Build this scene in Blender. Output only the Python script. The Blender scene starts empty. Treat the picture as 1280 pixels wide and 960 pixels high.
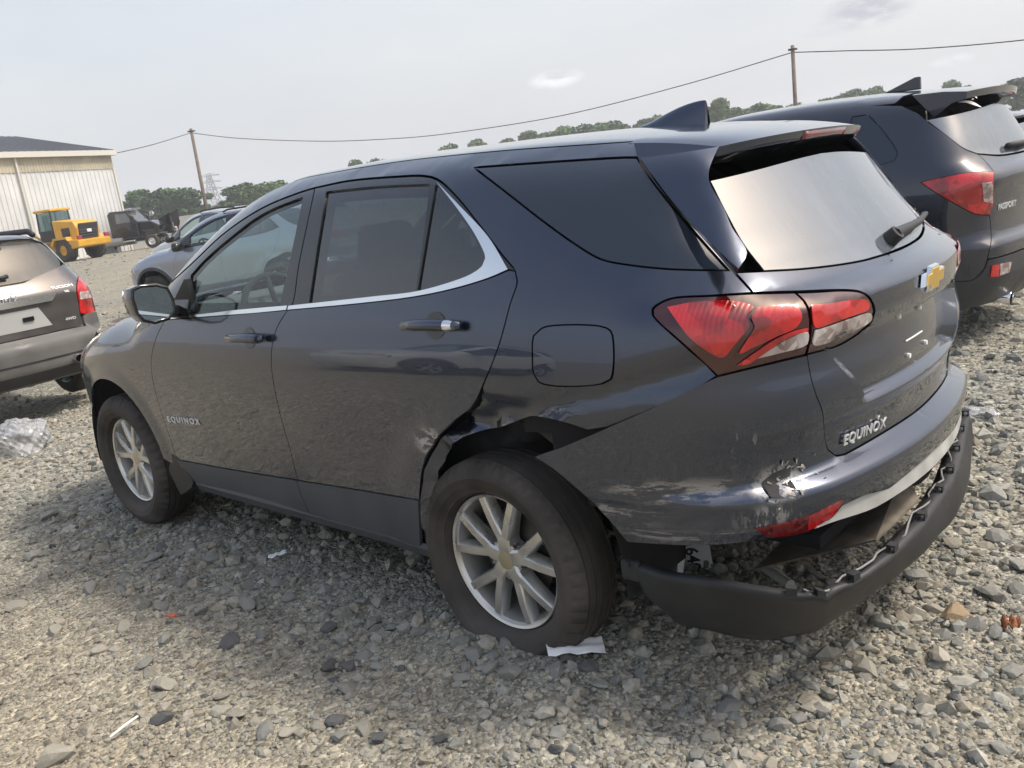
import bpy, bmesh, math, random
import numpy as np
from mathutils import Vector, Matrix
from mathutils.geometry import delaunay_2d_cdt
random.seed(7); RNG=np.random.default_rng(11)
scene=bpy.context.scene
COL=scene.collection
# ---------------------------------------------------------------- camera
CAM_F,CAM_YAW,CAM_PITCH,CAM_ROLL=1085.7245,-.7989,.2258,-.1394
CAM_POS=Vector((-1.8988,2.6643,1.5136))
_f=Vector((math.cos(CAM_PITCH)*math.cos(CAM_YAW),math.cos(CAM_PITCH)*math.sin(CAM_YAW),-math.sin(CAM_PITCH)))
_r=_f.cross(Vector((0,0,1))).normalized();_u=_r.cross(_f)
_cr,_sr=math.cos(CAM_ROLL),math.sin(CAM_ROLL)
_R=_r*_cr+_u*_sr;_U=-_r*_sr+_u*_cr
cd=bpy.data.cameras.new('camera');camo=bpy.data.objects.new('camera',cd);COL.objects.link(camo)
cd.sensor_width=36;cd.lens=CAM_F/1280*36;cd.clip_start=.05;cd.clip_end=3000
camo.matrix_world=Matrix(((_R.x,_U.x,-_f.x,CAM_POS.x),(_R.y,_U.y,-_f.y,CAM_POS.y),(_R.z,_U.z,-_f.z,CAM_POS.z),(0,0,0,1)))
scene.camera=camo
def at(px,py,dist):
    """world point seen at pixel (px,py) of the 1280x960 photo, at horizontal-ish depth dist"""
    d=_f+_R*((px-640)/CAM_F)-_U*((py-480)/CAM_F)
    return CAM_POS+d*dist
def atz(px,py,z):
    d=_f+_R*((px-640)/CAM_F)-_U*((py-480)/CAM_F)
    return CAM_POS+d*((z-CAM_POS.z)/d.z)
# ---------------------------------------------------------------- sky and sun
SUN_DIR=Vector((-.55,-.48,1.0)).normalized()
w=bpy.data.worlds.new('World');scene.world=w;w.use_nodes=True
nt=w.node_tree;N=nt.nodes;bg=N['Background']
sky=N.new('ShaderNodeTexSky');sky.sky_type='NISHITA';sky.sun_disc=False
sky.sun_elevation=math.asin(SUN_DIR.z);sky.sun_rotation=math.atan2(SUN_DIR.x,SUN_DIR.y)
sky.dust_density=6;sky.air_density=1.4;sky.ozone_density=1.0;sky.altitude=0
SKY_STRENGTH=.15
# thin high haze: the sky greyed and evened out, with faint cloud texture
hsv=N.new('ShaderNodeHueSaturation');hsv.inputs['Saturation'].default_value=1.1;hsv.inputs['Value'].default_value=.85
nt.links.new(sky.outputs[0],hsv.inputs['Color'])
tc=N.new('ShaderNodeTexCoord');noi=N.new('ShaderNodeTexNoise');noi.inputs['Scale'].default_value=2.6;noi.inputs['Detail'].default_value=7;noi.inputs['Roughness'].default_value=.55
mp=N.new('ShaderNodeMapping');mp.inputs['Scale'].default_value=(1,1,3.0);nt.links.new(tc.outputs['Generated'],mp.inputs['Vector']);nt.links.new(mp.outputs[0],noi.inputs['Vector'])
cr_=N.new('ShaderNodeValToRGB');cr_.color_ramp.elements[0].position=.35;cr_.color_ramp.elements[0].color=(3.6,3.74,4.0,1);cr_.color_ramp.elements[1].position=.75;cr_.color_ramp.elements[1].color=(4.2,4.25,4.32,1)
nt.links.new(noi.outputs['Fac'],cr_.inputs['Fac'])
mixs=N.new('ShaderNodeMix');mixs.data_type='RGBA'
# the haze is thickest low down and thins towards the zenith
sxyz=N.new('ShaderNodeSeparateXYZ');nt.links.new(tc.outputs['Generated'],sxyz.inputs[0])
mel=N.new('ShaderNodeMapRange');mel.interpolation_type='SMOOTHSTEP';mel.inputs[1].default_value=.0;mel.inputs[2].default_value=.75;mel.inputs[3].default_value=.80;mel.inputs[4].default_value=.22
nt.links.new(sxyz.outputs[2],mel.inputs[0]);nt.links.new(mel.outputs[0],mixs.inputs[0])
nt.links.new(hsv.outputs[0],mixs.inputs[6]);nt.links.new(cr_.outputs[0],mixs.inputs[7])
# two small clouds in the haze: a pale puff and a grey wisp
last=mixs.outputs[2]
cn=N.new('ShaderNodeTexNoise');cn.inputs['Scale'].default_value=38;cn.inputs['Detail'].default_value=8;cn.inputs['Roughness'].default_value=.6;nt.links.new(mp.outputs[0],cn.inputs['Vector'])
for (px,py,wd,hh,col,st) in ((695,99,34,11,(4.9,4.9,4.95,1),.8),(1085,12,46,20,(2.3,2.42,2.7,1),.9),(1040,34,36,10,(3.0,3.15,3.4,1),.6),(1190,76,24,7,(4.8,4.8,4.85,1),.5)):
    c=(_f+_R*((px-640)/CAM_F)-_U*((py-480)/CAM_F)).normalized();rt=c.cross(Vector((0,0,1))).normalized();up=rt.cross(c)
    vv=N.new('ShaderNodeVectorMath');vv.operation='SUBTRACT';nt.links.new(tc.outputs['Generated'],vv.inputs[0]);vv.inputs[1].default_value=c
    def dotn(d,k):
        q=N.new('ShaderNodeVectorMath');q.operation='DOT_PRODUCT';nt.links.new(vv.outputs[0],q.inputs[0]);q.inputs[1].default_value=d*(CAM_F/k);s=N.new('ShaderNodeMath');s.operation='POWER';nt.links.new(q.outputs['Value'],s.inputs[0]);s.inputs[1].default_value=2;return s
    d1=dotn(rt,wd);d2=dotn(up,hh);ad=N.new('ShaderNodeMath');ad.operation='ADD';nt.links.new(d1.outputs[0],ad.inputs[0]);nt.links.new(d2.outputs[0],ad.inputs[1])
    ms=N.new('ShaderNodeMapRange');ms.interpolation_type='SMOOTHSTEP';ms.inputs[1].default_value=1.3;ms.inputs[2].default_value=.0;nt.links.new(ad.outputs[0],ms.inputs[0])
    th=N.new('ShaderNodeMapRange');th.inputs[1].default_value=.34;th.inputs[2].default_value=.56;nt.links.new(cn.outputs['Fac'],th.inputs[0])
    mu=N.new('ShaderNodeMath');mu.operation='MULTIPLY';nt.links.new(ms.outputs[0],mu.inputs[0]);nt.links.new(th.outputs[0],mu.inputs[1])
    m2=N.new('ShaderNodeMath');m2.operation='MULTIPLY';nt.links.new(mu.outputs[0],m2.inputs[0]);m2.inputs[1].default_value=st
    fw=N.new('ShaderNodeVectorMath');fw.operation='DOT_PRODUCT';nt.links.new(tc.outputs['Generated'],fw.inputs[0]);fw.inputs[1].default_value=c;gt0=N.new('ShaderNodeMath');gt0.operation='GREATER_THAN';nt.links.new(fw.outputs['Value'],gt0.inputs[0]);gt0.inputs[1].default_value=.5
    m3=N.new('ShaderNodeMath');m3.operation='MULTIPLY';nt.links.new(m2.outputs[0],m3.inputs[0]);nt.links.new(gt0.outputs[0],m3.inputs[1])
    mc=N.new('ShaderNodeMix');mc.data_type='RGBA';nt.links.new(m3.outputs[0],mc.inputs[0]);nt.links.new(last,mc.inputs[6]);mc.inputs[7].default_value=col;last=mc.outputs[2]
nt.links.new(last,bg.inputs['Color']);bg.inputs['Strength'].default_value=SKY_STRENGTH
sl=bpy.data.lights.new('sun','SUN');sl.energy=1.9;sl.angle=math.radians(9.0);sl.color=(1,.945,.86)
so=bpy.data.objects.new('sun',sl);COL.objects.link(so);so.rotation_euler=SUN_DIR.to_track_quat('Z','Y').to_euler();so.location=(0,0,30)
vs=scene.view_settings;vs.view_transform='Standard';vs.look='None';vs.exposure=0.68;vs.gamma=1
scene.render.engine='CYCLES';scene.render.resolution_x=1024;scene.render.resolution_y=768
# ---------------------------------------------------------------- materials
MATS={}
def prin(name,col,rough=.5,metal=0,coat=0,coatr=.03,spec=.5,trans=0,ior=1.45,alpha=1,emit=None,es=0):
    m=bpy.data.materials.new(name);m.use_nodes=True;b=m.node_tree.nodes['Principled BSDF']
    b.inputs['Base Color'].default_value=(*col,1);b.inputs['Roughness'].default_value=rough;b.inputs['Metallic'].default_value=metal
    b.inputs['Coat Weight'].default_value=coat;b.inputs['Coat Roughness'].default_value=coatr;b.inputs['Specular IOR Level'].default_value=spec
    b.inputs['Transmission Weight'].default_value=trans;b.inputs['IOR'].default_value=ior
    MATS[name]=m;return m
def nd(m,t,**k):
    n=m.node_tree.nodes.new(t)
    for a,v in k.items():
        if a.startswith('i_'): n.inputs[a[2:].replace('_',' ')].default_value=v
        else: setattr(n,a,v)
    return n
def lk(m,a,b): m.node_tree.links.new(a,b)
def noise_var(m,scale=8,amt=.25,rough_amt=.15,bump=0,bscale=None,bdist=.01,detail=6,coord='Object'):
    """multiply the base colour and shift roughness with noise; optional bump"""
    b=m.node_tree.nodes['Principled BSDF'];tc=nd(m,'ShaderNodeTexCoord')
    n=nd(m,'ShaderNodeTexNoise');n.inputs['Scale'].default_value=scale;n.inputs['Detail'].default_value=detail
    lk(m,tc.outputs[coord],n.inputs['Vector'])
    c=b.inputs['Base Color'].default_value[:]
    r=nd(m,'ShaderNodeMix',data_type='RGBA');r.inputs[6].default_value=(*[v*(1-amt) for v in c[:3]],1);r.inputs[7].default_value=(*[min(1,v*(1+amt)) for v in c[:3]],1)
    mr=nd(m,'ShaderNodeMapRange');mr.inputs[1].default_value=.3;mr.inputs[2].default_value=.7
    lk(m,n.outputs['Fac'],mr.inputs[0]);lk(m,mr.outputs[0],r.inputs[0]);lk(m,r.outputs[2],b.inputs['Base Color'])
    r0=b.inputs['Roughness'].default_value
    m2=nd(m,'ShaderNodeMapRange');m2.inputs[1].default_value=.3;m2.inputs[2].default_value=.7;m2.inputs[3].default_value=max(0,r0-rough_amt);m2.inputs[4].default_value=min(1,r0+rough_amt)
    lk(m,n.outputs['Fac'],m2.inputs[0]);lk(m,m2.outputs[0],b.inputs['Roughness'])
    if bump:
        n2=nd(m,'ShaderNodeTexNoise');n2.inputs['Scale'].default_value=bscale or scale*4;n2.inputs['Detail'].default_value=8
        lk(m,tc.outputs[coord],n2.inputs['Vector'])
        bp=nd(m,'ShaderNodeBump');bp.inputs['Strength'].default_value=bump;bp.inputs['Distance'].default_value=bdist
        lk(m,n2.outputs['Fac'],bp.inputs['Height']);lk(m,bp.outputs[0],b.inputs['Normal'])
    return m
def car_paint(name,col,metal=.55,dust=.25,dustcol=(.30,.27,.22),scuff=None):
    m=prin(name,col,rough=.24,metal=metal,coat=1,coatr=.02)
    b=m.node_tree.nodes['Principled BSDF'];b.inputs['Coat IOR'].default_value=1.5
    tc=nd(m,'ShaderNodeTexCoord')
    n=nd(m,'ShaderNodeTexNoise');n.inputs['Scale'].default_value=2.2;n.inputs['Detail'].default_value=9;n.inputs['Roughness'].default_value=.65
    lk(m,tc.outputs['Object'],n.inputs['Vector'])
    fine=nd(m,'ShaderNodeTexNoise');fine.inputs['Scale'].default_value=90;fine.inputs['Detail'].default_value=3;lk(m,tc.outputs['Object'],fine.inputs['Vector'])
    mr=nd(m,'ShaderNodeMapRange');mr.inputs[1].default_value=.42;mr.inputs[2].default_value=.75;mr.inputs[3].default_value=.0;mr.inputs[4].default_value=dust
    lk(m,n.outputs['Fac'],mr.inputs[0])
    mu=nd(m,'ShaderNodeMath',operation='MULTIPLY');lk(m,mr.outputs[0],mu.inputs[0]);
    m3=nd(m,'ShaderNodeMapRange');m3.inputs[1].default_value=.3;m3.inputs[2].default_value=.7;m3.inputs[3].default_value=.4;m3.inputs[4].default_value=1.;lk(m,fine.outputs['Fac'],m3.inputs[0]);lk(m,m3.outputs[0],mu.inputs[1])
    fac=mu.outputs[0]
    mx=nd(m,'ShaderNodeMix',data_type='RGBA');mx.inputs[6].default_value=(*col,1);mx.inputs[7].default_value=(*dustcol,1);lk(m,fac,mx.inputs[0])
    last=mx.outputs[2]
    rr=nd(m,'ShaderNodeMapRange');rr.inputs[3].default_value=.012;rr.inputs[4].default_value=.30;lk(m,fac,rr.inputs[0]);lk(m,rr.outputs[0],b.inputs['Coat Roughness'])
    if scuff:
        # dull scrapes and scratches: stretched noise inside boxes given in object space (centre, half size, strength)
        tot=None
        for (c,h,st,sc,thr) in scuff:
            mpg=nd(m,'ShaderNodeMapping',vector_type='POINT');mpg.inputs['Scale'].default_value=sc;lk(m,tc.outputs['Object'],mpg.inputs['Vector'])
            sn=nd(m,'ShaderNodeTexNoise');sn.inputs['Scale'].default_value=1;sn.inputs['Detail'].default_value=10;sn.inputs['Roughness'].default_value=.7;lk(m,mpg.outputs[0],sn.inputs['Vector'])
            th=nd(m,'ShaderNodeMapRange');th.inputs[1].default_value=thr;th.inputs[2].default_value=thr+.07;lk(m,sn.outputs['Fac'],th.inputs[0])
            v=nd(m,'ShaderNodeVectorMath',operation='SUBTRACT');lk(m,tc.outputs['Object'],v.inputs[0]);v.inputs[1].default_value=c
            v2=nd(m,'ShaderNodeVectorMath',operation='DIVIDE');lk(m,v.outputs[0],v2.inputs[0]);v2.inputs[1].default_value=h
            ln=nd(m,'ShaderNodeVectorMath',operation='LENGTH');lk(m,v2.outputs[0],ln.inputs[0])
            ms=nd(m,'ShaderNodeMapRange');ms.inputs[1].default_value=1.0;ms.inputs[2].default_value=.45;lk(m,ln.outputs['Value'],ms.inputs[0])
            p=nd(m,'ShaderNodeMath',operation='MULTIPLY');lk(m,th.outputs[0],p.inputs[0]);lk(m,ms.outputs[0],p.inputs[1])
            p2=nd(m,'ShaderNodeMath',operation='MULTIPLY');lk(m,p.outputs[0],p2.inputs[0]);p2.inputs[1].default_value=st
            if tot is None: tot=p2.outputs[0]
            else:
                a=nd(m,'ShaderNodeMath',operation='MAXIMUM');lk(m,tot,a.inputs[0]);lk(m,p2.outputs[0],a.inputs[1]);tot=a.outputs[0]
        mx2=nd(m,'ShaderNodeMix',data_type='RGBA');lk(m,last,mx2.inputs[6]);mx2.inputs[7].default_value=(.42,.41,.40,1);lk(m,tot,mx2.inputs[0]);last=mx2.outputs[2]
        cw=nd(m,'ShaderNodeMath',operation='SUBTRACT');cw.inputs[0].default_value=1;lk(m,tot,cw.inputs[1]);lk(m,cw.outputs[0],b.inputs['Coat Weight'])
        mm=nd(m,'ShaderNodeMath',operation='MULTIPLY');lk(m,cw.outputs[0],mm.inputs[0]);mm.inputs[1].default_value=metal;lk(m,mm.outputs[0],b.inputs['Metallic'])
    lk(m,last,b.inputs['Base Color'])
    return m
def glass(name,tint,refl=1.0,rough=.0,dirt=.0,ior=1.45,dcol=(.35,.34,.31)):
    m=bpy.data.materials.new(name);m.use_nodes=True;t=m.node_tree;t.nodes.remove(t.nodes['Principled BSDF']);out=t.nodes['Material Output']
    tr=nd(m,'ShaderNodeBsdfTransparent');tr.inputs[0].default_value=(*tint,1)
    gl=nd(m,'ShaderNodeBsdfGlossy');gl.inputs['Roughness'].default_value=rough;gl.inputs['Color'].default_value=(refl,refl,refl,1)
    # two-sided Schlick reflectance of a thin pane
    lw=nd(m,'ShaderNodeLayerWeight');lw.inputs['Blend'].default_value=.5;pw=nd(m,'ShaderNodeMath',operation='POWER');pw.inputs[1].default_value=4.2;lk(m,lw.outputs['Facing'],pw.inputs[0])
    fr=nd(m,'ShaderNodeMapRange');f0=((ior-1)/(ior+1))**2*2;fr.inputs[3].default_value=f0;fr.inputs[4].default_value=.95;lk(m,pw.outputs[0],fr.inputs[0])
    mx=nd(m,'ShaderNodeMixShader');lk(m,fr.outputs[0],mx.inputs[0]);lk(m,tr.outputs[0],mx.inputs[1]);lk(m,gl.outputs[0],mx.inputs[2])
    sh=mx.outputs[0]
    if dirt:
        df=nd(m,'ShaderNodeBsdfDiffuse');df.inputs[0].default_value=(*dcol,1)
        tc=nd(m,'ShaderNodeTexCoord');n=nd(m,'ShaderNodeTexNoise');n.inputs['Scale'].default_value=2.2;n.inputs['Detail'].default_value=10;n.inputs['Roughness'].default_value=.62;dm=nd(m,'ShaderNodeMapping');dm.inputs['Rotation'].default_value=(.5,.3,.6);dm.inputs['Scale'].default_value=(1,2.6,.7);lk(m,tc.outputs['Object'],dm.inputs['Vector']);lk(m,dm.outputs[0],n.inputs['Vector'])
        mr=nd(m,'ShaderNodeMapRange');mr.inputs[1].default_value=.30;mr.inputs[2].default_value=.75;mr.inputs[3].default_value=dirt*.42;mr.inputs[4].default_value=dirt;lk(m,n.outputs['Fac'],mr.inputs[0])
        m2=nd(m,'ShaderNodeMixShader');lk(m,mr.outputs[0],m2.inputs[0]);lk(m,sh,m2.inputs[1]);lk(m,df.outputs[0],m2.inputs[2]);sh=m2.outputs[0]
    lk(m,sh,out.inputs['Surface']);MATS[name]=m;return m
PAINT=car_paint('dark_grey_metallic',(.046,.059,.092),metal=.88,dust=.05)
PAINTB=car_paint('scuffed_dark_grey',(.046,.059,.092),metal=.88,dust=.10,scuff=[
   ((-.66,.84,.672),(.26,.22,.045),.55,(9,9,42),.46),((-.885,.69,.665),(.085,.10,.055),.75,(30,30,30),.44),((-.52,.87,.60),(.16,.2,.05),.45,(9,9,55),.52),((-.70,.82,.545),(.32,.3,.022),.40,(7,7,70),.48),((-.86,.70,.585),(.10,.15,.05),.6,(34,34,10),.5),((-.83,.74,.78),(.05,.1,.10),.5,(40,40,8),.56)])
PAINTR=car_paint('scraped_door_grey',(.046,.059,.092),metal=.88,dust=.05,scuff=[((.21,.9,.73),(.10,.3,.07),.75,(16,16,34),.48),((1.9,.9,.56),(.20,.3,.05),.35,(10,10,60),.56)])
PAINTQ=car_paint('creased_quarter_grey',(.044,.056,.086),metal=.88,dust=.08,scuff=[((.12,.9,.76),(.12,.3,.06),.4,(20,20,30),.55),((-.35,.9,.86),(.10,.3,.04),.5,(24,24,40),.6)])
GBLK=prin('gloss_black',(.012,.013,.015),rough=.12,coat=.6)
CLAD=noise_var(prin('grey_cladding',(.055,.062,.072),rough=.42,spec=.4),scale=5,amt=.18,rough_amt=.06,bump=.25,bscale=900,bdist=.0006)
BPLAS=noise_var(prin('black_plastic',(.028,.029,.031),rough=.5,spec=.4),scale=6,amt=.35,rough_amt=.08,bump=.3,bscale=700,bdist=.0006)
RUBBER=noise_var(prin('tyre_rubber',(.064,.057,.051),rough=.75,spec=.3),scale=5,amt=.5,rough_amt=.08,bump=.15,bscale=120,bdist=.002)
CHROME=prin('chrome',(.82,.83,.85),rough=.12,metal=1)
ALLOY=noise_var(prin('alloy',(.58,.575,.55),rough=.30,metal=.8),scale=9,amt=.15,rough_amt=.06)
BADGE=prin('badge_silver',(.70,.71,.72),rough=.25,metal=.35)
DARK=prin('dark_void',(.012,.012,.013),rough=.9)
LINER=noise_var(prin('wheel_liner',(.02,.02,.021),rough=.9),scale=12,amt=.5)
GFRONT=glass('front_door_glass',(.84,.97,.93),refl=.95)
GTINT=glass('privacy_glass',(.06,.075,.08),refl=.98,ior=1.65)
GREAR=glass('rear_glass',(.03,.035,.035),refl=.95,dirt=.36,rough=.05,ior=2.1,dcol=(.35,.40,.47))
GWIND=glass('windscreen_glass',(.85,.96,.92),refl=.95)
GDARK=prin('dark_quarter_glass',(.018,.026,.042),rough=.03,spec=.6,coat=.5)
def lens_mat(name,c0,c1,c2,sc,rough=.12):
    """moulded lens: prism ribs and inner reflector facets vary the colour and relief under a glossy surface"""
    m=prin(name,c1,rough=rough,coat=1,coatr=.01,spec=.6);b=m.node_tree.nodes['Principled BSDF'];tc=nd(m,'ShaderNodeTexCoord')
    v=nd(m,'ShaderNodeTexVoronoi');v.inputs['Scale'].default_value=sc;lk(m,tc.outputs['Object'],v.inputs['Vector'])
    n=nd(m,'ShaderNodeTexNoise');n.inputs['Scale'].default_value=7;n.inputs['Detail'].default_value=3;lk(m,tc.outputs['Object'],n.inputs['Vector'])
    bw=nd(m,'ShaderNodeRGBToBW');lk(m,v.outputs['Color'],bw.inputs[0]);ad=nd(m,'ShaderNodeMath',operation='MULTIPLY_ADD');lk(m,bw.outputs[0],ad.inputs[0]);ad.inputs[1].default_value=.35;lk(m,n.outputs['Fac'],ad.inputs[2])
    r=nd(m,'ShaderNodeValToRGB');r.color_ramp.elements[0].position=.45;r.color_ramp.elements[0].color=(*c0,1);r.color_ramp.elements[1].position=.85;r.color_ramp.elements[1].color=(*c2,1);e=r.color_ramp.elements.new(.66);e.color=(*c1,1);lk(m,ad.outputs[0],r.inputs[0]);lk(m,r.outputs[0],b.inputs['Base Color'])
    w_=nd(m,'ShaderNodeTexWave');w_.inputs['Scale'].default_value=28;w_.inputs['Distortion'].default_value=.6;lk(m,tc.outputs['Object'],w_.inputs['Vector'])
    bp=nd(m,'ShaderNodeBump');bp.inputs['Strength'].default_value=.35;bp.inputs['Distance'].default_value=.002;lk(m,w_.outputs['Fac'],bp.inputs['Height']);lk(m,bp.outputs[0],b.inputs['Normal']);return m
RED=lens_mat('lamp_red',(.16,.003,.004),(.42,.004,.006),(.60,.018,.018),26)
REDD=lens_mat('lamp_dark_red',(.05,.003,.004),(.10,.004,.005),(.17,.006,.008),26)
LCLEAR=lens_mat('lamp_clear',(.20,.13,.125),(.42,.36,.345),(.66,.63,.61),34)
LBLACK=prin('lamp_black',(.045,.004,.006),rough=.08,coat=1)
LCOVER=glass('lamp_cover',(.98,.90,.90),refl=1.0)
SEATM=noise_var(prin('seat_cloth',(.07,.07,.072),rough=.9),scale=20,amt=.3)
GOLD=prin('gold',(.75,.50,.13),rough=.3,metal=.8)
WHITEP=prin('white_paper',(.80,.80,.80),rough=.7)
MIRG=prin('mirror_glass',(.62,.70,.72),rough=.02,metal=1)
STEEL=noise_var(prin('pale_steel',(.44,.445,.43),rough=.5,metal=.2),scale=9,amt=.2)
# ---------------------------------------------------------------- object helpers
def link(o,parent=None):
    COL.objects.link(o)
    if parent is not None: o.parent=parent
    return o
def tag(o,label,cat,group=None):
    o['label']=label;o['category']=cat
    if group:o['group']=group
    return o
def empty(name,loc=(0,0,0),rz=0):
    o=bpy.data.objects.new(name,None);COL.objects.link(o);o.location=loc;o.rotation_euler=(0,0,rz);o.empty_display_size=.2;return o
def mesh(name,V,F,mat,parent=None,smooth=False,normals=None):
    me=bpy.data.meshes.new(name);me.from_pydata([tuple(map(float,v)) for v in V],[],[tuple(map(int,f)) for f in F]);me.update()
    if mat is not None: me.materials.append(mat)
    if smooth: me.polygons.foreach_set('use_smooth',np.ones(len(me.polygons),bool))
    o=bpy.data.objects.new(name,me);return link(o,parent)
class MB:
    """collects simple solids into one mesh"""
    def __init__(s): s.V=[];s.F=[]
    def add(s,V,F):
        n=len(s.V);s.V+= [tuple(v) for v in V];s.F+=[tuple(i+n for i in f) for f in F];return s
    def box(s,c,h,M=None):
        x,y,z=h;V=[Vector((a*x,b*y,d*z)) for a in(-1,1) for b in(-1,1) for d in(-1,1)]
        if M is not None: V=[M@v for v in V]
        V=[v+Vector(c) for v in V]
        return s.add(V,[(0,1,3,2),(4,6,7,5),(0,4,5,1),(2,3,7,6),(0,2,6,4),(1,5,7,3)])
    def bbox(s,c,h,b=.01,M=None):
        """box with chamfered edges"""
        x,y,z=h;b=min(b,x*.49,y*.49,z*.49);V=[];idx={}
        for a in(-1,1):
            for e in(-1,1):
                for d in(-1,1):
                    for k in range(3):
                        p=[a*(x-b),e*(y-b),d*(z-b)];p[k]=(a,e,d)[k]*(x,y,z)[k];idx[(a,e,d,k)]=len(V);V.append(Vector(p))
        F=[]
        for k in range(3):
            o=[i for i in range(3) if i!=k]
            for sg in(-1,1):
                q=[]
                for (p,r) in ((-1,-1),(1,-1),(1,1),(-1,1)):
                    t=[0,0,0];t[k]=sg;t[o[0]]=p;t[o[1]]=r;q.append(idx[(*t,k)])
                F.append(tuple(q))
            for p in(-1,1):
                for r in(-1,1):
                    t0=[0,0,0];t0[o[0]]=p;t0[o[1]]=r;q=[]
                    a=list(t0);a[k]=-1;e=list(t0);e[k]=1
                    F.append((idx[(*a,o[0])],idx[(*e,o[0])],idx[(*e,o[1])],idx[(*a,o[1])]))
        for a in(-1,1):
            for e in(-1,1):
                for d in(-1,1): F.append(tuple(idx[(a,e,d,k)] for k in range(3)))
        if M is not None: V=[M@v for v in V]
        return s.add([v+Vector(c) for v in V],F)
    def tube(s,p,q,r,r2=None,n=10,caps=True):
        p=Vector(p);q=Vector(q);r2=r if r2 is None else r2;d=(q-p);a=d.normalized();t=a.orthogonal().normalized();b=a.cross(t)
        V=[p+(t*math.cos(2*math.pi*i/n)+b*math.sin(2*math.pi*i/n))*r for i in range(n)]+[q+(t*math.cos(2*math.pi*i/n)+b*math.sin(2*math.pi*i/n))*r2 for i in range(n)]
        F=[(i,(i+1)%n,n+(i+1)%n,n+i) for i in range(n)]
        if caps:F+=[tuple(range(n))[::-1],tuple(range(n,2*n))]
        return s.add(V,F)
    def sweep(s,pts,r,n=8,closed=False):
        P=[Vector(p) for p in pts];m=len(P);V=[];F=[];t=None
        for i in range(m):
            d=(P[(i+1)%m if closed else min(i+1,m-1)]-P[(i-1)%m if closed else max(i-1,0)]).normalized()
            t=(d.orthogonal() if t is None else t-d*t.dot(d)).normalized();b=d.cross(t);rr=r[i] if hasattr(r,'__len__') else r
            V+=[P[i]+(t*math.cos(2*math.pi*k/n)+b*math.sin(2*math.pi*k/n))*rr for k in range(n)]
        for i in range(m if closed else m-1):
            j=(i+1)%m
            F+=[(i*n+k,i*n+(k+1)%n,j*n+(k+1)%n,j*n+k) for k in range(n)]
        if not closed:F+=[tuple(range(n))[::-1],tuple(range((m-1)*n,m*n))]
        return s.add(V,F)
    def lathe(s,prof,n=48,axis='y',c=(0,0,0),closed=False):
        """prof: (axial, radius) pairs; axis y"""
        V=[];F=[];m=len(prof)
        for i in range(n):
            a=2*math.pi*i/n
            for (h,r) in prof:
                if axis=='y':V.append((c[0]+r*math.cos(a),c[1]+h,c[2]+r*math.sin(a)))
                elif axis=='x':V.append((c[0]+h,c[1]+r*math.cos(a),c[2]+r*math.sin(a)))
                else:V.append((c[0]+r*math.cos(a),c[1]+r*math.sin(a),c[2]+h))
        for i in range(n):
            j=(i+1)%n
            for k in range(m if closed else m-1):
                l=(k+1)%m;F.append((i*m+k,i*m+l,j*m+l,j*m+k))
        return s.add(V,F)
    def prism(s,poly,a,b,plane='xz'):
        """extrude polygon between a and b along the missing axis"""
        n=len(poly)
        def mk(p,h): return {'xz':(p[0],h,p[1]),'yz':(h,p[0],p[1]),'xy':(p[0],p[1],h)}[plane]
        return s.add([mk(p,a) for p in poly]+[mk(p,b) for p in poly],[tuple(range(n))[::-1],tuple(range(n,2*n))]+[(i,(i+1)%n,n+(i+1)%n,n+i) for i in range(n)])
    def build(s,name,mat,parent=None,smooth=False,angle=None,bevel=0,sub=0):
        o=mesh(name,s.V,s.F,mat,parent,smooth)
        bm=bmesh.new();bm.from_mesh(o.data);bmesh.ops.recalc_face_normals(bm,faces=bm.faces)
        if bevel: bmesh.ops.bevel(bm,geom=[e for e in bm.edges if e.is_manifold and e.calc_face_angle(0)>.5],offset=bevel,segments=2,affect='EDGES',profile=.6)
        if angle is not None:
            for f in bm.faces:f.smooth=True
            for e in bm.edges:
                if len(e.link_faces)==2 and e.calc_face_angle(0)>angle: e.smooth=False
        bm.to_mesh(o.data);bm.free();return o
def copy_tree(o,parent=None):
    c=o.copy();COL.objects.link(c)
    if parent is not None:c.parent=parent
    for ch in list(o.children): copy_tree(ch,c)
    return c
def text_mesh(name,body,size,mat,parent,origin,xdir,ydir,depth=.004,font_scale=(1,1),spacing=1.0,align='LEFT',shear=0,bold=0.0,fit=None):
    cu=bpy.data.curves.new(name,'FONT');cu.body=body;cu.size=size;cu.extrude=depth;cu.align_x=align;cu.space_character=spacing;cu.shear=shear;cu.offset=bold;cu.resolution_u=3
    t=bpy.data.objects.new(name,cu);COL.objects.link(t);bpy.context.view_layer.update()
    dg=bpy.context.evaluated_depsgraph_get();me=bpy.data.meshes.new_from_object(t.evaluated_get(dg));bpy.data.objects.remove(t);bpy.data.curves.remove(cu)
    me.materials.clear();me.materials.append(mat);X=Vector(xdir).normalized();Y=Vector(ydir);Y=(Y-X*Y.dot(X)).normalized();Z=X.cross(Y)
    if fit:
        xs=[v.co.x for v in me.vertices];ys=[v.co.y for v in me.vertices];font_scale=(fit[0]/(max(xs)-min(xs)),fit[1]/(max(ys)-min(ys)))
    for v in me.vertices:
        p=v.co.copy();v.co=Vector(origin)+X*p.x*font_scale[0]+Y*p.y*font_scale[1]+Z*p.z
    me.update();o=bpy.data.objects.new(name,me);return link(o,parent)
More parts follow.
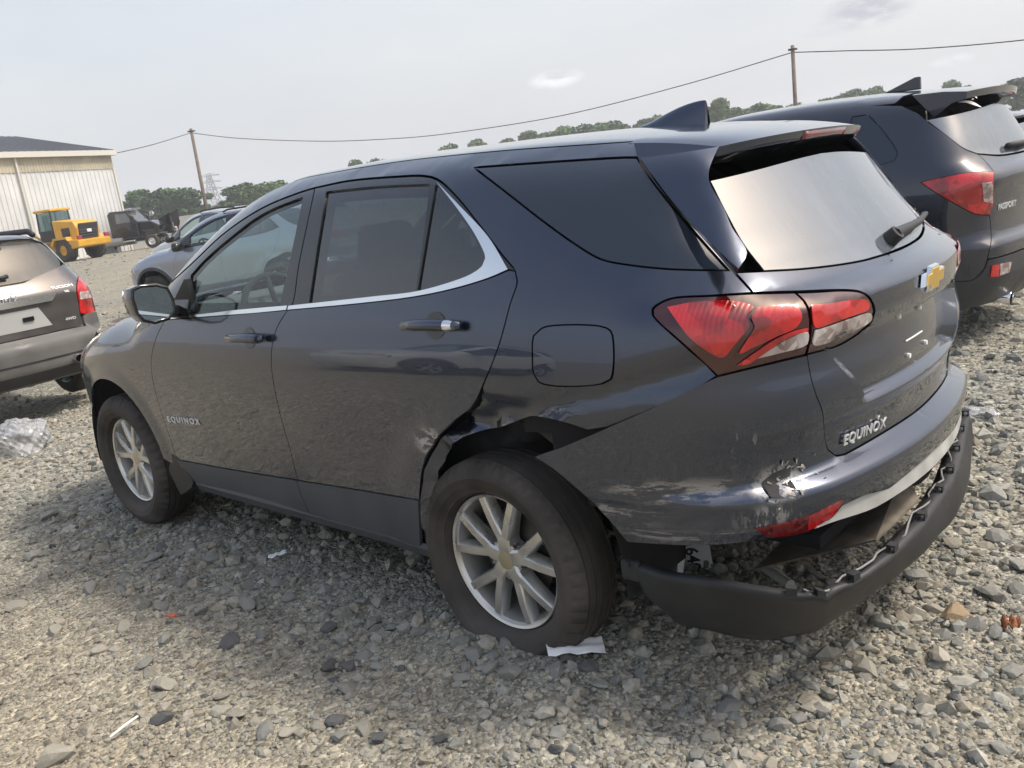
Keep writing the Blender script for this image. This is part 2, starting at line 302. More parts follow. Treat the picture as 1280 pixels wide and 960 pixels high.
# ---- numeric helpers for car bodies -------------------------------------------------
def spl(pts):
    pts=sorted(pts);xs=np.array([p[0] for p in pts],float);ys=np.array([p[1] for p in pts],float);n=len(xs)
    h=np.diff(xs);A=np.eye(n);b=np.zeros(n)
    for i in range(1,n-1):
        A[i,i-1]=h[i-1];A[i,i]=2*(h[i-1]+h[i]);A[i,i+1]=h[i]
        b[i]=6*((ys[i+1]-ys[i])/h[i]-(ys[i]-ys[i-1])/h[i-1])
    m=np.linalg.solve(A,b)
    def f(x):
        x=np.asarray(x,float);xc=np.clip(x,xs[0],xs[-1])
        i=np.clip(np.searchsorted(xs,xc)-1,0,n-2);hh=h[i];a=(xs[i+1]-xc)/hh;c=(xc-xs[i])/hh
        y=a*ys[i]+c*ys[i+1]+((a**3-a)*m[i]+(c**3-c)*m[i+1])*hh*hh/6
        s0=(ys[1]-ys[0])/h[0];s1=(ys[-1]-ys[-2])/h[-1]
        return y+np.where(x<xs[0],(x-xs[0])*s0,0)+np.where(x>xs[-1],(x-xs[-1])*s1,0)
    return f
def pch(pts):
    # monotone (no overshoot) cubic
    pts=sorted(pts);xs=np.array([p[0] for p in pts],float);ys=np.array([p[1] for p in pts],float)
    h=np.diff(xs);d=np.diff(ys)/h;m=np.zeros(len(xs))
    for i in range(1,len(xs)-1):
        if d[i-1]*d[i]>0:
            w1=2*h[i]+h[i-1];w2=h[i]+2*h[i-1];m[i]=(w1+w2)/(w1/d[i-1]+w2/d[i])
    m[0]=d[0];m[-1]=d[-1]
    def f(x):
        x=np.asarray(x,float);xc=np.clip(x,xs[0],xs[-1]);i=np.clip(np.searchsorted(xs,xc)-1,0,len(xs)-2)
        t=(xc-xs[i])/h[i]
        y=ys[i]*(1+2*t)*(1-t)**2+h[i]*m[i]*t*(1-t)**2+ys[i+1]*t*t*(3-2*t)+h[i]*m[i+1]*t*t*(t-1)
        return y+np.where(x<xs[0],(x-xs[0])*m[0],0)+np.where(x>xs[-1],(x-xs[-1])*m[-1],0)
    return f
def sst(a,b,x):
    t=np.clip((np.asarray(x,float)-a)/(b-a),0,1);return t*t*(3-2*t)
def smax(a,b,k):
    h=np.maximum(k-np.abs(a-b),0)/k
    return np.maximum(a,b)+h*h*k*.25
class Shape:
    """A car body as smooth-max of side, rear, top and front surfaces. x forward (rear axle 0), y left, z up."""
    def __init__(s,**k):
        s.__dict__.update(k)
        s.P=spl(k['side']);s.Wp=spl(k['plan']);s.Xc=pch(k['rear']);s.Zc=pch(k['top']);s.Xf=pch(k['front'])
        s.u0=k.get('u0',-.2);s.u1=k.get('u1',2.6);s.r0=.7
    def F(s,p):
        x,y,z=p[...,0],np.abs(p[...,1]),p[...,2]
        gs=y-(s.P(z)+s.Wp(x)+s.sculpt(x,z)-s.ghtaper*sst(1.05,1.6,z)*sst(.3,-1.,x)-s.ghfront*sst(1.05,1.6,z)*sst(1.2,2.4,x))
        bow=s.bowlo+(s.bowhi-s.bowlo)*sst(1.08,1.3,z)
        gr=(s.Xc(z)+bow*y*y+s.rsculpt(y,z)-x)*s.rscale
        gt=(z-(s.Zc(x)-s.crown*y*y-s.crown4*y**4))*s.tscale(x)
        gf=(x-(s.Xf(z)-s.bowf*y*y-.10*y**4))*.8
        f=smax(gs,gr,s.ksr(z) if callable(s.ksr) else s.ksr)
        f=smax(f,gt,s.krt+(s.kst-s.krt)*sst(-.75,-.35,x))
        return smax(f,gf,s.kf)
    def chart(s,u,z):
        """origin and direction of horizontal rays for chart S"""
        u=np.asarray(u,float);z=np.asarray(z,float)
        a=np.where(u<s.u0,(s.u0-u)/s.r0,np.where(u>s.u1,(s.u1-u)/s.r0,0.))
        o=np.stack([np.clip(u,s.u0,s.u1),np.zeros_like(u),z],-1)
        d=np.stack([-np.sin(a),np.cos(a),np.zeros_like(u)],-1)
        return o,d
    def uz(s,p):
        p=np.atleast_2d(p);x,y,z=p.T
        ar=np.arctan2(-(x-s.u0),y);af=np.arctan2(x-s.u1,y)
        return np.stack([np.where(x<s.u0,s.u0-ar*s.r0,np.where(x>s.u1,s.u1+af*s.r0,x)),z],-1)
    def root(s,o,d,t0,t1,n=34):
        a=np.full(o.shape[:-1],float(t0));b=np.full(o.shape[:-1],float(t1))
        for i in range(n):
            m=.5*(a+b);f=s.F(o+m[...,None]*d);a=np.where(f<0,m,a);b=np.where(f<0,b,m)
        return o+(.5*(a+b))[...,None]*d
    def S(s,u,z,off=0.):
        o,d=s.chart(u,z);p=s.root(o,d,0,1.6)
        if np.any(off): p=p+s.N(p)*np.asarray(off)[...,None]
        return p
    def T(s,x,y,off=0.):
        o=np.stack([np.asarray(x,float),np.asarray(y,float),np.full(np.shape(x),.7)],-1);d=np.zeros_like(o);d[...,2]=1
        p=s.root(o,d,0,1.4)
        if np.any(off): p=p+s.N(p)*np.asarray(off)[...,None]
        return p
    def N(s,p):
        e=2e-3;g=np.stack([s.F(p+np.array(v)*e)-s.F(p-np.array(v)*e) for v in ((1,0,0),(0,1,0),(0,0,1))],-1)
        return g/np.maximum(np.linalg.norm(g,axis=-1,keepdims=True),1e-9)
def eq_shape():
    def rsc(y,z):
        # number plate recess between the lamps, and the step under it
        yb=.36+.14*np.clip((z-.83)/.17,0,1)
        m=sst(yb+.03,yb,y)*sst(.80,.832,z)*sst(1.015,.985,z)
        return .042*m
    def sculpt(x,z):
        # wheel arch flares and a soft lower door hollow
        r1=np.hypot(x-0,z-.34);r2=np.hypot(x-2.725,z-.35)
        fl=.012*sst(.56,.44,r1)+.012*sst(.56,.44,r2)
        hol=-.0*np.exp(-((z-.72)/.13)**2)*sst(.35,.8,x)*sst(2.25,1.8,x)
        return fl+hol
    return Shape(
      side=[(.10,.80),(.2,.85),(.30,.88),(.40,.892),(.50,.8955),(.60,.9005),(.70,.9060),(.80,.9115),(.88,.9150),(.95,.9145),(1.02,.9085),(1.08,.899),(1.15,.884),(1.22,.862),(1.3,.834),(1.4,.793),(1.5,.748),(1.6,.692),(1.7,.63)],
      plan=[(-1.1,-.13),(-.9,-.075),(-.7,-.038),(-.5,-.018),(-.3,-.006),(0,0),(.6,0),(1.3,0),(2.0,0),(2.6,-.004),(2.9,-.014),(3.1,-.035),(3.3,-.075),(3.5,-.14),(3.7,-.24)],
      rear=[(.15,-.80),(.30,-.95),(.42,-1.0),(.54,-1.045),(.60,-1.060),(.626,-1.062),(.640,-1.056),(.652,-1.032),(.665,-1.004),(.69,-1.003),(.76,-1.014),(.80,-1.033),(.83,-1.04),(.87,-1.045),(.98,-1.03),(1.02,-1.04),(1.06,-1.052),(1.10,-1.052),(1.13,-1.03),(1.165,-.97),(1.25,-.905),(1.35,-.835),(1.45,-.765),(1.55,-.69),(1.7,-.58)],
      top=[(3.75,.70),(3.6,.84),(3.4,.955),(3.1,1.065),(2.7,1.16),(2.45,1.185),(2.36,1.20),(2.2,1.275),(2.0,1.385),(1.72,1.525),(1.5,1.612),(1.3,1.66),(1.1,1.677),(.8,1.678),(.4,1.664),(0,1.646),(-.36,1.616),(-.6,1.578),(-.742,1.545),(-1.0,1.47)],
      front=[(.1,3.3),(.25,3.50),(.4,3.58),(.55,3.61),(.75,3.62),(.9,3.58),(1.0,3.5),(1.1,3.4)],
      sculpt=sculpt,rsculpt=rsc,ghtaper=.10,ghfront=.0,bowlo=.25,bowhi=.30,bowf=.28,rscale=.9,crown=.05,crown4=.10,
      tscale=lambda x:1-.2*sst(1.0,1.3,x)*sst(2.3,2.0,x),kst=.13,krt=.05,ksr=lambda z:.26-.21*sst(1.12,1.32,z),kf=.18)
EQD={'fdoor':[1.9493,1.1248,1.8907,1.127,1.8331,1.1292,1.7767,1.1314,1.7214,1.1335,1.6674,1.1356,1.6148,1.1376,1.5635,1.1396,1.5138,1.1416,1.4605,1.1437,1.4082,1.1459,1.3572,1.148,1.3077,1.1501,1.26,1.1521,1.2144,1.154,1.1711,1.1559,1.1228,1.158,1.0774,1.1599,1.034,1.1618,0.9916,1.1637,0.9494,1.1655,0.9735,1.1441,0.9993,1.1223,1.0218,1.0994,1.0387,1.0758,1.0519,1.0513,1.0626,1.026,1.0716,1.0004,1.0785,0.974,1.0841,0.9441,1.087,0.9228,1.0897,0.8993,1.0921,0.8742,1.0945,0.8481,1.0967,0.8214,1.0986,0.795,1.1001,0.7694,1.1006,0.7448,1.1,0.7202,1.0987,0.6956,1.097,0.6712,1.0952,0.6471,1.0938,0.6235,1.0932,0.6005,1.0933,0.5738,1.0938,0.5481,1.0943,0.5229,1.0945,0.4978,1.0942,0.4725,1.136,0.4708,1.1791,0.4689,1.2233,0.4669,1.2685,0.4649,1.3145,0.4629,1.3613,0.4608,1.4086,0.4588,1.4562,0.4567,1.5039,0.4547,1.5516,0.4527,1.599,0.4508,1.6459,0.4489,1.692,0.4472,1.7506,0.4452,1.8079,0.4433,1.8644,0.4416,1.9205,0.4399,1.9769,0.4383,2.0343,0.4367,2.0932,0.435,2.1546,0.4331,2.1584,0.4647,2.1622,0.4963,2.1652,0.5281,2.1677,0.5602,2.1708,0.5939,2.1744,0.6278,2.1775,0.6616,2.179,0.6949,2.1795,0.7258,2.1792,0.7561,2.177,0.7864,2.1715,0.8169,2.164,0.8474,2.1554,0.8779,2.1445,0.9079,2.1302,0.9371,2.1059,0.9732,2.0774,1.008,2.0475,1.0408,2.0162,1.07,1.9818,1.0976],
'rdoor':[0.9494,1.1655,0.911,1.1673,0.8731,1.169,0.8356,1.1706,0.7986,1.1722,0.7622,1.1738,0.7265,1.1753,0.6914,1.1769,0.657,1.1785,0.6233,1.18,0.5905,1.1816,0.5585,1.1833,0.5273,1.1849,0.4935,1.1868,0.4603,1.1886,0.4277,1.1904,0.3959,1.1922,0.3648,1.194,0.3347,1.1959,0.3055,1.1978,0.2774,1.1999,0.2504,1.202,0.2247,1.2042,0.1958,1.2069,0.1684,1.2096,0.1423,1.2125,0.1172,1.2155,0.0929,1.2185,0.0692,1.2218,0.0459,1.2251,0.0203,1.2291,-0.005,1.2334,-0.0296,1.2377,-0.053,1.2422,-0.0749,1.2466,-0.0949,1.251,-0.1215,1.2576,-0.1449,1.2642,-0.1679,1.2707,-0.1914,1.2665,-0.2036,1.238,-0.2029,1.2254,-0.1996,1.2115,-0.1942,1.1965,-0.1891,1.1801,-0.1856,1.1661,-0.1818,1.1508,-0.1774,1.1345,-0.1722,1.1175,-0.1663,1.1002,-0.1596,1.0831,-0.1523,1.0665,-0.1444,1.0507,-0.1358,1.0347,-0.1265,1.0186,-0.1167,1.0026,-0.1063,0.9867,-0.0957,0.9711,-0.0848,0.9559,-0.072,0.9382,-0.0593,0.9207,-0.0459,0.9036,-0.0315,0.8873,-0.0158,0.8722,0.0064,0.856,0.0318,0.8413,0.0586,0.8269,0.0848,0.8112,0.1098,0.7948,0.1353,0.7777,0.1604,0.7595,0.1845,0.7398,0.2077,0.7181,0.2294,0.6952,0.2495,0.671,0.2677,0.6454,0.2796,0.6247,0.2897,0.603,0.2987,0.5805,0.3071,0.5576,0.3154,0.5345,0.3242,0.5116,0.3544,0.5104,0.3853,0.5092,0.4173,0.5078,0.4541,0.5046,0.4944,0.5001,0.5322,0.497,0.566,0.4956,0.6,0.4943,0.6339,0.4929,0.6677,0.4916,0.7013,0.4902,0.7345,0.4888,0.7671,0.4875,0.8088,0.4857,0.8496,0.4838,0.8897,0.482,0.9296,0.4802,0.9695,0.4783,1.01,0.4764,1.0514,0.4745,1.0942,0.4725,1.0945,0.4978,1.0943,0.5229,1.0938,0.5481,1.0933,0.5738,1.0932,0.6005,1.0938,0.6235,1.0952,0.6471,1.097,0.6712,1.0987,0.6956,1.1,0.7202,1.1006,0.7448,1.1001,0.7694,1.0986,0.795,1.0967,0.8214,1.0945,0.8481,1.0921,0.8742,1.0897,0.8993,1.087,0.9228,1.0841,0.9441,1.0785,0.974,1.0716,1.0004,1.0626,1.026,1.0519,1.0513,1.0387,1.0758,1.0218,1.0994,0.9993,1.1223,0.9735,1.1441],
'fclad':[2.1546,0.4331,2.0932,0.435,2.0343,0.4367,1.9769,0.4383,1.9205,0.4399,1.8644,0.4416,1.8079,0.4433,1.7506,0.4452,1.692,0.4472,1.6459,0.4489,1.599,0.4508,1.5516,0.4527,1.5039,0.4547,1.4562,0.4567,1.4086,0.4588,1.3613,0.4608,1.3145,0.4629,1.2685,0.4649,1.2233,0.4669,1.1791,0.4689,1.136,0.4708,1.0942,0.4725,1.0929,0.4419,1.0896,0.4104,1.0822,0.384,1.073,0.3564,1.0656,0.3281,1.1035,0.3294,1.1418,0.331,1.1804,0.3326,1.2196,0.3343,1.2594,0.336,1.3,0.3376,1.3415,0.339,1.384,0.3401,1.4277,0.3409,1.4727,0.3412,1.5203,0.341,1.5695,0.3403,1.6201,0.3392,1.6721,0.3377,1.7255,0.3359,1.7802,0.334,1.8361,0.3319,1.893,0.3298,1.951,0.3278,2.0098,0.3259,2.0577,0.3458,2.1015,0.3684,2.1299,0.3996],
'rclad':[1.0942,0.4725,1.0514,0.4745,1.01,0.4764,0.9695,0.4783,0.9296,0.4802,0.8897,0.482,0.8496,0.4838,0.8088,0.4857,0.7671,0.4875,0.7345,0.4888,0.7013,0.4902,0.6677,0.4916,0.6339,0.4929,0.6,0.4943,0.566,0.4956,0.5322,0.497,0.4944,0.5001,0.4541,0.5046,0.4173,0.5078,0.3853,0.5092,0.3544,0.5104,0.3242,0.5116,0.3293,0.4882,0.3341,0.4647,0.3391,0.4411,0.3443,0.4172,0.35,0.393,0.3566,0.3681,0.3644,0.3425,0.3736,0.3159,0.4043,0.3165,0.4355,0.3171,0.4701,0.3162,0.5113,0.3123,0.5503,0.3098,0.5838,0.3103,0.6173,0.311,0.6511,0.3118,0.6851,0.3127,0.7193,0.3137,0.7526,0.3149,0.786,0.3161,0.8196,0.3174,0.8535,0.3188,0.8877,0.3203,0.9223,0.3218,0.9573,0.3234,0.9928,0.3249,1.0289,0.3265,1.0656,0.3281,1.073,0.3564,1.0822,0.384,1.0896,0.4104,1.0929,0.4419],
'fframe':[2.0841,1.2516,2.0547,1.2681,2.0034,1.2856,1.9324,1.3039,1.88,1.321,1.8333,1.3379,1.7894,1.355,1.7541,1.37,1.7206,1.3855,1.6878,1.4012,1.6551,1.417,1.6223,1.4325,1.5896,1.4474,1.5568,1.4615,1.5237,1.4745,1.4917,1.4862,1.4595,1.4975,1.4272,1.5082,1.3949,1.5183,1.3629,1.5278,1.3315,1.5367,1.3007,1.5449,1.2698,1.5524,1.2338,1.5598,1.1953,1.5664,1.1563,1.5723,1.1188,1.5775,1.0844,1.582,1.0532,1.5859,1.0263,1.5893,0.9806,1.5937,0.9396,1.5968,0.9195,1.5738,0.9065,1.5513,0.8985,1.5291,0.8945,1.5069,0.8939,1.4848,0.895,1.4625,0.8965,1.4429,0.8984,1.4231,0.9004,1.4032,0.9024,1.3833,0.9043,1.3633,0.9061,1.3435,0.9079,1.3237,0.9092,1.3001,0.9099,1.275,0.911,1.2499,0.913,1.2264,0.9165,1.2059,0.9224,1.19,0.9494,1.1655,0.9916,1.1637,1.034,1.1618,1.0774,1.1599,1.1228,1.158,1.1711,1.1559,1.2144,1.154,1.26,1.1521,1.3077,1.1501,1.3572,1.148,1.4082,1.1459,1.4605,1.1437,1.5138,1.1416,1.5635,1.1396,1.6148,1.1376,1.6674,1.1356,1.7214,1.1335,1.7767,1.1314,1.8331,1.1292,1.8907,1.127,1.9493,1.1248,1.9546,1.1515,1.9656,1.1778,1.9856,1.2034,2.0232,1.228],
'rframe':[0.9396,1.5968,0.9029,1.5977,0.8675,1.5989,0.8326,1.6,0.7975,1.6009,0.7617,1.6013,0.7245,1.6011,0.691,1.6003,0.6559,1.5991,0.6201,1.5975,0.5842,1.5957,0.549,1.5937,0.515,1.5916,0.4828,1.5896,0.453,1.5876,0.4187,1.5855,0.386,1.5835,0.3552,1.5813,0.326,1.5785,0.2986,1.5749,0.2574,1.5677,0.2172,1.5564,0.186,1.544,0.1545,1.5286,0.124,1.5115,0.0954,1.494,0.0739,1.4797,0.0531,1.4645,0.033,1.4488,0.0133,1.4328,-0.0061,1.417,-0.0252,1.4015,-0.0448,1.3857,-0.0647,1.3695,-0.0844,1.3534,-0.1034,1.3378,-0.1211,1.3233,-0.1372,1.3102,-0.1584,1.2941,-0.1773,1.2799,-0.1914,1.2665,-0.1679,1.2707,-0.1449,1.2642,-0.1215,1.2576,-0.0949,1.251,-0.0749,1.2466,-0.053,1.2422,-0.0296,1.2377,-0.005,1.2334,0.0203,1.2291,0.0459,1.2251,0.0692,1.2218,0.0929,1.2185,0.1172,1.2155,0.1423,1.2125,0.1684,1.2096,0.1958,1.2069,0.2247,1.2042,0.2504,1.202,0.2774,1.1999,0.3055,1.1978,0.3347,1.1959,0.3648,1.194,0.3959,1.1922,0.4277,1.1904,0.4603,1.1886,0.4935,1.1868,0.5273,1.1849,0.5585,1.1833,0.5905,1.1816,0.6233,1.18,0.657,1.1785,0.6914,1.1769,0.7265,1.1753,0.7622,1.1738,0.7986,1.1722,0.8356,1.1706,0.8731,1.169,0.911,1.1673,0.9494,1.1655,0.9224,1.19,0.9165,1.2059,0.913,1.2264,0.911,1.2499,0.9099,1.275,0.9092,1.3001,0.9079,1.3237,0.9061,1.3435,0.9043,1.3633,0.9024,1.3833,0.9004,1.4032,0.8984,1.4231,0.8965,1.4429,0.895,1.4625,0.8939,1.4848,0.8945,1.5069,0.8985,1.5291,0.9065,1.5513,0.9195,1.5738],
'fglass':[1.7368,1.1563,1.6859,1.1581,1.6355,1.1598,1.5859,1.1615,1.5372,1.1632,1.4896,1.1648,1.4432,1.1664,1.3981,1.1681,1.3545,1.1698,1.3124,1.1715,1.2655,1.1736,1.2205,1.1757,1.1771,1.1779,1.1348,1.1801,1.0934,1.1822,1.0526,1.1843,1.0122,1.1864,1.0062,1.2081,1.0005,1.2296,0.9949,1.251,0.9896,1.2723,0.9847,1.2937,0.9805,1.3153,0.9769,1.3371,0.9739,1.3594,0.9715,1.3795,0.9693,1.3999,0.9672,1.4207,0.9653,1.4417,0.9639,1.4628,0.9631,1.4841,0.964,1.5054,0.9682,1.5268,0.9761,1.5482,0.9885,1.5697,1.0218,1.5644,1.057,1.5595,1.0935,1.5547,1.1309,1.5496,1.1689,1.5438,1.2066,1.537,1.2428,1.5289,1.2746,1.5199,1.3055,1.5097,1.3364,1.4986,1.3677,1.4867,1.399,1.4743,1.43,1.4618,1.4605,1.4495,1.4901,1.4376,1.5277,1.4224,1.5643,1.407,1.5992,1.3917,1.6318,1.3767,1.6613,1.3621,1.6916,1.3452,1.7174,1.329,1.7439,1.3126,1.7377,1.2868,1.7358,1.2608,1.7353,1.2347,1.735,1.2087,1.7352,1.1826],
'fvent':[1.8895,1.1736,1.8362,1.1768,1.7841,1.18,1.7833,1.2069,1.783,1.2337,1.7836,1.2605,1.7881,1.2871,1.8263,1.2677,1.8656,1.2481,1.9061,1.2281,1.8951,1.201],
'rglass':[0.8133,1.1934,0.7765,1.195,0.7398,1.1966,0.7033,1.1982,0.6673,1.1998,0.6319,1.2014,0.5973,1.2029,0.5636,1.2044,0.531,1.2059,0.4995,1.2074,0.4694,1.2089,0.4408,1.2104,0.4064,1.2124,0.3741,1.2143,0.3433,1.2162,0.3136,1.2181,0.2847,1.22,0.2561,1.2218,0.2274,1.2236,0.2261,1.2405,0.2248,1.2574,0.2237,1.2742,0.2227,1.2909,0.2221,1.3077,0.2217,1.3245,0.2217,1.3414,0.2219,1.3584,0.2222,1.3756,0.2227,1.3921,0.2232,1.4088,0.2239,1.4256,0.2247,1.4425,0.2257,1.4596,0.2273,1.4767,0.2303,1.4938,0.2349,1.511,0.2414,1.5282,0.25,1.5456,0.2795,1.5476,0.3098,1.5498,0.3408,1.552,0.3722,1.5542,0.4041,1.5565,0.4363,1.5587,0.4688,1.5608,0.5014,1.5628,0.5342,1.5645,0.5703,1.5662,0.6066,1.5676,0.6433,1.5689,0.6803,1.57,0.718,1.5711,0.7565,1.5721,0.796,1.5733,0.8366,1.5745,0.8231,1.5546,0.8135,1.5348,0.8072,1.5152,0.8037,1.4957,0.8023,1.4762,0.8018,1.4568,0.8016,1.4374,0.8017,1.418,0.8018,1.3987,0.8018,1.3795,0.8019,1.3588,0.8021,1.3381,0.8025,1.3175,0.8034,1.2969,0.8048,1.2762,0.8067,1.2556,0.8087,1.2349,0.8109,1.2142],
'rqglass':[0.2133,1.2246,0.1845,1.2276,0.1558,1.2303,0.1278,1.2331,0.101,1.2363,0.0759,1.2405,0.0484,1.2466,0.0221,1.2536,-0.0018,1.2611,-0.0219,1.2685,-0.0452,1.2785,-0.0603,1.2895,-0.0626,1.3095,-0.052,1.3268,-0.0338,1.3476,-0.0136,1.3691,0.0028,1.3864,0.0202,1.4042,0.0393,1.4225,0.0608,1.4412,0.0804,1.4567,0.1026,1.4727,0.1275,1.4891,0.1548,1.5058,0.1842,1.5228,0.2155,1.5399,0.2086,1.5221,0.204,1.5046,0.2012,1.4872,0.2,1.4698,0.2,1.4523,0.2003,1.4346,0.2007,1.4167,0.2012,1.3983,0.2017,1.3817,0.2022,1.3648,0.2027,1.3477,0.2035,1.3303,0.2045,1.3128,0.2057,1.2952,0.2073,1.2775,0.2092,1.2598,0.2112,1.2421],
'chrome_f':[1.9021,1.1285,1.8431,1.1308,1.7854,1.133,1.7289,1.1351,1.6735,1.1372,1.6193,1.1392,1.5661,1.1412,1.5138,1.1432,1.4616,1.1451,1.4095,1.147,1.3583,1.1488,1.3084,1.1506,1.2603,1.1523,1.2144,1.1541,1.1711,1.1559,1.1237,1.158,1.0793,1.1601,1.0369,1.1623,0.9956,1.1644,0.9543,1.1664,0.9481,1.1816,0.9862,1.1801,1.0254,1.1786,1.0655,1.1771,1.1062,1.1755,1.1473,1.1739,1.1887,1.1722,1.2301,1.1705,1.2712,1.1687,1.3119,1.1669,1.3639,1.1642,1.4155,1.1613,1.4669,1.1582,1.5182,1.1552,1.5697,1.1523,1.6215,1.1496,1.6771,1.1472,1.7323,1.1451,1.7877,1.1431,1.8441,1.1411,1.9021,1.139],
'chrome_r':[0.9436,1.1667,0.9058,1.1684,0.8684,1.17,0.8315,1.1716,0.7951,1.1732,0.7593,1.1747,0.7241,1.1763,0.6895,1.1778,0.6556,1.1793,0.6224,1.1809,0.5899,1.1825,0.5583,1.1841,0.5274,1.1857,0.4937,1.1875,0.4606,1.1894,0.428,1.1911,0.3961,1.193,0.3651,1.1948,0.3349,1.1967,0.3057,1.1986,0.2775,1.2006,0.2505,1.2027,0.2248,1.2049,0.1959,1.2076,0.1685,1.2104,0.1424,1.2132,0.1173,1.2162,0.093,1.2192,0.0693,1.2225,0.046,1.2258,0.0204,1.2298,-0.005,1.234,-0.0296,1.2384,-0.053,1.2428,-0.0749,1.2472,-0.0948,1.2516,-0.121,1.2583,-0.1439,1.2651,-0.1664,1.2718,-0.1514,1.2871,-0.1365,1.3026,-0.1214,1.3183,-0.1056,1.334,-0.0888,1.3497,-0.0705,1.3654,-0.0517,1.3802,-0.0314,1.3953,-0.0099,1.4105,0.0122,1.4256,0.0345,1.4407,0.0564,1.4555,0.0778,1.4698,0.1028,1.4859,0.1283,1.5014,0.1548,1.5167,0.183,1.532,0.214,1.548,0.1858,1.5317,0.1593,1.5155,0.1348,1.4995,0.1122,1.4838,0.0915,1.4685,0.0728,1.4538,0.0557,1.4397,0.0333,1.4206,0.0127,1.4025,-0.0062,1.3851,-0.0236,1.3678,-0.0392,1.3515,-0.0544,1.335,-0.0664,1.3197,-0.0727,1.3068,-0.0644,1.2849,-0.0469,1.2736,-0.0227,1.2639,-0.0019,1.2574,0.0218,1.2518,0.0492,1.2461,0.0719,1.2416,0.0975,1.2369,0.1253,1.2322,0.1548,1.2276,0.1854,1.2234,0.2165,1.2198,0.245,1.2171,0.274,1.215,0.3039,1.2133,0.335,1.2118,0.3677,1.2104,0.4027,1.2088,0.4403,1.2068,0.468,1.2053,0.4973,1.2037,0.5283,1.2021,0.5607,1.2004,0.5945,1.1986,0.6295,1.1967,0.6656,1.1948,0.7027,1.1929,0.7406,1.1909,0.7792,1.1889,0.8184,1.1869,0.8579,1.1848,0.8975,1.1828,0.9372,1.1807],
'roof_edge_xy':[-0.4431,0.5401,-0.4187,0.5455,-0.3939,0.5497,-0.3682,0.5537,-0.3409,0.558,-0.3106,0.5625,-0.2895,0.5653,-0.2666,0.5679,-0.242,0.5704,-0.2159,0.5727,-0.1886,0.5748,-0.1603,0.5765,-0.1312,0.578,-0.1016,0.5792,-0.0719,0.5801,-0.0423,0.5808,-0.0132,0.5812,0.0223,0.5816,0.0583,0.5816,0.0949,0.5812,0.1319,0.5806,0.1693,0.5796,0.2071,0.5783,0.2452,0.5767,0.2833,0.5748,0.3272,0.5725,0.3703,0.5703,0.4127,0.5686,0.4541,0.5682,0.4949,0.569,0.5358,0.5707,0.5771,0.5733,0.6186,0.5764,0.6611,0.5793,0.7055,0.5814,0.7524,0.5822,0.8033,0.5806,0.8608,0.5801,0.9193,0.5788,0.9782,0.5774,1.0365,0.5763,1.0935,0.5761,1.1482,0.5774,1.2,0.5806,1.2534,0.5872,1.3032,0.5963,1.3511,0.6065,1.3994,0.6165,1.45,0.625,1.4983,0.6311,1.5479,0.6362,1.5982,0.6409,1.649,0.6453,1.6997,0.6499,1.75,0.655,1.8003,0.6604,1.8511,0.666,1.9018,0.6716,1.9521,0.6775,2.0016,0.6836,2.05,0.69,2.1015,0.6975,2.1517,0.7055,2.2011,0.7136,2.2504,0.7219,2.3,0.73],
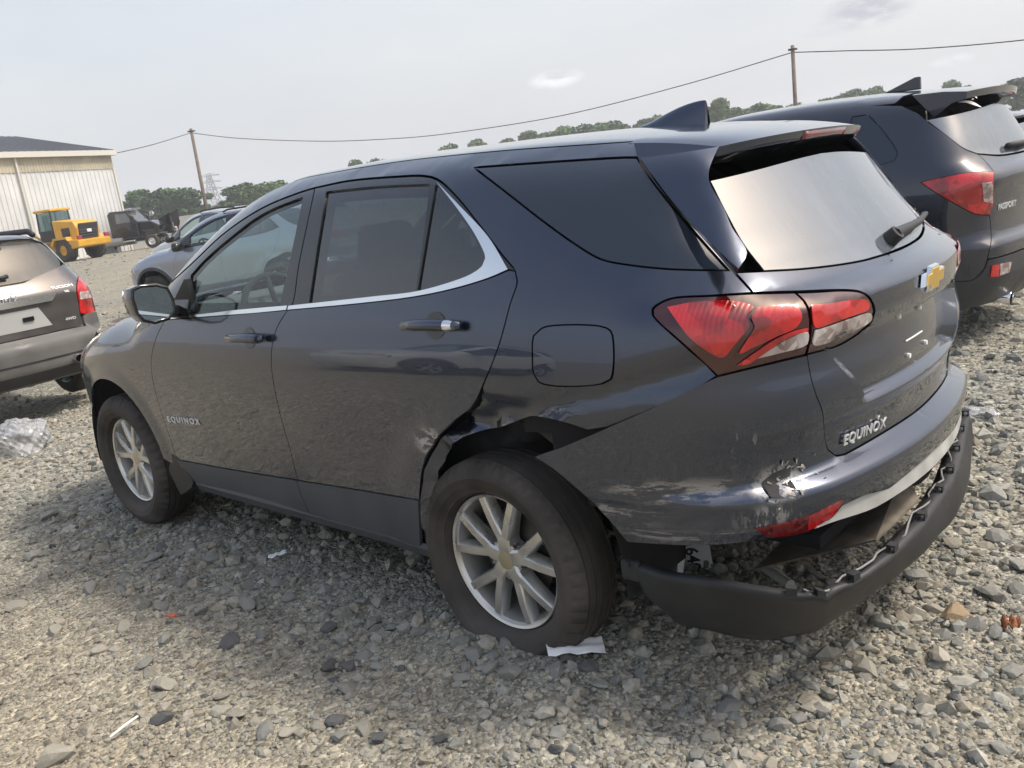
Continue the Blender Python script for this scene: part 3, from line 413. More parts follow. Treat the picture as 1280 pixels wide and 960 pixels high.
'uniside':[2.0841,1.2516,2.0547,1.2681,2.0034,1.2856,1.9324,1.3039,1.88,1.321,1.8333,1.3379,1.7894,1.355,1.7541,1.37,1.7206,1.3855,1.6878,1.4012,1.6551,1.417,1.6223,1.4325,1.5896,1.4474,1.5568,1.4615,1.5237,1.4745,1.4917,1.4862,1.4595,1.4975,1.4272,1.5082,1.3949,1.5183,1.3629,1.5278,1.3315,1.5367,1.3007,1.5449,1.2698,1.5524,1.2338,1.5598,1.1953,1.5664,1.1563,1.5723,1.1188,1.5775,1.0844,1.582,1.0532,1.5859,1.0263,1.5893,0.9806,1.5937,0.9396,1.5968,0.9029,1.5977,0.8675,1.5989,0.8326,1.6,0.7975,1.6009,0.7617,1.6013,0.7245,1.6011,0.691,1.6003,0.6559,1.5991,0.6201,1.5975,0.5842,1.5957,0.549,1.5937,0.515,1.5916,0.4828,1.5896,0.453,1.5876,0.4187,1.5855,0.386,1.5835,0.3552,1.5813,0.326,1.5785,0.2986,1.5749,0.2574,1.5677,0.2172,1.5564,0.186,1.544,0.1545,1.5286,0.124,1.5115,0.0954,1.494,0.0739,1.4797,0.0531,1.4645,0.033,1.4488,0.0133,1.4328,-0.0061,1.417,-0.0252,1.4015,-0.0448,1.3857,-0.0647,1.3695,-0.0844,1.3534,-0.1034,1.3378,-0.1211,1.3233,-0.1372,1.3102,-0.1584,1.2941,-0.1773,1.2799,-0.1914,1.2665,-0.2036,1.238,-0.2029,1.2254,-0.1996,1.2115,-0.1942,1.1965,-0.1891,1.1801,-0.1856,1.1661,-0.1818,1.1508,-0.1774,1.1345,-0.1722,1.1175,-0.1663,1.1002,-0.1596,1.0831,-0.1523,1.0665,-0.1444,1.0507,-0.1358,1.0347,-0.1265,1.0186,-0.1167,1.0026,-0.1063,0.9867,-0.0957,0.9711,-0.0848,0.9559,-0.072,0.9382,-0.0593,0.9207,-0.0459,0.9036,-0.0315,0.8873,-0.0158,0.8722,0.0064,0.856,0.0318,0.8413,0.0586,0.8269,0.0848,0.8112,0.1098,0.7948,0.1353,0.7777,0.1604,0.7595,0.1845,0.7398,0.2077,0.7181,0.2294,0.6952,0.2495,0.671,0.2677,0.6454,0.2796,0.6247,0.2897,0.603,0.2987,0.5805,0.3071,0.5576,0.3154,0.5345,0.3242,0.5116,0.3292,0.4891,0.3355,0.4652,0.3411,0.4419,0.344,0.4208,0.3419,0.404,0.3233,0.3816,0.3011,0.3751,0.2911,0.3895,0.2838,0.4162,0.2783,0.4475,0.2726,0.4759,0.2669,0.4989,0.2614,0.522,0.255,0.5449,0.2468,0.5675,0.2346,0.595,0.2204,0.6219,0.2035,0.648,0.1842,0.6736,0.1623,0.6984,0.1368,0.7202,0.1056,0.7383,0.0709,0.7533,0.0362,0.7662,0.0103,0.7744,-0.0155,0.7811,-0.0414,0.7874,-0.0673,0.7946,-0.0918,0.8027,-0.1168,0.8115,-0.1412,0.8204,-0.1643,0.8285,-0.1853,0.8353,-0.2059,0.8423,-0.2219,0.8482,-0.2394,0.8523,-0.2554,0.8538,-0.2725,0.8538,-0.2899,0.8526,-0.3068,0.8508,-0.3225,0.8485,-0.3391,0.8451,-0.3548,0.8407,-0.37,0.8359,-0.3849,0.8313,-0.4007,0.8359,-0.4161,0.8402,-0.4311,0.8442,-0.4457,0.8484,-0.4599,0.8529,-0.4736,0.858,-0.4868,0.8637,-0.4991,0.8701,-0.511,0.8769,-0.5224,0.884,-0.5335,0.8914,-0.5445,0.8989,-0.5553,0.9065,-0.5661,0.9141,-0.5754,0.9207,-0.5847,0.9276,-0.594,0.9347,-0.6033,0.9419,-0.6126,0.949,-0.6218,0.9562,-0.6311,0.9632,-0.6404,0.97,-0.6496,0.9765,-0.6426,0.9884,-0.6355,1.0003,-0.6285,1.0121,-0.6216,1.0237,-0.6146,1.0354,-0.6076,1.047,-0.6006,1.0586,-0.5935,1.0695,-0.5855,1.0812,-0.5771,1.0931,-0.5686,1.1048,-0.5606,1.1158,-0.5536,1.1258,-0.5482,1.1346,-0.545,1.1416,-0.5453,1.1545,-0.5521,1.162,-0.5634,1.1689,-0.5765,1.174,-0.586,1.1758,-0.5967,1.1763,-0.6083,1.1758,-0.6205,1.1747,-0.6328,1.1733,-0.645,1.1719,-0.6567,1.1708,-0.6677,1.1699,-0.6788,1.1689,-0.69,1.1678,-0.7012,1.1665,-0.7125,1.1653,-0.724,1.1639,-0.7356,1.1625,-0.73,1.1739,-0.7241,1.1853,-0.7176,1.1975,-0.7102,1.2112,-0.7046,1.222,-0.6985,1.2337,-0.6921,1.246,-0.6857,1.2587,-0.679,1.2717,-0.6721,1.2848,-0.665,1.2978,-0.658,1.3104,-0.6511,1.3225,-0.6439,1.3346,-0.6367,1.3467,-0.6294,1.3587,-0.6221,1.3705,-0.615,1.3823,-0.6079,1.394,-0.6011,1.4056,-0.5931,1.4195,-0.5851,1.4336,-0.5772,1.4477,-0.5693,1.4614,-0.5617,1.4744,-0.5542,1.4866,-0.5435,1.5021,-0.5331,1.5163,-0.5235,1.5311,-0.5157,1.5466,-0.5079,1.5628,-0.4961,1.5798,-0.4669,1.5817,-0.4373,1.5837,-0.4064,1.5858,-0.3731,1.5879,-0.3359,1.5903,-0.3099,1.592,-0.2817,1.5938,-0.2514,1.5958,-0.2194,1.5978,-0.1886,1.6,-0.1603,1.6022,-0.1312,1.6044,-0.1016,1.6066,-0.0719,1.6088,-0.0423,1.6109,-0.0132,1.6129,0.0223,1.6152,0.0583,1.6174,0.0949,1.6197,0.1319,1.6218,0.1693,1.6239,0.2071,1.626,0.2452,1.628,0.2833,1.6299,0.3272,1.6321,0.3703,1.6342,0.4127,1.6362,0.4541,1.6379,0.4949,1.6394,0.5358,1.6407,0.5771,1.6417,0.6186,1.6423,0.6611,1.6429,0.7055,1.6433,0.7524,1.6439,0.8033,1.6447,0.8608,1.6449,0.9193,1.6452,0.9782,1.6455,1.0365,1.6455,1.0935,1.6452,1.1482,1.6431,1.2,1.6384,1.2534,1.631,1.3032,1.6223,1.3511,1.6115,1.3994,1.5982,1.45,1.5833,1.4983,1.569,1.5479,1.5532,1.5982,1.5349,1.649,1.5146,1.6997,1.4928,1.75,1.4703,1.8003,1.4461,1.8511,1.4204,1.9018,1.3935,1.9521,1.3662,2.0016,1.3389,2.05,1.3113,2.1015,1.2806,2.1517,1.2509,2.2011,1.223,2.2504,1.1948,2.3,1.1671,2.33,1.17,2.2993,1.1802,2.2685,1.1904,2.2378,1.2006,2.207,1.2108,2.1763,1.221,2.1456,1.2312,2.1148,1.2414],
'dglass':[0.0808,1.5763,0.0565,1.5748,0.0326,1.5733,0.009,1.5718,-0.0143,1.5704,-0.0372,1.5689,-0.0598,1.5675,-0.082,1.5661,-0.1037,1.5647,-0.125,1.5634,-0.1459,1.562,-0.1664,1.5607,-0.1863,1.5593,-0.2063,1.558,-0.2268,1.5567,-0.2468,1.5555,-0.2711,1.5539,-0.2958,1.5523,-0.3205,1.5507,-0.3448,1.5491,-0.3683,1.5475,-0.3908,1.546,-0.412,1.5445,-0.4315,1.5431,-0.449,1.5417,-0.4644,1.5404,-0.4772,1.5392,-0.499,1.5366,-0.5163,1.5342,-0.526,1.5197,-0.5347,1.5056,-0.5441,1.49,-0.5509,1.4791,-0.5581,1.4673,-0.5655,1.455,-0.5731,1.4423,-0.5808,1.4294,-0.5883,1.4165,-0.5957,1.4039,-0.6028,1.3916,-0.6102,1.379,-0.6176,1.3663,-0.625,1.3535,-0.6323,1.3407,-0.6396,1.3281,-0.6467,1.3156,-0.6534,1.3036,-0.6601,1.2916,-0.6665,1.2799,-0.6728,1.2685,-0.6789,1.2573,-0.6849,1.2462,-0.6909,1.2349,-0.697,1.2236,-0.6856,1.2261,-0.6742,1.2285,-0.663,1.2308,-0.652,1.233,-0.641,1.2351,-0.6303,1.2372,-0.6197,1.2392,-0.6092,1.2413,-0.599,1.2433,-0.5889,1.2455,-0.5776,1.2479,-0.5663,1.2504,-0.5548,1.2529,-0.5433,1.2553,-0.5318,1.2578,-0.5202,1.2602,-0.5088,1.2627,-0.4976,1.2652,-0.4809,1.269,-0.4649,1.2728,-0.449,1.2773,-0.4326,1.2836,-0.4184,1.2907,-0.4041,1.2991,-0.3893,1.3084,-0.374,1.3184,-0.3578,1.3288,-0.3419,1.3389,-0.3252,1.3497,-0.3078,1.361,-0.2898,1.3728,-0.2713,1.3847,-0.2525,1.3968,-0.236,1.4074,-0.2194,1.4181,-0.2025,1.429,-0.1841,1.4401,-0.1652,1.4515,-0.1455,1.4631,-0.1249,1.4749,-0.104,1.4866,-0.0821,1.4986,-0.0588,1.5109,-0.0342,1.5235,-0.0082,1.5363,0.0195,1.5494,0.049,1.5628],
'fuel':[-0.2603,1.0465,-0.261,1.0699,-0.2646,1.0906,-0.2869,1.1114,-0.3023,1.1165,-0.3216,1.1188,-0.3337,1.1197,-0.3483,1.1203,-0.3644,1.1206,-0.381,1.1205,-0.3971,1.12,-0.412,1.1192,-0.4247,1.1178,-0.4346,1.1161,-0.4485,1.1119,-0.4576,1.1047,-0.4617,1.092,-0.4626,1.0753,-0.4629,1.0602,-0.4622,1.0424,-0.4609,1.0245,-0.4589,1.009,-0.456,0.9923,-0.4508,0.9791,-0.4284,0.9652,-0.418,0.9623,-0.4045,0.9598,-0.3886,0.9577,-0.3713,0.9559,-0.3535,0.9546,-0.3361,0.9539,-0.3204,0.9537,-0.3076,0.9542,-0.2866,0.9569,-0.2716,0.9635,-0.2601,0.9857,-0.2588,1.0037,-0.2597,1.0252],
'tailgate':[-0.7094,1.2161,-0.7165,1.2024,-0.7234,1.1888,-0.7298,1.1755,-0.7356,1.1625,-0.7472,1.1606,-0.7588,1.1588,-0.7703,1.1569,-0.7821,1.155,-0.7942,1.1529,-0.8069,1.1507,-0.8204,1.1482,-0.8323,1.1461,-0.846,1.1438,-0.861,1.1414,-0.8769,1.1387,-0.8934,1.1359,-0.9102,1.1327,-0.9269,1.1293,-0.9426,1.1256,-0.9567,1.1217,-0.9685,1.1177,-0.9774,1.1135,-0.991,1.103,-1.0032,1.0895,-1.0141,1.0703,-1.0198,1.0506,-1.0174,1.0221,-1.0075,1.0145,-1.0424,0.9901,-1.0244,0.9828,-1.0004,0.978,-0.9768,0.9742,-0.9553,0.9715,-0.9354,0.9703,-0.9158,0.9705,-0.8692,0.9865,-0.8528,0.9877,-0.8371,0.9886,-0.8225,0.9888,-0.824,0.9712,-0.8246,0.9542,-0.8254,0.9371,-0.8265,0.9224,-0.8282,0.907,-0.8304,0.8916,-0.8332,0.8771,-0.8398,0.8566,-0.847,0.8347,-0.8504,0.8163,-0.854,0.7948,-0.8616,0.7696,-0.866,0.7495,-0.871,0.7251,-0.8779,0.7043,-0.9017,0.6766,-0.9304,0.67,-0.9641,0.6713,-0.9976,0.6727,-1.0312,0.6741,-1.0652,0.6752,-1.1,0.676,-1.1323,0.6763,-1.1653,0.6762,-1.1988,0.676,-1.2324,0.6756,-1.2661,0.6753,-1.2996,0.675,-1.2996,0.7058,-1.2996,0.7365,-1.2996,0.7673,-1.2996,0.798,-1.2996,0.8288,-1.2996,0.8595,-1.2996,0.8903,-1.2996,0.9211,-1.2996,0.9518,-1.2996,0.9826,-1.2996,1.0133,-1.2996,1.0441,-1.2996,1.0748,-1.2996,1.1056,-1.2996,1.1364,-1.2996,1.1671,-1.2129,1.1681,-1.1812,1.1688,-1.1513,1.1693,-1.1226,1.1698,-1.0947,1.1707,-1.0695,1.1719,-1.0446,1.1735,-1.0204,1.1752,-0.997,1.1771,-0.9746,1.179,-0.9557,1.1807,-0.9373,1.1825,-0.9194,1.1844,-0.902,1.1864,-0.885,1.1884,-0.8685,1.1905,-0.8517,1.1928,-0.8352,1.1953,-0.819,1.1978,-0.8034,1.2003,-0.7885,1.2028,-0.7743,1.2052,-0.7601,1.2076,-0.7467,1.2099,-0.7339,1.2121,-0.7216,1.2141],
'bumper':[-0.2504,0.748,-0.2655,0.7558,-0.2802,0.7634,-0.2948,0.771,-0.3098,0.7789,-0.3253,0.7872,-0.3409,0.7957,-0.3568,0.8045,-0.373,0.8136,-0.3853,0.8207,-0.398,0.828,-0.4108,0.8354,-0.4236,0.843,-0.4365,0.8507,-0.4493,0.8584,-0.4618,0.8661,-0.4742,0.8737,-0.4861,0.8811,-0.4976,0.8882,-0.5087,0.8951,-0.5193,0.9016,-0.5295,0.9078,-0.5392,0.9137,-0.5499,0.9202,-0.5603,0.9265,-0.5704,0.9326,-0.5802,0.9385,-0.5899,0.9443,-0.5995,0.9499,-0.6089,0.9553,-0.6183,0.9607,-0.6278,0.9659,-0.6372,0.971,-0.6468,0.976,-0.6567,0.9778,-0.6667,0.9794,-0.6766,0.981,-0.6867,0.9824,-0.6969,0.9838,-0.7075,0.985,-0.7185,0.9862,-0.7285,0.9871,-0.7389,0.9879,-0.7496,0.9885,-0.7608,0.989,-0.7723,0.9894,-0.7842,0.9896,-0.7965,0.9895,-0.8093,0.9893,-0.8225,0.9888,-0.824,0.9712,-0.8246,0.9542,-0.8254,0.9371,-0.8265,0.9224,-0.8282,0.907,-0.8304,0.8916,-0.8332,0.8771,-0.8398,0.8566,-0.847,0.8347,-0.8504,0.8163,-0.854,0.7948,-0.8616,0.7696,-0.866,0.7495,-0.871,0.7251,-0.8779,0.7043,-0.9017,0.6766,-0.9304,0.67,-0.9641,0.6713,-0.9976,0.6727,-1.0312,0.6741,-1.0652,0.6752,-1.1,0.676,-1.1323,0.6763,-1.1653,0.6762,-1.1988,0.676,-1.2324,0.6756,-1.2661,0.6753,-1.2996,0.675,-1.2996,0.645,-1.2996,0.615,-1.2996,0.585,-1.2996,0.555,-1.2615,0.5527,-1.2229,0.5506,-1.1852,0.5481,-1.15,0.545,-1.1151,0.5405,-1.0826,0.5352,-1.05,0.53,-0.9215,0.5657,-0.9036,0.5668,-0.8873,0.5651,-0.8777,0.5571,-0.8693,0.5459,-0.8585,0.5364,-0.8472,0.5309,-0.8346,0.5259,-0.8213,0.5215,-0.8076,0.5181,-0.794,0.516,-0.7814,0.5156,-0.7685,0.5166,-0.7556,0.5182,-0.7426,0.5201,-0.7297,0.5218,-0.7169,0.5227,-0.706,0.523,-0.6947,0.5231,-0.6833,0.523,-0.6718,0.5227,-0.6605,0.5223,-0.6494,0.5218,-0.6386,0.5212,-0.6285,0.5207,-0.6164,0.5201,-0.6052,0.5197,-0.5941,0.5193,-0.5825,0.519,-0.5695,0.5186,-0.5595,0.5183,-0.5488,0.5179,-0.5375,0.5175,-0.5255,0.5169,-0.5129,0.5161,-0.4999,0.515,-0.4864,0.5135,-0.4725,0.5117,-0.4584,0.5097,-0.4443,0.5078,-0.4375,0.5212,-0.4308,0.5346,-0.4241,0.5481,-0.4169,0.5617,-0.4091,0.5754,-0.401,0.5887,-0.3923,0.6022,-0.3831,0.6158,-0.3736,0.6293,-0.3638,0.6424,-0.354,0.655,-0.3445,0.6666,-0.3345,0.6782,-0.3244,0.6895,-0.3142,0.7003,-0.3041,0.7102,-0.2942,0.719,-0.2795,0.73,-0.265,0.739],
'reflector':[-0.6907,0.5635,-0.7019,0.5644,-0.7133,0.5648,-0.7248,0.565,-0.7362,0.5653,-0.7476,0.5658,-0.7607,0.5667,-0.7737,0.5677,-0.7869,0.569,-0.801,0.5709,-0.8123,0.5729,-0.8242,0.5754,-0.8367,0.578,-0.8498,0.5804,-0.8636,0.5822,-0.8783,0.5832,-0.8719,0.5709,-0.8659,0.5581,-0.8572,0.5473,-0.8472,0.5408,-0.8354,0.5353,-0.8228,0.5306,-0.8102,0.5268,-0.7984,0.524,-0.7861,0.5222,-0.7739,0.5217,-0.7621,0.5223,-0.7507,0.5236,-0.7365,0.5258,-0.7228,0.5293,-0.711,0.5356,-0.7001,0.5486],
'rglass_back':[-0.7023,1.4482,-0.7061,1.4336,-0.7097,1.4192,-0.7132,1.4048,-0.7167,1.3904,-0.7203,1.3762,-0.724,1.362,-0.7277,1.3476,-0.7313,1.3331,-0.735,1.3187,-0.7388,1.3045,-0.7429,1.2906,-0.7472,1.2772,-0.7525,1.2625,-0.7582,1.2483,-0.7642,1.2344,-0.7703,1.2206,-0.776,1.2067,-0.7906,1.2044,-0.8056,1.202,-0.821,1.1995,-0.8368,1.197,-0.853,1.1946,-0.8696,1.1923,-0.8862,1.1902,-0.9033,1.1882,-0.9208,1.1862,-0.9389,1.1843,-0.9574,1.1825,-0.9764,1.1807,-0.999,1.1788,-1.0226,1.177,-1.047,1.1752,-1.072,1.1737,-1.0976,1.1724,-1.1257,1.1715,-1.1546,1.171,-1.1848,1.1705,-1.2168,1.1698,-1.2996,1.1701,-1.2996,1.2006,-1.2996,1.2311,-1.2996,1.2616,-1.2996,1.2921,-1.2996,1.3226,-1.2996,1.353,-1.2996,1.3835,-1.2996,1.414,-1.2996,1.4445,-1.2996,1.475,-1.2671,1.4743,-1.2356,1.4737,-1.204,1.473,-1.1716,1.4723,-1.1372,1.4713,-1.1,1.47,-1.0739,1.4689,-1.0463,1.4676,-1.0175,1.4661,-0.9876,1.4646,-0.9569,1.4629,-0.9255,1.4611,-0.8936,1.4592,-0.8614,1.4574,-0.8291,1.4555,-0.7969,1.4536,-0.7649,1.4517,-0.7333,1.4499],
'wing':[-0.5248,1.5299,-0.541,1.5296,-0.5569,1.5293,-0.5724,1.529,-0.5875,1.5288,-0.6022,1.5285,-0.6165,1.5283,-0.6305,1.5283,-0.644,1.5283,-0.6573,1.5284,-0.6708,1.5285,-0.6847,1.5288,-0.6992,1.529,-0.7147,1.5293,-0.7309,1.5296,-0.7165,1.5168,-0.7045,1.5042,-0.6952,1.4921,-0.6888,1.4806,-0.6832,1.4656,-0.6813,1.4497,-0.6829,1.4365,-0.6866,1.4214,-0.6912,1.4055,-0.6958,1.39,-0.6991,1.376,-0.7012,1.3606,-0.7027,1.3463,-0.705,1.3314,-0.7087,1.3187,-0.714,1.3051,-0.7191,1.2913,-0.7224,1.2783,-0.7223,1.267,-0.7162,1.255,-0.707,1.2446,-0.6986,1.2338,-0.693,1.2439,-0.6873,1.254,-0.6815,1.264,-0.6756,1.2741,-0.6697,1.2842,-0.6639,1.2944,-0.6579,1.3047,-0.652,1.3152,-0.6461,1.3259,-0.6401,1.3369,-0.6339,1.3481,-0.6277,1.3595,-0.6213,1.3709,-0.615,1.3824,-0.6085,1.3939,-0.6021,1.4052,-0.5944,1.4188,-0.5866,1.4328,-0.5787,1.4467,-0.5709,1.4603,-0.5632,1.4733,-0.5557,1.4854,-0.5455,1.501,-0.5357,1.5154],
'wing0':[-0.5248,1.5299,-0.5408,1.5296,-0.5565,1.5294,-0.5719,1.5291,-0.5871,1.5289,-0.6024,1.5287,-0.618,1.5286,-0.6341,1.5286,-0.6505,1.5287,-0.6675,1.5289,-0.6852,1.5291,-0.7037,1.5294,-0.723,1.5298,-0.7432,1.5301,-0.7645,1.5303,-0.7474,1.517,-0.7322,1.5037,-0.7199,1.4909,-0.711,1.4788,-0.7028,1.4632,-0.6996,1.4465,-0.7013,1.4326,-0.706,1.4167,-0.7119,1.3998,-0.7177,1.3833,-0.7218,1.3684,-0.7242,1.3521,-0.7257,1.3371,-0.7283,1.3213,-0.7327,1.3079,-0.7389,1.2935,-0.7448,1.279,-0.7484,1.2653,-0.7478,1.2534,-0.7399,1.2409,-0.7281,1.2302,-0.7171,1.2194,-0.7098,1.2306,-0.7025,1.2417,-0.6951,1.2528,-0.6877,1.2639,-0.6802,1.2751,-0.6727,1.2864,-0.6652,1.2978,-0.6579,1.3095,-0.6507,1.3211,-0.6435,1.3331,-0.6364,1.3451,-0.6294,1.3571,-0.6225,1.3691,-0.6157,1.381,-0.6089,1.3929,-0.6022,1.4045,-0.5943,1.4184,-0.5864,1.4325,-0.5785,1.4465,-0.5707,1.4602,-0.563,1.4732,-0.5555,1.4854,-0.5454,1.501,-0.5356,1.5154],
'lamp_out':[-0.7356,1.1625,-0.7474,1.1606,-0.7593,1.1586,-0.7712,1.1566,-0.7833,1.1546,-0.7955,1.1525,-0.8079,1.1504,-0.8204,1.1482,-0.8234,1.1391,-0.8265,1.1286,-0.8275,1.1155,-0.8283,1.1002,-0.8291,1.08,-0.8281,1.0596,-0.8281,1.0402,-0.8279,1.0209,-0.8257,1.0045,-0.8225,0.9888,-0.8093,0.9893,-0.7965,0.9895,-0.7841,0.9896,-0.7722,0.9894,-0.7606,0.989,-0.7495,0.9885,-0.7387,0.9878,-0.7284,0.9871,-0.7185,0.9862,-0.7079,0.9851,-0.6977,0.9839,-0.6878,0.9826,-0.6782,0.9813,-0.6686,0.9798,-0.6591,0.9782,-0.6496,0.9765,-0.6426,0.9884,-0.6355,1.0003,-0.6285,1.0121,-0.6216,1.0237,-0.6146,1.0354,-0.6076,1.047,-0.6006,1.0586,-0.5935,1.0695,-0.5855,1.0812,-0.5771,1.0931,-0.5686,1.1048,-0.5606,1.1158,-0.5536,1.1258,-0.5482,1.1346,-0.545,1.1416,-0.5453,1.1545,-0.5521,1.162,-0.5634,1.1689,-0.5765,1.174,-0.586,1.1758,-0.5967,1.1763,-0.6083,1.1758,-0.6205,1.1747,-0.6328,1.1733,-0.645,1.1719,-0.6567,1.1708,-0.6677,1.1699,-0.6788,1.1689,-0.69,1.1678,-0.7012,1.1665,-0.7125,1.1653,-0.724,1.1639],
'lamp_in':[-0.8241,1.1475,-0.8369,1.145,-0.8509,1.1426,-0.8659,1.14,-0.8815,1.1374,-0.8975,1.1347,-0.9136,1.1317,-0.9296,1.1284,-0.9444,1.125,-0.9577,1.1214,-0.9688,1.1176,-0.9774,1.1135,-0.991,1.103,-1.0032,1.0895,-1.0141,1.0703,-1.0198,1.0506,-1.0174,1.0221,-1.0075,1.0146,-1.0421,0.9901,-1.0242,0.9828,-1.0001,0.978,-0.9766,0.9742,-0.9553,0.9715,-0.9363,0.9703,-0.9177,0.9704,-0.8718,0.9863,-0.8563,0.9873,-0.8413,0.9882,-0.8273,0.9883,-0.8301,1.0036,-0.8318,1.0197,-0.8319,1.039,-0.8317,1.0586,-0.8327,1.079,-0.8318,1.0992,-0.8308,1.1147,-0.8298,1.1279,-0.8268,1.1383],
'lg_red1':[-0.5724,1.1558,-0.5787,1.1566,-0.5851,1.1574,-0.5914,1.1582,-0.5976,1.1591,-0.6039,1.1598,-0.6103,1.1604,-0.6167,1.1608,-0.6232,1.161,-0.6298,1.1609,-0.6355,1.1606,-0.6414,1.1603,-0.6476,1.1597,-0.6538,1.1591,-0.6601,1.1584,-0.6664,1.1575,-0.6726,1.1565,-0.6786,1.1554,-0.6843,1.1542,-0.6897,1.1528,-0.6948,1.1514,-0.6993,1.1499,-0.7064,1.1472,-0.7134,1.1442,-0.7194,1.141,-0.7236,1.1375,-0.7251,1.1338,-0.7211,1.1281,-0.7133,1.1219,-0.7081,1.1153,-0.7096,1.1057,-0.7117,1.0954,-0.7095,1.0891,-0.7054,1.083,-0.7006,1.0769,-0.696,1.0708,-0.6915,1.0643,-0.6869,1.0578,-0.6823,1.0513,-0.6777,1.045,-0.6736,1.0383,-0.6694,1.0312,-0.665,1.0255,-0.6601,1.0229,-0.6556,1.024,-0.6506,1.0274,-0.6453,1.0325,-0.64,1.0384,-0.6349,1.0446,-0.6301,1.0502,-0.6257,1.0555,-0.6214,1.0609,-0.6173,1.0665,-0.6133,1.0724,-0.6095,1.0783,-0.6058,1.0844,-0.6019,1.0919,-0.5982,1.0996,-0.5948,1.1074,-0.5914,1.115,-0.588,1.1224,-0.5849,1.1292,-0.5818,1.136,-0.5787,1.1426,-0.5756,1.1492],
'lg_red2':[-0.7323,1.1324,-0.7389,1.1316,-0.7455,1.1308,-0.7522,1.13,-0.759,1.129,-0.766,1.1279,-0.7728,1.127,-0.7803,1.1264,-0.788,1.1256,-0.7953,1.1244,-0.8013,1.1224,-0.8056,1.1194,-0.8089,1.112,-0.8105,1.1024,-0.811,1.0926,-0.8085,1.0841,-0.8034,1.0764,-0.7968,1.0699,-0.7921,1.0669,-0.7867,1.0645,-0.7807,1.0626,-0.7744,1.061,-0.768,1.0594,-0.7618,1.0577,-0.7559,1.0558,-0.7501,1.0535,-0.7443,1.0512,-0.7384,1.0488,-0.7327,1.0464,-0.7271,1.044,-0.7217,1.0417,-0.7165,1.0395,-0.7101,1.0362,-0.7033,1.0323,-0.697,1.0288,-0.6921,1.0268,-0.6895,1.0274,-0.6901,1.0318,-0.6933,1.0392,-0.698,1.0481,-0.7031,1.057,-0.7074,1.0647,-0.7112,1.0715,-0.7152,1.078,-0.7185,1.0844,-0.7202,1.0908,-0.718,1.1013,-0.7163,1.1111,-0.7199,1.1184,-0.726,1.1254],
'lg_red3':[-0.6844,0.9979,-0.6894,1.002,-0.6945,1.0061,-0.6995,1.0102,-0.7046,1.0142,-0.7096,1.0182,-0.7147,1.0221,-0.7198,1.0259,-0.7249,1.0296,-0.7299,1.0335,-0.7349,1.0373,-0.74,1.0409,-0.7452,1.0444,-0.7504,1.0475,-0.7557,1.0503,-0.7619,1.0531,-0.7683,1.0556,-0.7749,1.0577,-0.7814,1.0595,-0.7879,1.0609,-0.7942,1.0617,-0.8024,1.0623,-0.8112,1.0624,-0.8186,1.0617,-0.8222,1.0601,-0.8195,1.0549,-0.8151,1.0533,-0.8085,1.0527,-0.8008,1.0523,-0.793,1.0516,-0.7859,1.05,-0.7801,1.0477,-0.7744,1.0449,-0.7687,1.0416,-0.7631,1.0381,-0.7576,1.0344,-0.7522,1.0307,-0.7465,1.0268,-0.7407,1.0225,-0.7349,1.0181,-0.7293,1.0138,-0.7241,1.0099,-0.7194,1.0065,-0.7122,1.0011,-0.7051,0.9975,-0.6986,0.9968,-0.6915,0.9974],
'lg_clear1':[-0.7212,1.0076,-0.7263,1.0113,-0.7314,1.015,-0.7365,1.0187,-0.7417,1.0223,-0.7469,1.0258,-0.7522,1.0292,-0.7576,1.0325,-0.7631,1.0359,-0.7687,1.0392,-0.7743,1.0422,-0.7801,1.0448,-0.786,1.0469,-0.7933,1.0493,-0.8015,1.0518,-0.8096,1.0535,-0.8165,1.0537,-0.8212,1.0513,-0.824,1.0419,-0.8242,1.0284,-0.822,1.0186,-0.8116,1.0139,-0.8065,1.0131,-0.8001,1.0125,-0.7929,1.0121,-0.7851,1.0119,-0.7773,1.0116,-0.7696,1.0113,-0.7624,1.011,-0.756,1.0106,-0.7485,1.01,-0.7414,1.0094,-0.7346,1.0089,-0.7279,1.0083],
'lg_red4':[-0.8366,1.1144,-0.8437,1.1135,-0.8508,1.1125,-0.8581,1.1114,-0.8657,1.1103,-0.8735,1.1091,-0.8816,1.1079,-0.8901,1.1067,-0.8999,1.1056,-0.9106,1.1046,-0.9218,1.1038,-0.9331,1.1028,-0.9442,1.1015,-0.9548,1.0999,-0.9643,1.0976,-0.9773,1.0937,-0.9888,1.0891,-0.9964,1.0833,-0.9996,1.0727,-0.9952,1.0629,-0.9886,1.0601,-0.9787,1.059,-0.9669,1.0588,-0.9543,1.0592,-0.942,1.0595,-0.9312,1.0594,-0.9218,1.0588,-0.9125,1.0582,-0.9035,1.0576,-0.8947,1.0571,-0.8862,1.0568,-0.878,1.0566,-0.8665,1.0559,-0.8552,1.0549,-0.8455,1.055,-0.8385,1.058,-0.835,1.0657,-0.834,1.0761,-0.8336,1.0866,-0.8333,1.0964,-0.8341,1.1058],
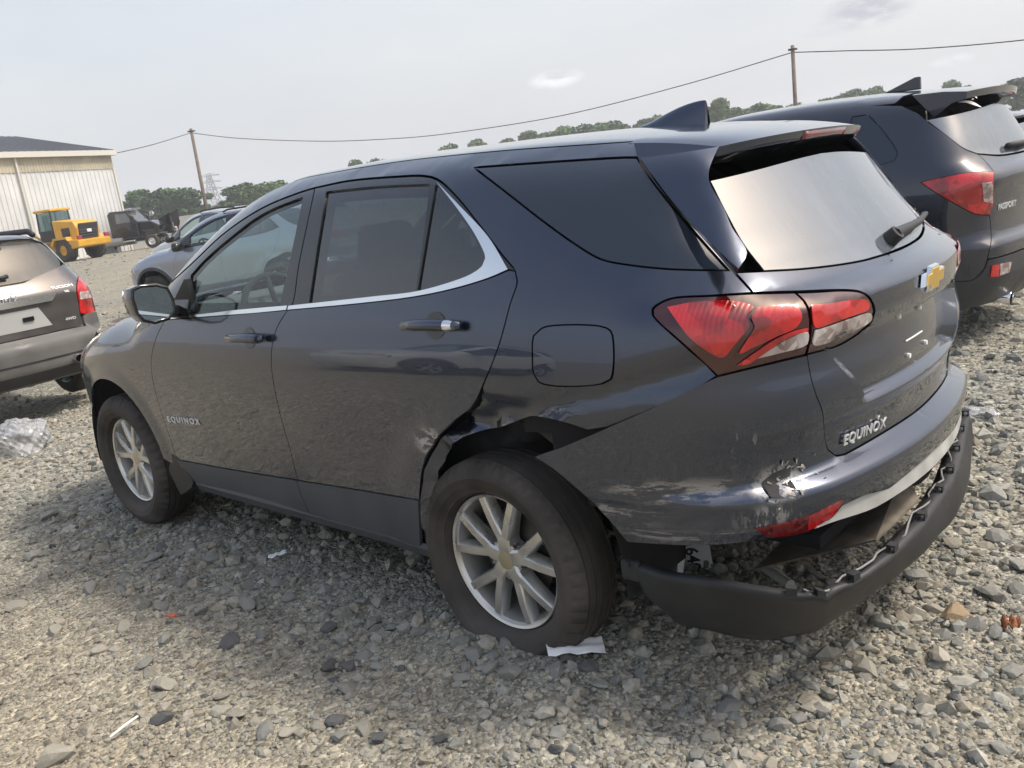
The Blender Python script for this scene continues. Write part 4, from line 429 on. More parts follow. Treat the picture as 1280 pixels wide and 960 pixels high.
'lg_clear2':[-0.8386,1.0504,-0.846,1.0507,-0.8535,1.051,-0.8613,1.0512,-0.8694,1.0513,-0.8777,1.0514,-0.8862,1.0516,-0.8952,1.0519,-0.9045,1.0524,-0.9139,1.0528,-0.9236,1.0532,-0.9335,1.0534,-0.9434,1.0534,-0.9558,1.0535,-0.9693,1.0539,-0.9828,1.0538,-0.9945,1.0525,-1.003,1.0492,-1.0111,1.0392,-1.0136,1.0284,-1.0091,1.0239,-1.0001,1.0209,-0.9885,1.0186,-0.9763,1.0168,-0.9653,1.0148,-0.9572,1.0126,-0.9511,1.0098,-0.9487,1.0054,-0.9554,0.9972,-0.9521,0.9933,-0.943,0.992,-0.9331,0.9912,-0.9218,0.9903,-0.9096,0.9895,-0.8688,1.0044,-0.8586,1.0047,-0.8497,1.0057,-0.8426,1.0077,-0.838,1.0109,-0.8354,1.0185,-0.8359,1.0286,-0.8374,1.0399],
'hood_edge_xy':[2.3,0.73,2.35,0.7318,2.4,0.7337,2.45,0.7356,2.5,0.7374,2.55,0.7389,2.6,0.74,2.6605,0.7414,2.7214,0.7429,2.7821,0.7437,2.8419,0.7431,2.9,0.74,2.9526,0.7347,3.0049,0.7274,3.0559,0.7187,3.1046,0.7094,3.15,0.7,3.203,0.6872,3.2515,0.6736,3.3,0.66],
'fender':[2.33,1.17,2.2993,1.1802,2.2685,1.1904,2.2378,1.2006,2.207,1.2108,2.1763,1.221,2.1456,1.2312,2.1148,1.2414,2.0841,1.2516,2.0232,1.228,1.9856,1.2034,1.9656,1.1778,1.9546,1.1515,1.9493,1.1248,1.9818,1.0976,2.0162,1.07,2.0475,1.0408,2.0774,1.008,2.1059,0.9732,2.1302,0.9371,2.1445,0.9079,2.1554,0.8779,2.164,0.8474,2.1715,0.8169,2.177,0.7864,2.1792,0.7561,2.1795,0.7258,2.179,0.6949,2.1775,0.6616,2.1744,0.6278,2.1708,0.5939,2.1677,0.5602,2.1652,0.5281,2.1622,0.4963,2.1584,0.4647,2.1546,0.4331,2.1409,0.4055,2.1287,0.3775,2.2774,0.4229,2.2841,0.4595,2.2938,0.4954,2.3064,0.5304,2.3218,0.5643,2.34,0.5968,2.3608,0.6276,2.384,0.6567,2.4096,0.6837,2.4373,0.7086,2.4669,0.7311,2.4983,0.751,2.5312,0.7684,2.5655,0.7829,2.6006,0.7946,2.6294,0.8033,2.6585,0.8091,2.6877,0.8118,2.7167,0.8114,2.7451,0.808,2.7728,0.8015,2.7994,0.7921,2.8249,0.7797,2.8489,0.7645,2.8714,0.7465,2.8923,0.7259,2.9114,0.7028,2.9288,0.6775,2.9445,0.6499,2.9583,0.6204,2.9704,0.5891,2.9807,0.5563,2.9892,0.5222,2.996,0.4869,3.0011,0.4508,3.0044,0.4141,3.0068,0.4486,3.0089,0.4833,3.0109,0.518,3.0133,0.5525,3.0165,0.5866,3.0207,0.62,3.0267,0.6514,3.0346,0.6829,3.0432,0.7141,3.0512,0.7443,3.0574,0.7731,3.0607,0.8,3.0597,0.8354,3.0548,0.8677,3.05,0.9,3.0801,0.9103,3.1102,0.9205,3.1403,0.9308,3.1704,0.9411,3.1511,0.9549,3.1315,0.9671,3.1112,0.9784,3.0896,0.9894,3.0662,1.0001,3.0458,1.0084,3.0238,1.0161,3.0005,1.0237,2.976,1.0315,2.9504,1.0394,2.924,1.0474,2.897,1.0552,2.8696,1.0629,2.8426,1.0702,2.8146,1.0773,2.7858,1.0843,2.7561,1.0907,2.7257,1.0967,2.6947,1.1019,2.6633,1.1063,2.6316,1.11,2.6,1.1132,2.57,1.1159,2.54,1.1186,2.51,1.1215,2.48,1.1248,2.45,1.1287,2.42,1.133,2.39,1.138,2.36,1.1445,2.33,1.154,2.3,1.1671],
'headlamp':[3.06,0.9,3.0751,0.8614,3.1,0.83,3.1183,0.8242,3.142,0.8222,3.1699,0.8232,3.2011,0.8266,3.2346,0.8318,3.2692,0.8381,3.3042,0.8447,3.3383,0.851,3.3706,0.8563,3.4,0.86,3.4332,0.8631,3.4653,0.8661,3.4967,0.8689,3.5275,0.8717,3.5581,0.8744,3.5889,0.8772,3.62,0.88,3.6,0.93,3.5693,0.9308,3.5386,0.9316,3.5079,0.9324,3.4772,0.9332,3.4466,0.934,3.4159,0.9347,3.3852,0.9355,3.3545,0.9363,3.3238,0.9371,3.2931,0.9379,3.2624,0.9387,3.2317,0.9395,3.201,0.9403,3.1704,0.9411,3.1336,0.9274,3.0968,0.9137],
'fbumper':[3.0157,0.4,3.0161,0.4317,3.016,0.4637,3.0157,0.4957,3.0157,0.5276,3.0163,0.5592,3.0178,0.59,3.0207,0.62,3.0258,0.6591,3.0319,0.6996,3.0396,0.7381,3.049,0.771,3.0607,0.795,3.1,0.82,3.1186,0.825,3.1424,0.8292,3.1703,0.8328,3.2015,0.8358,3.2349,0.8385,3.2695,0.8408,3.3044,0.843,3.3384,0.8452,3.3706,0.8475,3.4,0.85,3.4342,0.8532,3.4685,0.8562,3.5024,0.8592,3.5352,0.862,3.5661,0.8647,3.5946,0.8674,3.62,0.87,3.6623,0.8751,3.6996,0.88,3.6996,0.8495,3.6996,0.819,3.6996,0.7886,3.6996,0.7581,3.6996,0.7276,3.6996,0.6971,3.6996,0.6667,3.6996,0.6362,3.6996,0.6057,3.6996,0.5752,3.6996,0.5448,3.6996,0.5143,3.6996,0.4838,3.6996,0.4533,3.6996,0.4229,3.6996,0.3924,3.6996,0.3619,3.6996,0.3314,3.6996,0.301,3.6996,0.2705,3.6996,0.24,3.6663,0.241,3.633,0.2418,3.5997,0.2426,3.5664,0.2434,3.5331,0.2442,3.4998,0.2452,3.4665,0.2464,3.4333,0.248,3.4,0.25,3.369,0.2514,3.3366,0.252,3.3033,0.2523,3.2698,0.2525,3.2368,0.2533,3.2048,0.255,3.1745,0.2581,3.1465,0.263,3.1214,0.2701,3.1,0.28,3.0717,0.3043,3.0514,0.3349,3.0344,0.3681]}
# ---------------------------------------------------------------- panel builder on a car shape
def pip(pts,poly):
    x,y=pts[:,0][:,None],pts[:,1][:,None];p=np.asarray(poly);q=np.roll(p,-1,0)
    c=((p[:,1]>y)!=(q[:,1]>y))&(x<(q[:,0]-p[:,0])*(y-p[:,1])/np.where(q[:,1]==p[:,1],1e-12,q[:,1]-p[:,1])+p[:,0])
    return (c.sum(1)%2)==1
def pdist(pts,poly,closed=True):
    p=np.asarray(poly);q=np.roll(p,-1,0)
    if not closed:p,q=p[:-1],q[:-1]
    d=q-p;L=np.maximum((d*d).sum(1),1e-12);out=np.full(len(pts),1e9)
    for i in range(0,len(pts),4000):
        a=pts[i:i+4000];t=np.clip(((a[:,None]-p)*d).sum(2)/L,0,1);e=a[:,None]-p-t[...,None]*d;out[i:i+4000]=np.sqrt((e*e).sum(2)).min(1)
    return out
def arr(f): return np.array(f,float).reshape(-1,2)
def parea(p): x,y=np.asarray(p).T;return .5*np.sum(x*np.roll(y,-1)-y*np.roll(x,-1))
def inset(poly,g,fixu=None):
    p=np.asarray(poly,float)
    if parea(p)<0:p=p[::-1]
    if g==0:return p
    a=p-np.roll(p,1,0);b=np.roll(p,-1,0)-p;a/=np.maximum(np.linalg.norm(a,axis=1),1e-9)[:,None];b/=np.maximum(np.linalg.norm(b,axis=1),1e-9)[:,None]
    na=np.c_[-a[:,1],a[:,0]];nb=np.c_[-b[:,1],b[:,0]];m=na+nb;l=np.maximum((m*na).sum(1),.45)
    q=p+m/l[:,None]*g
    if fixu is not None:
        k=np.abs(p[:,0]-fixu)<2e-3;q[k,0]=p[k,0]
    return q
def dens(poly,step):
    p=np.asarray(poly);out=[]
    for i in range(len(p)):
        a,b=p[i],p[(i+1)%len(p)];n=max(1,int(np.linalg.norm(b-a)/step+.5))
        for k in range(n):out.append(a+(b-a)*k/n)
    return np.array(out)
def tri_poly(poly,holes,grid):
    polys=[poly]+list(holes);pts=np.concatenate(polys);E=[];n=0
    for q in polys:
        m=len(q);E+=[(n+i,n+(i+1)%m) for i in range(m)];n+=m
    lo,hi=poly.min(0),poly.max(0);gx,gy=np.meshgrid(np.arange(lo[0]+grid*.5,hi[0],grid),np.arange(lo[1]+grid*.5,hi[1],grid*.866))
    gx=gx+(np.arange(gx.shape[0])%2)[:,None]*grid*.5;g=np.c_[gx.ravel(),gy.ravel()]
    ok=pip(g,poly)
    for h in holes: ok&=~pip(g,h)
    g=g[ok]
    if len(g):
        d=np.minimum.reduce([pdist(g,q) for q in polys]);g=g[d>grid*.45]
    allp=np.r_[pts,g]
    v,e,f,ov,oe,of=delaunay_2d_cdt([Vector(p) for p in allp],E,[],0,1e-7)
    v=np.array([(a.x,a.y) for a in v]);f=np.array([t for t in f if len(t)==3])
    c=v[f].mean(1);ok=pip(c,poly)
    for h in holes: ok&=~pip(c,h)
    f=f[ok]
    # orientation
    a,b,cc=v[f[:,0]],v[f[:,1]],v[f[:,2]];s=(b[:,0]-a[:,0])*(cc[:,1]-a[:,1])-(b[:,1]-a[:,1])*(cc[:,0]-a[:,0])
    f=f[np.abs(s)>1e-12];s=s[np.abs(s)>1e-12];f[s<0]=f[s<0][:,::-1]
    return v,f
def panel(name,sh,poly,mat,parent,off=0.,holes=(),gap=.002,thick=.014,grid=.035,side=1,half=False,disp=None,chart='S',bstep=None):
    UCc=sh.u0-sh.r0*math.pi/2
    UCf=sh.u1+sh.r0*math.pi/2
    fx=None
    if half: fx=UCc if np.asarray(poly)[:,0].min()<0 else UCf
    if chart=='T' and half: fx=None
    P=dens(inset(poly,gap,fx),bstep or grid);H=[dens(inset(h,-gap if gap else 0),bstep or grid) for h in holes]
    v,f=tri_poly(P,H,grid)
    o=np.zeros(len(v))+off
    if disp is not None:o=o+disp(v[:,0],v[:,1])
    if chart=='S': p=sh.S(v[:,0],v[:,1])
    else: p=sh.T(v[:,0],v[:,1])
    n=sh.N(p);p=p+n*o[:,None]
    # chart S (u forward, z up) seen from outside left is clockwise -> flip so the faces look outward
    fn=np.cross(p[f[:,1]]-p[f[:,0]],p[f[:,2]]-p[f[:,0]]);fl=(fn*n[f].mean(1)).sum(1)<0;f=f.copy();f[fl]=f[fl][:,::-1]
    if disp is not None:
        fn=np.cross(p[f[:,1]]-p[f[:,0]],p[f[:,2]]-p[f[:,0]]);nn=np.zeros_like(p)
        for k in range(3): np.add.at(nn,f[:,k],fn)
        n2=nn/np.maximum(np.linalg.norm(nn,axis=1),1e-12)[:,None]
    else: n2=n
    # boundary edges -> skirt
    ed={}
    for t in f:
        for k in range(3):
            a,b=int(t[k]),int(t[(k+1)%3]);ed[(a,b)]=1
    be=[(a,b) for (a,b) in ed if (b,a) not in ed]
    if half:
        k=1e-4;be=[(a,b) for a,b in be if not(abs(p[a,1])<2e-3 and abs(p[b,1])<2e-3)]
    V=[p];NN=[n2];F=[f];nv=len(p)
    if thick:
        bi=sorted({a for e in be for a in e});mp={a:i for i,a in enumerate(bi)};bp=p[bi];bn=n[bi];m=len(bi)
        # outward direction of the rim, for the skirt normals
        V+= [bp,bp-bn*thick];rn=np.zeros((m,3))
        for a,b in be:
            d=np.cross(p[b]-p[a],n[a]);rn[mp[a]]+=d;rn[mp[b]]+=d
        rn/=np.maximum(np.linalg.norm(rn,axis=1),1e-12)[:,None];NN+=[rn,rn]
        sk=[]
        for a,b in be: sk+=[(nv+mp[b],nv+mp[a],nv+m+mp[a]),(nv+mp[b],nv+m+mp[a],nv+m+mp[b])]
        if sk:F.append(np.array(sk))
    V=np.concatenate(V);NN=np.concatenate(NN);F=np.concatenate(F)
    if half:
        m=V*[1,-1,1];mn=NN*[1,-1,1];F=np.r_[F,F[:,::-1]+len(V)];V=np.r_[V,m];NN=np.r_[NN,mn]
    if side<0:
        V=V*[1,-1,1];NN=NN*[1,-1,1];F=F[:,::-1]
    o=mesh(name,V,F,mat,parent,smooth=True)
    o.data.normals_split_custom_set_from_vertices([tuple(x) for x in NN])
    return o
def liner(name,sh,parent,mat,z0,z1,u0,u1,off=-.05,holes=(),grid=.08,side=1):
    """dark inner skin behind the panel gaps; wheel openings left out"""
    u=np.arange(u0,u1+grid,grid);z=np.linspace(z0,z1,max(2,int((z1-z0)/grid)));U,Z=np.meshgrid(u,z);p=sh.S(U.ravel(),Z.ravel(),np.full(U.size,off));F=[]
    for j in range(len(z)-1):
        for i in range(len(u)-1):
            a=j*len(u)+i;q=[a,a+1,a+len(u)+1,a+len(u)];c=p[q].mean(0)
            if any(math.hypot(c[0]-hx,c[2]-hz)<hr for hx,hz,hr in holes):continue
            F.append(q)
    if side<0:p=p*[1,-1,1]
    return mesh(name,p,F,mat,parent)
def pass_shape():
    return Shape(side=[(.1,.85),(.2,.92),(.4,.965),(.6,.982),(.8,.985),(1.0,.98),(1.12,.966),(1.22,.94),(1.4,.872),(1.55,.81),(1.7,.748),(1.85,.68)],
      plan=[(-1.15,-.13),(-.9,-.06),(-.6,-.02),(-.3,-.005),(0,0),(.6,0),(2.0,0),(2.6,-.004),(2.9,-.014),(3.2,-.045),(3.5,-.12),(3.8,-.24)],
      rear=[(.15,-.85),(.35,-1.02),(.5,-1.09),(.68,-1.10),(.74,-1.05),(.85,-1.04),(1.0,-1.05),(1.12,-1.08),(1.17,-1.06),(1.23,-.99),(1.4,-.90),(1.6,-.79),(1.75,-.70),(1.9,-.6)],
      top=[(3.8,.80),(3.6,.98),(3.4,1.07),(3.0,1.15),(2.6,1.21),(2.4,1.25),(2.1,1.42),(1.75,1.60),(1.4,1.735),(1.1,1.785),(.8,1.80),(.4,1.80),(0,1.785),(-.4,1.755),(-.7,1.715),(-.85,1.69),(-1.1,1.63)],
      front=[(.1,3.4),(.25,3.62),(.4,3.7),(.75,3.73),(.95,3.68),(1.1,3.5)],
      sculpt=lambda x,z:.018*sst(.56,.46,np.hypot(x,z-.38))+.018*sst(.56,.46,np.hypot(x-2.82,z-.38)),rsculpt=lambda y,z:0*y,ghtaper=.05,ghfront=.02,bowlo=.16,bowhi=.25,bowf=.25,rscale=.9,crown=.05,crown4=.1,
      tscale=lambda x:1-.2*sst(1.2,1.5,x)*sst(2.4,2.2,x),kst=.12,krt=.05,ksr=lambda z:.20-.06*sst(1.1,1.3,z),kf=.18)
def tuc_shape():
    return Shape(side=[(.1,.80),(.2,.86),(.4,.895),(.6,.905),(.8,.905),(.95,.895),(1.05,.875),(1.2,.82),(1.35,.76),(1.5,.695),(1.65,.62)],
      plan=[(-1.0,-.14),(-.8,-.07),(-.6,-.03),(-.3,-.008),(0,0),(.6,0),(1.8,0),(2.5,-.01),(2.9,-.05),(3.3,-.14),(3.6,-.25)],
      rear=[(.15,-.70),(.3,-.83),(.42,-.90),(.60,-.91),(.66,-.87),(.69,-.80),(.8,-.80),(.95,-.815),(1.03,-.82),(1.08,-.80),(1.13,-.765),(1.3,-.69),(1.5,-.58),(1.65,-.48)],
      top=[(3.5,.75),(3.3,.92),(3.1,.99),(2.7,1.07),(2.3,1.12),(2.1,1.16),(1.8,1.34),(1.5,1.50),(1.2,1.60),(.9,1.635),(.4,1.645),(0,1.64),(-.3,1.62),(-.5,1.595),(-.7,1.56)],
      front=[(.1,3.2),(.3,3.4),(.5,3.45),(.75,3.45),(.9,3.38),(1.0,3.2)],
      sculpt=lambda x,z:.02*sst(.5,.42,np.hypot(x,z-.36)),rsculpt=lambda y,z:0*y,ghtaper=.04,ghfront=.0,bowlo=.14,bowhi=.2,bowf=.25,rscale=.9,crown=.05,crown4=.1,
      tscale=lambda x:1-.2*sst(.9,1.2,x)*sst(2.1,1.9,x),kst=.12,krt=.06,ksr=lambda z:.18,kf=.18)
PSD={'lamp':[-0.478,1.149,-0.501,1.155,-0.523,1.16,-0.545,1.165,-0.568,1.169,-0.588,1.172,-0.609,1.174,-0.631,1.176,-0.653,1.176,-0.675,1.175,-0.698,1.173,-0.722,1.169,-0.747,1.165,-0.775,1.16,-0.763,1.125,-0.763,1.087,-0.769,1.048,-0.775,1.011,-0.775,0.978,-0.769,0.944,-0.761,0.915,-0.752,0.885,-0.724,0.894,-0.699,0.901,-0.676,0.913,-0.656,0.929,-0.636,0.95,-0.617,0.972,-0.599,0.993,-0.582,1.013,-0.565,1.033,-0.549,1.054,-0.534,1.074,-0.515,1.099,-0.497,1.124],
'lampc':[-0.704,1.101,-0.728,1.101,-0.754,1.1,-0.757,1.065,-0.761,1.03,-0.764,0.995,-0.765,0.96,-0.716,0.981,-0.712,1.021,-0.707,1.061],
'lampd':[-0.58,1.066,-0.597,1.076,-0.615,1.088,-0.632,1.099,-0.649,1.107,-0.663,1.11,-0.687,1.094,-0.693,1.069,-0.696,1.031,-0.695,0.994,-0.69,0.971,-0.666,0.972,-0.651,0.982,-0.634,1.0,-0.615,1.023,-0.597,1.045],
'side':[-0.399,1.659,-0.444,1.625,-0.485,1.596,-0.503,1.57,-0.522,1.542,-0.537,1.523,-0.554,1.501,-0.572,1.478,-0.589,1.455,-0.606,1.433,-0.624,1.405,-0.642,1.376,-0.661,1.349,-0.681,1.326,-0.706,1.307,-0.733,1.292,-0.761,1.276,-0.775,1.248,-0.783,1.22,-0.775,1.191,-0.775,1.16,-0.747,1.165,-0.722,1.169,-0.698,1.173,-0.675,1.175,-0.653,1.176,-0.631,1.176,-0.609,1.174,-0.588,1.172,-0.568,1.169,-0.545,1.165,-0.523,1.16,-0.501,1.155,-0.478,1.149,-0.497,1.124,-0.515,1.099,-0.534,1.074,-0.549,1.054,-0.565,1.033,-0.582,1.013,-0.599,0.993,-0.617,0.972,-0.636,0.95,-0.656,0.929,-0.676,0.913,-0.699,0.901,-0.724,0.894,-0.752,0.885,-0.755,0.852,-0.757,0.818,-0.758,0.785,-0.757,0.754,-0.75,0.725,-0.735,0.698,-0.727,0.67,-0.721,0.64,-0.717,0.61,-0.707,0.554,-0.688,0.516,-0.66,0.481,-0.637,0.478,-0.613,0.481,-0.595,0.483,-0.577,0.485,-0.559,0.487,-0.52,0.49,-0.47,0.52,-0.46,0.384,-0.458,0.445,-0.448,0.504,-0.43,0.563,-0.405,0.618,-0.373,0.669,-0.334,0.716,-0.29,0.757,-0.24,0.792,-0.186,0.821,-0.129,0.841,-0.07,0.855,-0.01,0.86,0.051,0.857,0.111,0.847,0.168,0.828,0.223,0.802,0.274,0.769,0.321,0.73,0.361,0.685,0.396,0.635,0.423,0.581,0.443,0.523,0.456,0.464,0.46,0.46,0.5,0.42,0.515,0.415,0.535,0.41,0.558,0.406,0.585,0.403,0.616,0.4,0.65,0.398,0.687,0.396,0.728,0.394,0.771,0.393,0.816,0.393,0.865,0.393,0.915,0.393,0.967,0.393,1.022,0.394,1.077,0.394,1.135,0.396,1.193,0.397,1.253,0.398,1.314,0.4,1.375,0.402,1.437,0.403,1.499,0.405,1.561,0.407,1.624,0.409,1.685,0.41,1.747,0.412,1.808,0.414,1.868,0.415,1.927,0.417,1.985,0.418,2.041,0.419,2.096,0.419,2.149,0.42,2.2,0.42,2.275,0.428,2.34,0.45,2.366,0.498,2.38,0.561,2.4,0.62,2.43,0.663,2.465,0.701,2.5,0.74,2.514,0.793,2.532,0.847,2.549,0.9,2.556,0.952,2.55,1.0,2.527,1.041,2.491,1.079,2.445,1.115,2.395,1.149,2.345,1.184,2.3,1.22,2.25,1.247,2.2,1.274,2.15,1.301,2.1,1.328,2.05,1.354,2.0,1.38,1.951,1.405,1.901,1.428,1.852,1.452,1.802,1.475,1.752,1.498,1.7,1.52,1.652,1.541,1.603,1.563,1.553,1.584,1.502,1.605,1.452,1.624,1.401,1.641,1.35,1.655,1.302,1.665,1.254,1.673,1.207,1.678,1.159,1.682,1.109,1.684,1.056,1.687,1.0,1.69,0.957,1.692,0.912,1.694,0.864,1.696,0.814,1.697,0.763,1.698,0.711,1.699,0.658,1.699,0.604,1.7,0.551,1.7,0.498,1.7,0.447,1.7,0.396,1.7,0.347,1.7,0.3,1.7,0.246,1.7,0.191,1.7,0.137,1.7,0.083,1.699,0.031,1.699,-0.02,1.698,-0.069,1.697,-0.116,1.695,-0.16,1.693,-0.2,1.69,-0.256,1.684,-0.305,1.676,-0.351,1.667],
'qglass':[-0.088,1.635,-0.124,1.635,-0.16,1.635,-0.196,1.635,-0.226,1.602,-0.253,1.569,-0.279,1.537,-0.303,1.503,-0.322,1.471,-0.343,1.438,-0.36,1.405,-0.373,1.375,-0.379,1.35,-0.364,1.306,-0.342,1.301,-0.319,1.296,-0.293,1.291,-0.272,1.288,-0.249,1.286,-0.224,1.284,-0.196,1.282,-0.16,1.28,-0.123,1.278,-0.086,1.276,-0.05,1.274,-0.054,1.306,-0.058,1.339,-0.061,1.372,-0.065,1.405,-0.068,1.438,-0.071,1.471,-0.075,1.504,-0.078,1.537,-0.082,1.57,-0.085,1.603],
'sglass':[0.0,1.27,2.0,1.22,1.75,1.4,1.4,1.56,1.1,1.6,0.05,1.58],
'gate':[-0.761,1.276,-0.775,1.248,-0.783,1.22,-0.775,1.191,-0.775,1.16,-0.763,1.125,-0.763,1.087,-0.769,1.048,-0.775,1.011,-0.775,0.978,-0.769,0.944,-0.761,0.915,-0.752,0.885,-0.755,0.852,-0.757,0.818,-0.758,0.785,-0.757,0.754,-0.75,0.725,-0.735,0.698,-0.727,0.67,-0.721,0.64,-0.717,0.61,-0.772,0.611,-0.83,0.613,-0.889,0.614,-0.947,0.616,-1.004,0.617,-1.057,0.618,-1.107,0.619,-1.15,0.62,-1.23,0.62,-1.3,0.62,-1.3,0.671,-1.3,0.723,-1.3,0.774,-1.3,0.825,-1.3,0.876,-1.3,0.927,-1.3,0.979,-1.3,1.03,-1.3,1.081,-1.3,1.133,-1.3,1.184,-1.3,1.235,-1.242,1.236,-1.182,1.236,-1.122,1.236,-1.063,1.237,-1.006,1.238,-0.954,1.24,-0.908,1.244,-0.854,1.254,-0.807,1.265],
'rglass':[-0.526,1.542,-0.543,1.52,-0.559,1.498,-0.575,1.476,-0.59,1.454,-0.606,1.433,-0.624,1.406,-0.642,1.379,-0.661,1.353,-0.682,1.331,-0.706,1.313,-0.732,1.299,-0.759,1.285,-0.809,1.274,-0.86,1.263,-0.918,1.254,-0.964,1.25,-1.015,1.248,-1.07,1.247,-1.127,1.247,-1.186,1.246,-1.244,1.246,-1.3,1.245,-1.3,1.296,-1.3,1.346,-1.3,1.397,-1.3,1.448,-1.3,1.499,-1.3,1.549,-1.3,1.6,-1.248,1.596,-1.196,1.592,-1.145,1.588,-1.093,1.584,-1.042,1.581,-0.99,1.577,-0.939,1.573,-0.887,1.569,-0.835,1.565,-0.784,1.561,-0.732,1.557,-0.681,1.553,-0.629,1.549,-0.577,1.546],
'bumper':[-1.3,0.612,-1.247,0.611,-1.194,0.611,-1.141,0.61,-1.088,0.61,-1.035,0.609,-0.982,0.608,-0.929,0.608,-0.876,0.607,-0.823,0.606,-0.77,0.606,-0.717,0.605,-0.707,0.554,-0.688,0.516,-0.66,0.481,-0.637,0.478,-0.613,0.481,-0.595,0.483,-0.577,0.485,-0.559,0.487,-0.5,0.48,-0.473,0.417,-0.46,0.36,-0.5,0.3,-0.589,0.264,-0.609,0.27,-0.63,0.276,-0.652,0.281,-0.676,0.285,-0.701,0.288,-0.728,0.289,-0.758,0.288,-0.788,0.287,-0.842,0.288,-0.891,0.292,-0.942,0.288,-0.994,0.284,-1.045,0.28,-1.096,0.276,-1.147,0.272,-1.198,0.268,-1.249,0.264,-1.3,0.26,-1.3,0.31,-1.3,0.361,-1.3,0.411,-1.3,0.461,-1.3,0.511,-1.3,0.562],
'refl':[-0.728,0.49,-0.731,0.527,-0.734,0.564,-0.77,0.565,-0.77,0.525,-0.771,0.484],
'refc':[-0.777,0.563,-0.814,0.561,-0.857,0.558,-0.849,0.525,-0.841,0.491,-0.805,0.49,-0.776,0.488,-0.776,0.526]}
TCD={'lamp':[-0.498,1.155,-0.509,1.132,-0.52,1.105,-0.531,1.072,-0.533,1.025,-0.525,0.973,-0.527,0.916,-0.52,0.863,-0.513,0.8,-0.596,0.792,-0.657,0.795,-0.689,0.81,-0.695,0.858,-0.693,0.918,-0.696,0.958,-0.697,0.999,-0.693,1.039,-0.663,1.079,-0.608,1.118],
'lampc':[-0.683,1.01,-0.663,1.009,-0.638,1.007,-0.606,1.005,-0.524,0.999,-0.534,0.999,-0.535,0.975,-0.526,0.951,-0.527,0.927,-0.567,0.931,-0.613,0.935,-0.643,0.938,-0.666,0.94,-0.686,0.942,-0.686,0.965,-0.685,0.987],
'glass':[-1.3,1.188,-1.283,1.188,-1.232,1.188,-1.181,1.188,-1.13,1.188,-1.079,1.188,-1.029,1.189,-0.98,1.192,-0.93,1.196,-0.88,1.201,-0.831,1.206,-0.785,1.213,-0.744,1.221,-0.71,1.229,-0.659,1.246,-0.614,1.267,-0.573,1.3,-0.552,1.334,-0.541,1.374,-0.533,1.41,-0.529,1.447,-0.532,1.48,-0.535,1.51,-1.3,1.54],
'gate':[-1.3,0.7,-1.3,1.176,-1.283,1.176,-1.232,1.176,-1.181,1.176,-1.13,1.176,-1.079,1.176,-1.029,1.177,-0.552,1.284,-0.531,1.257,-0.483,1.229,-0.485,1.204,-0.497,1.155,-0.611,1.118,-0.666,1.079,-0.695,1.04,-0.7,1.0,-0.698,0.959,-0.696,0.919,-0.693,0.881,-0.691,0.843,-0.692,0.806,-0.687,0.766,-0.683,0.727,-0.681,0.687,-0.8,0.7],
'bumper':[-1.3,0.69,-0.86,0.69,-0.696,0.68,-0.686,0.738,-0.68,0.785,-0.657,0.798,-0.613,0.801,-0.513,0.79,-0.514,0.778,-0.517,0.733,-0.51,0.678,-0.619,0.658,-0.684,0.634,-0.724,0.609,-0.747,0.572,-0.765,0.534,-0.42,0.58,-0.406,0.515,-0.4,0.45,-0.421,0.385,-0.45,0.32,-0.8,0.28,-1.3,0.28],
'bar':[-1.216,0.981,-1.258,0.985,-1.299,0.989,-1.257,0.993,-1.213,0.997,-1.166,1.001,-1.126,1.006,-1.079,1.013,-1.031,1.021,-0.983,1.029,-0.939,1.035,-0.902,1.039,-0.874,1.039,-0.857,1.035,-0.848,1.007,-0.893,0.966,-0.919,0.96,-0.953,0.956,-0.992,0.956,-1.035,0.956,-1.08,0.957,-1.123,0.957,-1.167,0.957,-1.212,0.957,-1.257,0.957,-1.298,0.957,-1.253,0.958,-1.21,0.958],
'plate':[-1.198,0.911,-1.241,0.919,-1.287,0.928,-1.264,0.938,-1.216,0.947,-1.171,0.955,-1.13,0.961,-1.095,0.965,-1.068,0.964,-1.021,0.942,-1.002,0.915,-0.98,0.876,-0.962,0.833,-0.956,0.792,-0.965,0.762,-0.981,0.751,-1.005,0.743,-1.035,0.739,-1.072,0.738,-1.114,0.74,-1.16,0.743,-1.209,0.747,-1.259,0.751,-1.291,0.756,-1.243,0.759,-1.199,0.762,-1.159,0.763]}
# ---------------------------------------------------------------- the damaged SUV in front
EQ=eq_shape();EQW=eq_shape();_xc=EQW.Xc;EQW.Xc=lambda z:_xc(z)-.11;EQW.ksr=.03;EP={k:arr(v) for k,v in EQD.items()};UC=EQ.u0-EQ.r0*math.pi/2
suv=empty('damaged_suv');tag(suv,'damaged dark grey SUV with hanging rear bumper, flat rear tyre and scraped side','car')
def fold(u,z):
    return .5+.5*np.sin(23*u+9*np.sin(14*z+3*u)+5*z)*np.sin(31*z-11*u)
def dent_q(u,z):
    """the quarter panel is pushed in and folded above the rear wheel"""
    r=np.hypot(u,z-.36);m=sst(.60,.45,r)*sst(.36,.14,u)
    d=-.055*m*(.55+.65*fold(u,z))
    # long crease running back under the lamp
    ln=z-(.872+.16*np.clip((-u-.15)/.55,0,1)**1.3)
    d=d-.016*np.exp(-(ln/.028)**2)*sst(-.02,-.25,u)
    d=d-.012*np.exp(-((z-(.80+.05*np.sin(9*u)))/.03)**2)*sst(.4,.2,u)*sst(-.3,.05,u)
    return d
def dent_d(u,z):
    # shallow dish in the rear door and pushed trailing edge
    return -.003*np.exp(-(((u-.45)/.30)**2+((z-.74)/.16)**2))-.012*np.exp(-(((u-.20)/.09)**2+((z-.70)/.10)**2))*fold(u*1.5,z*1.5)
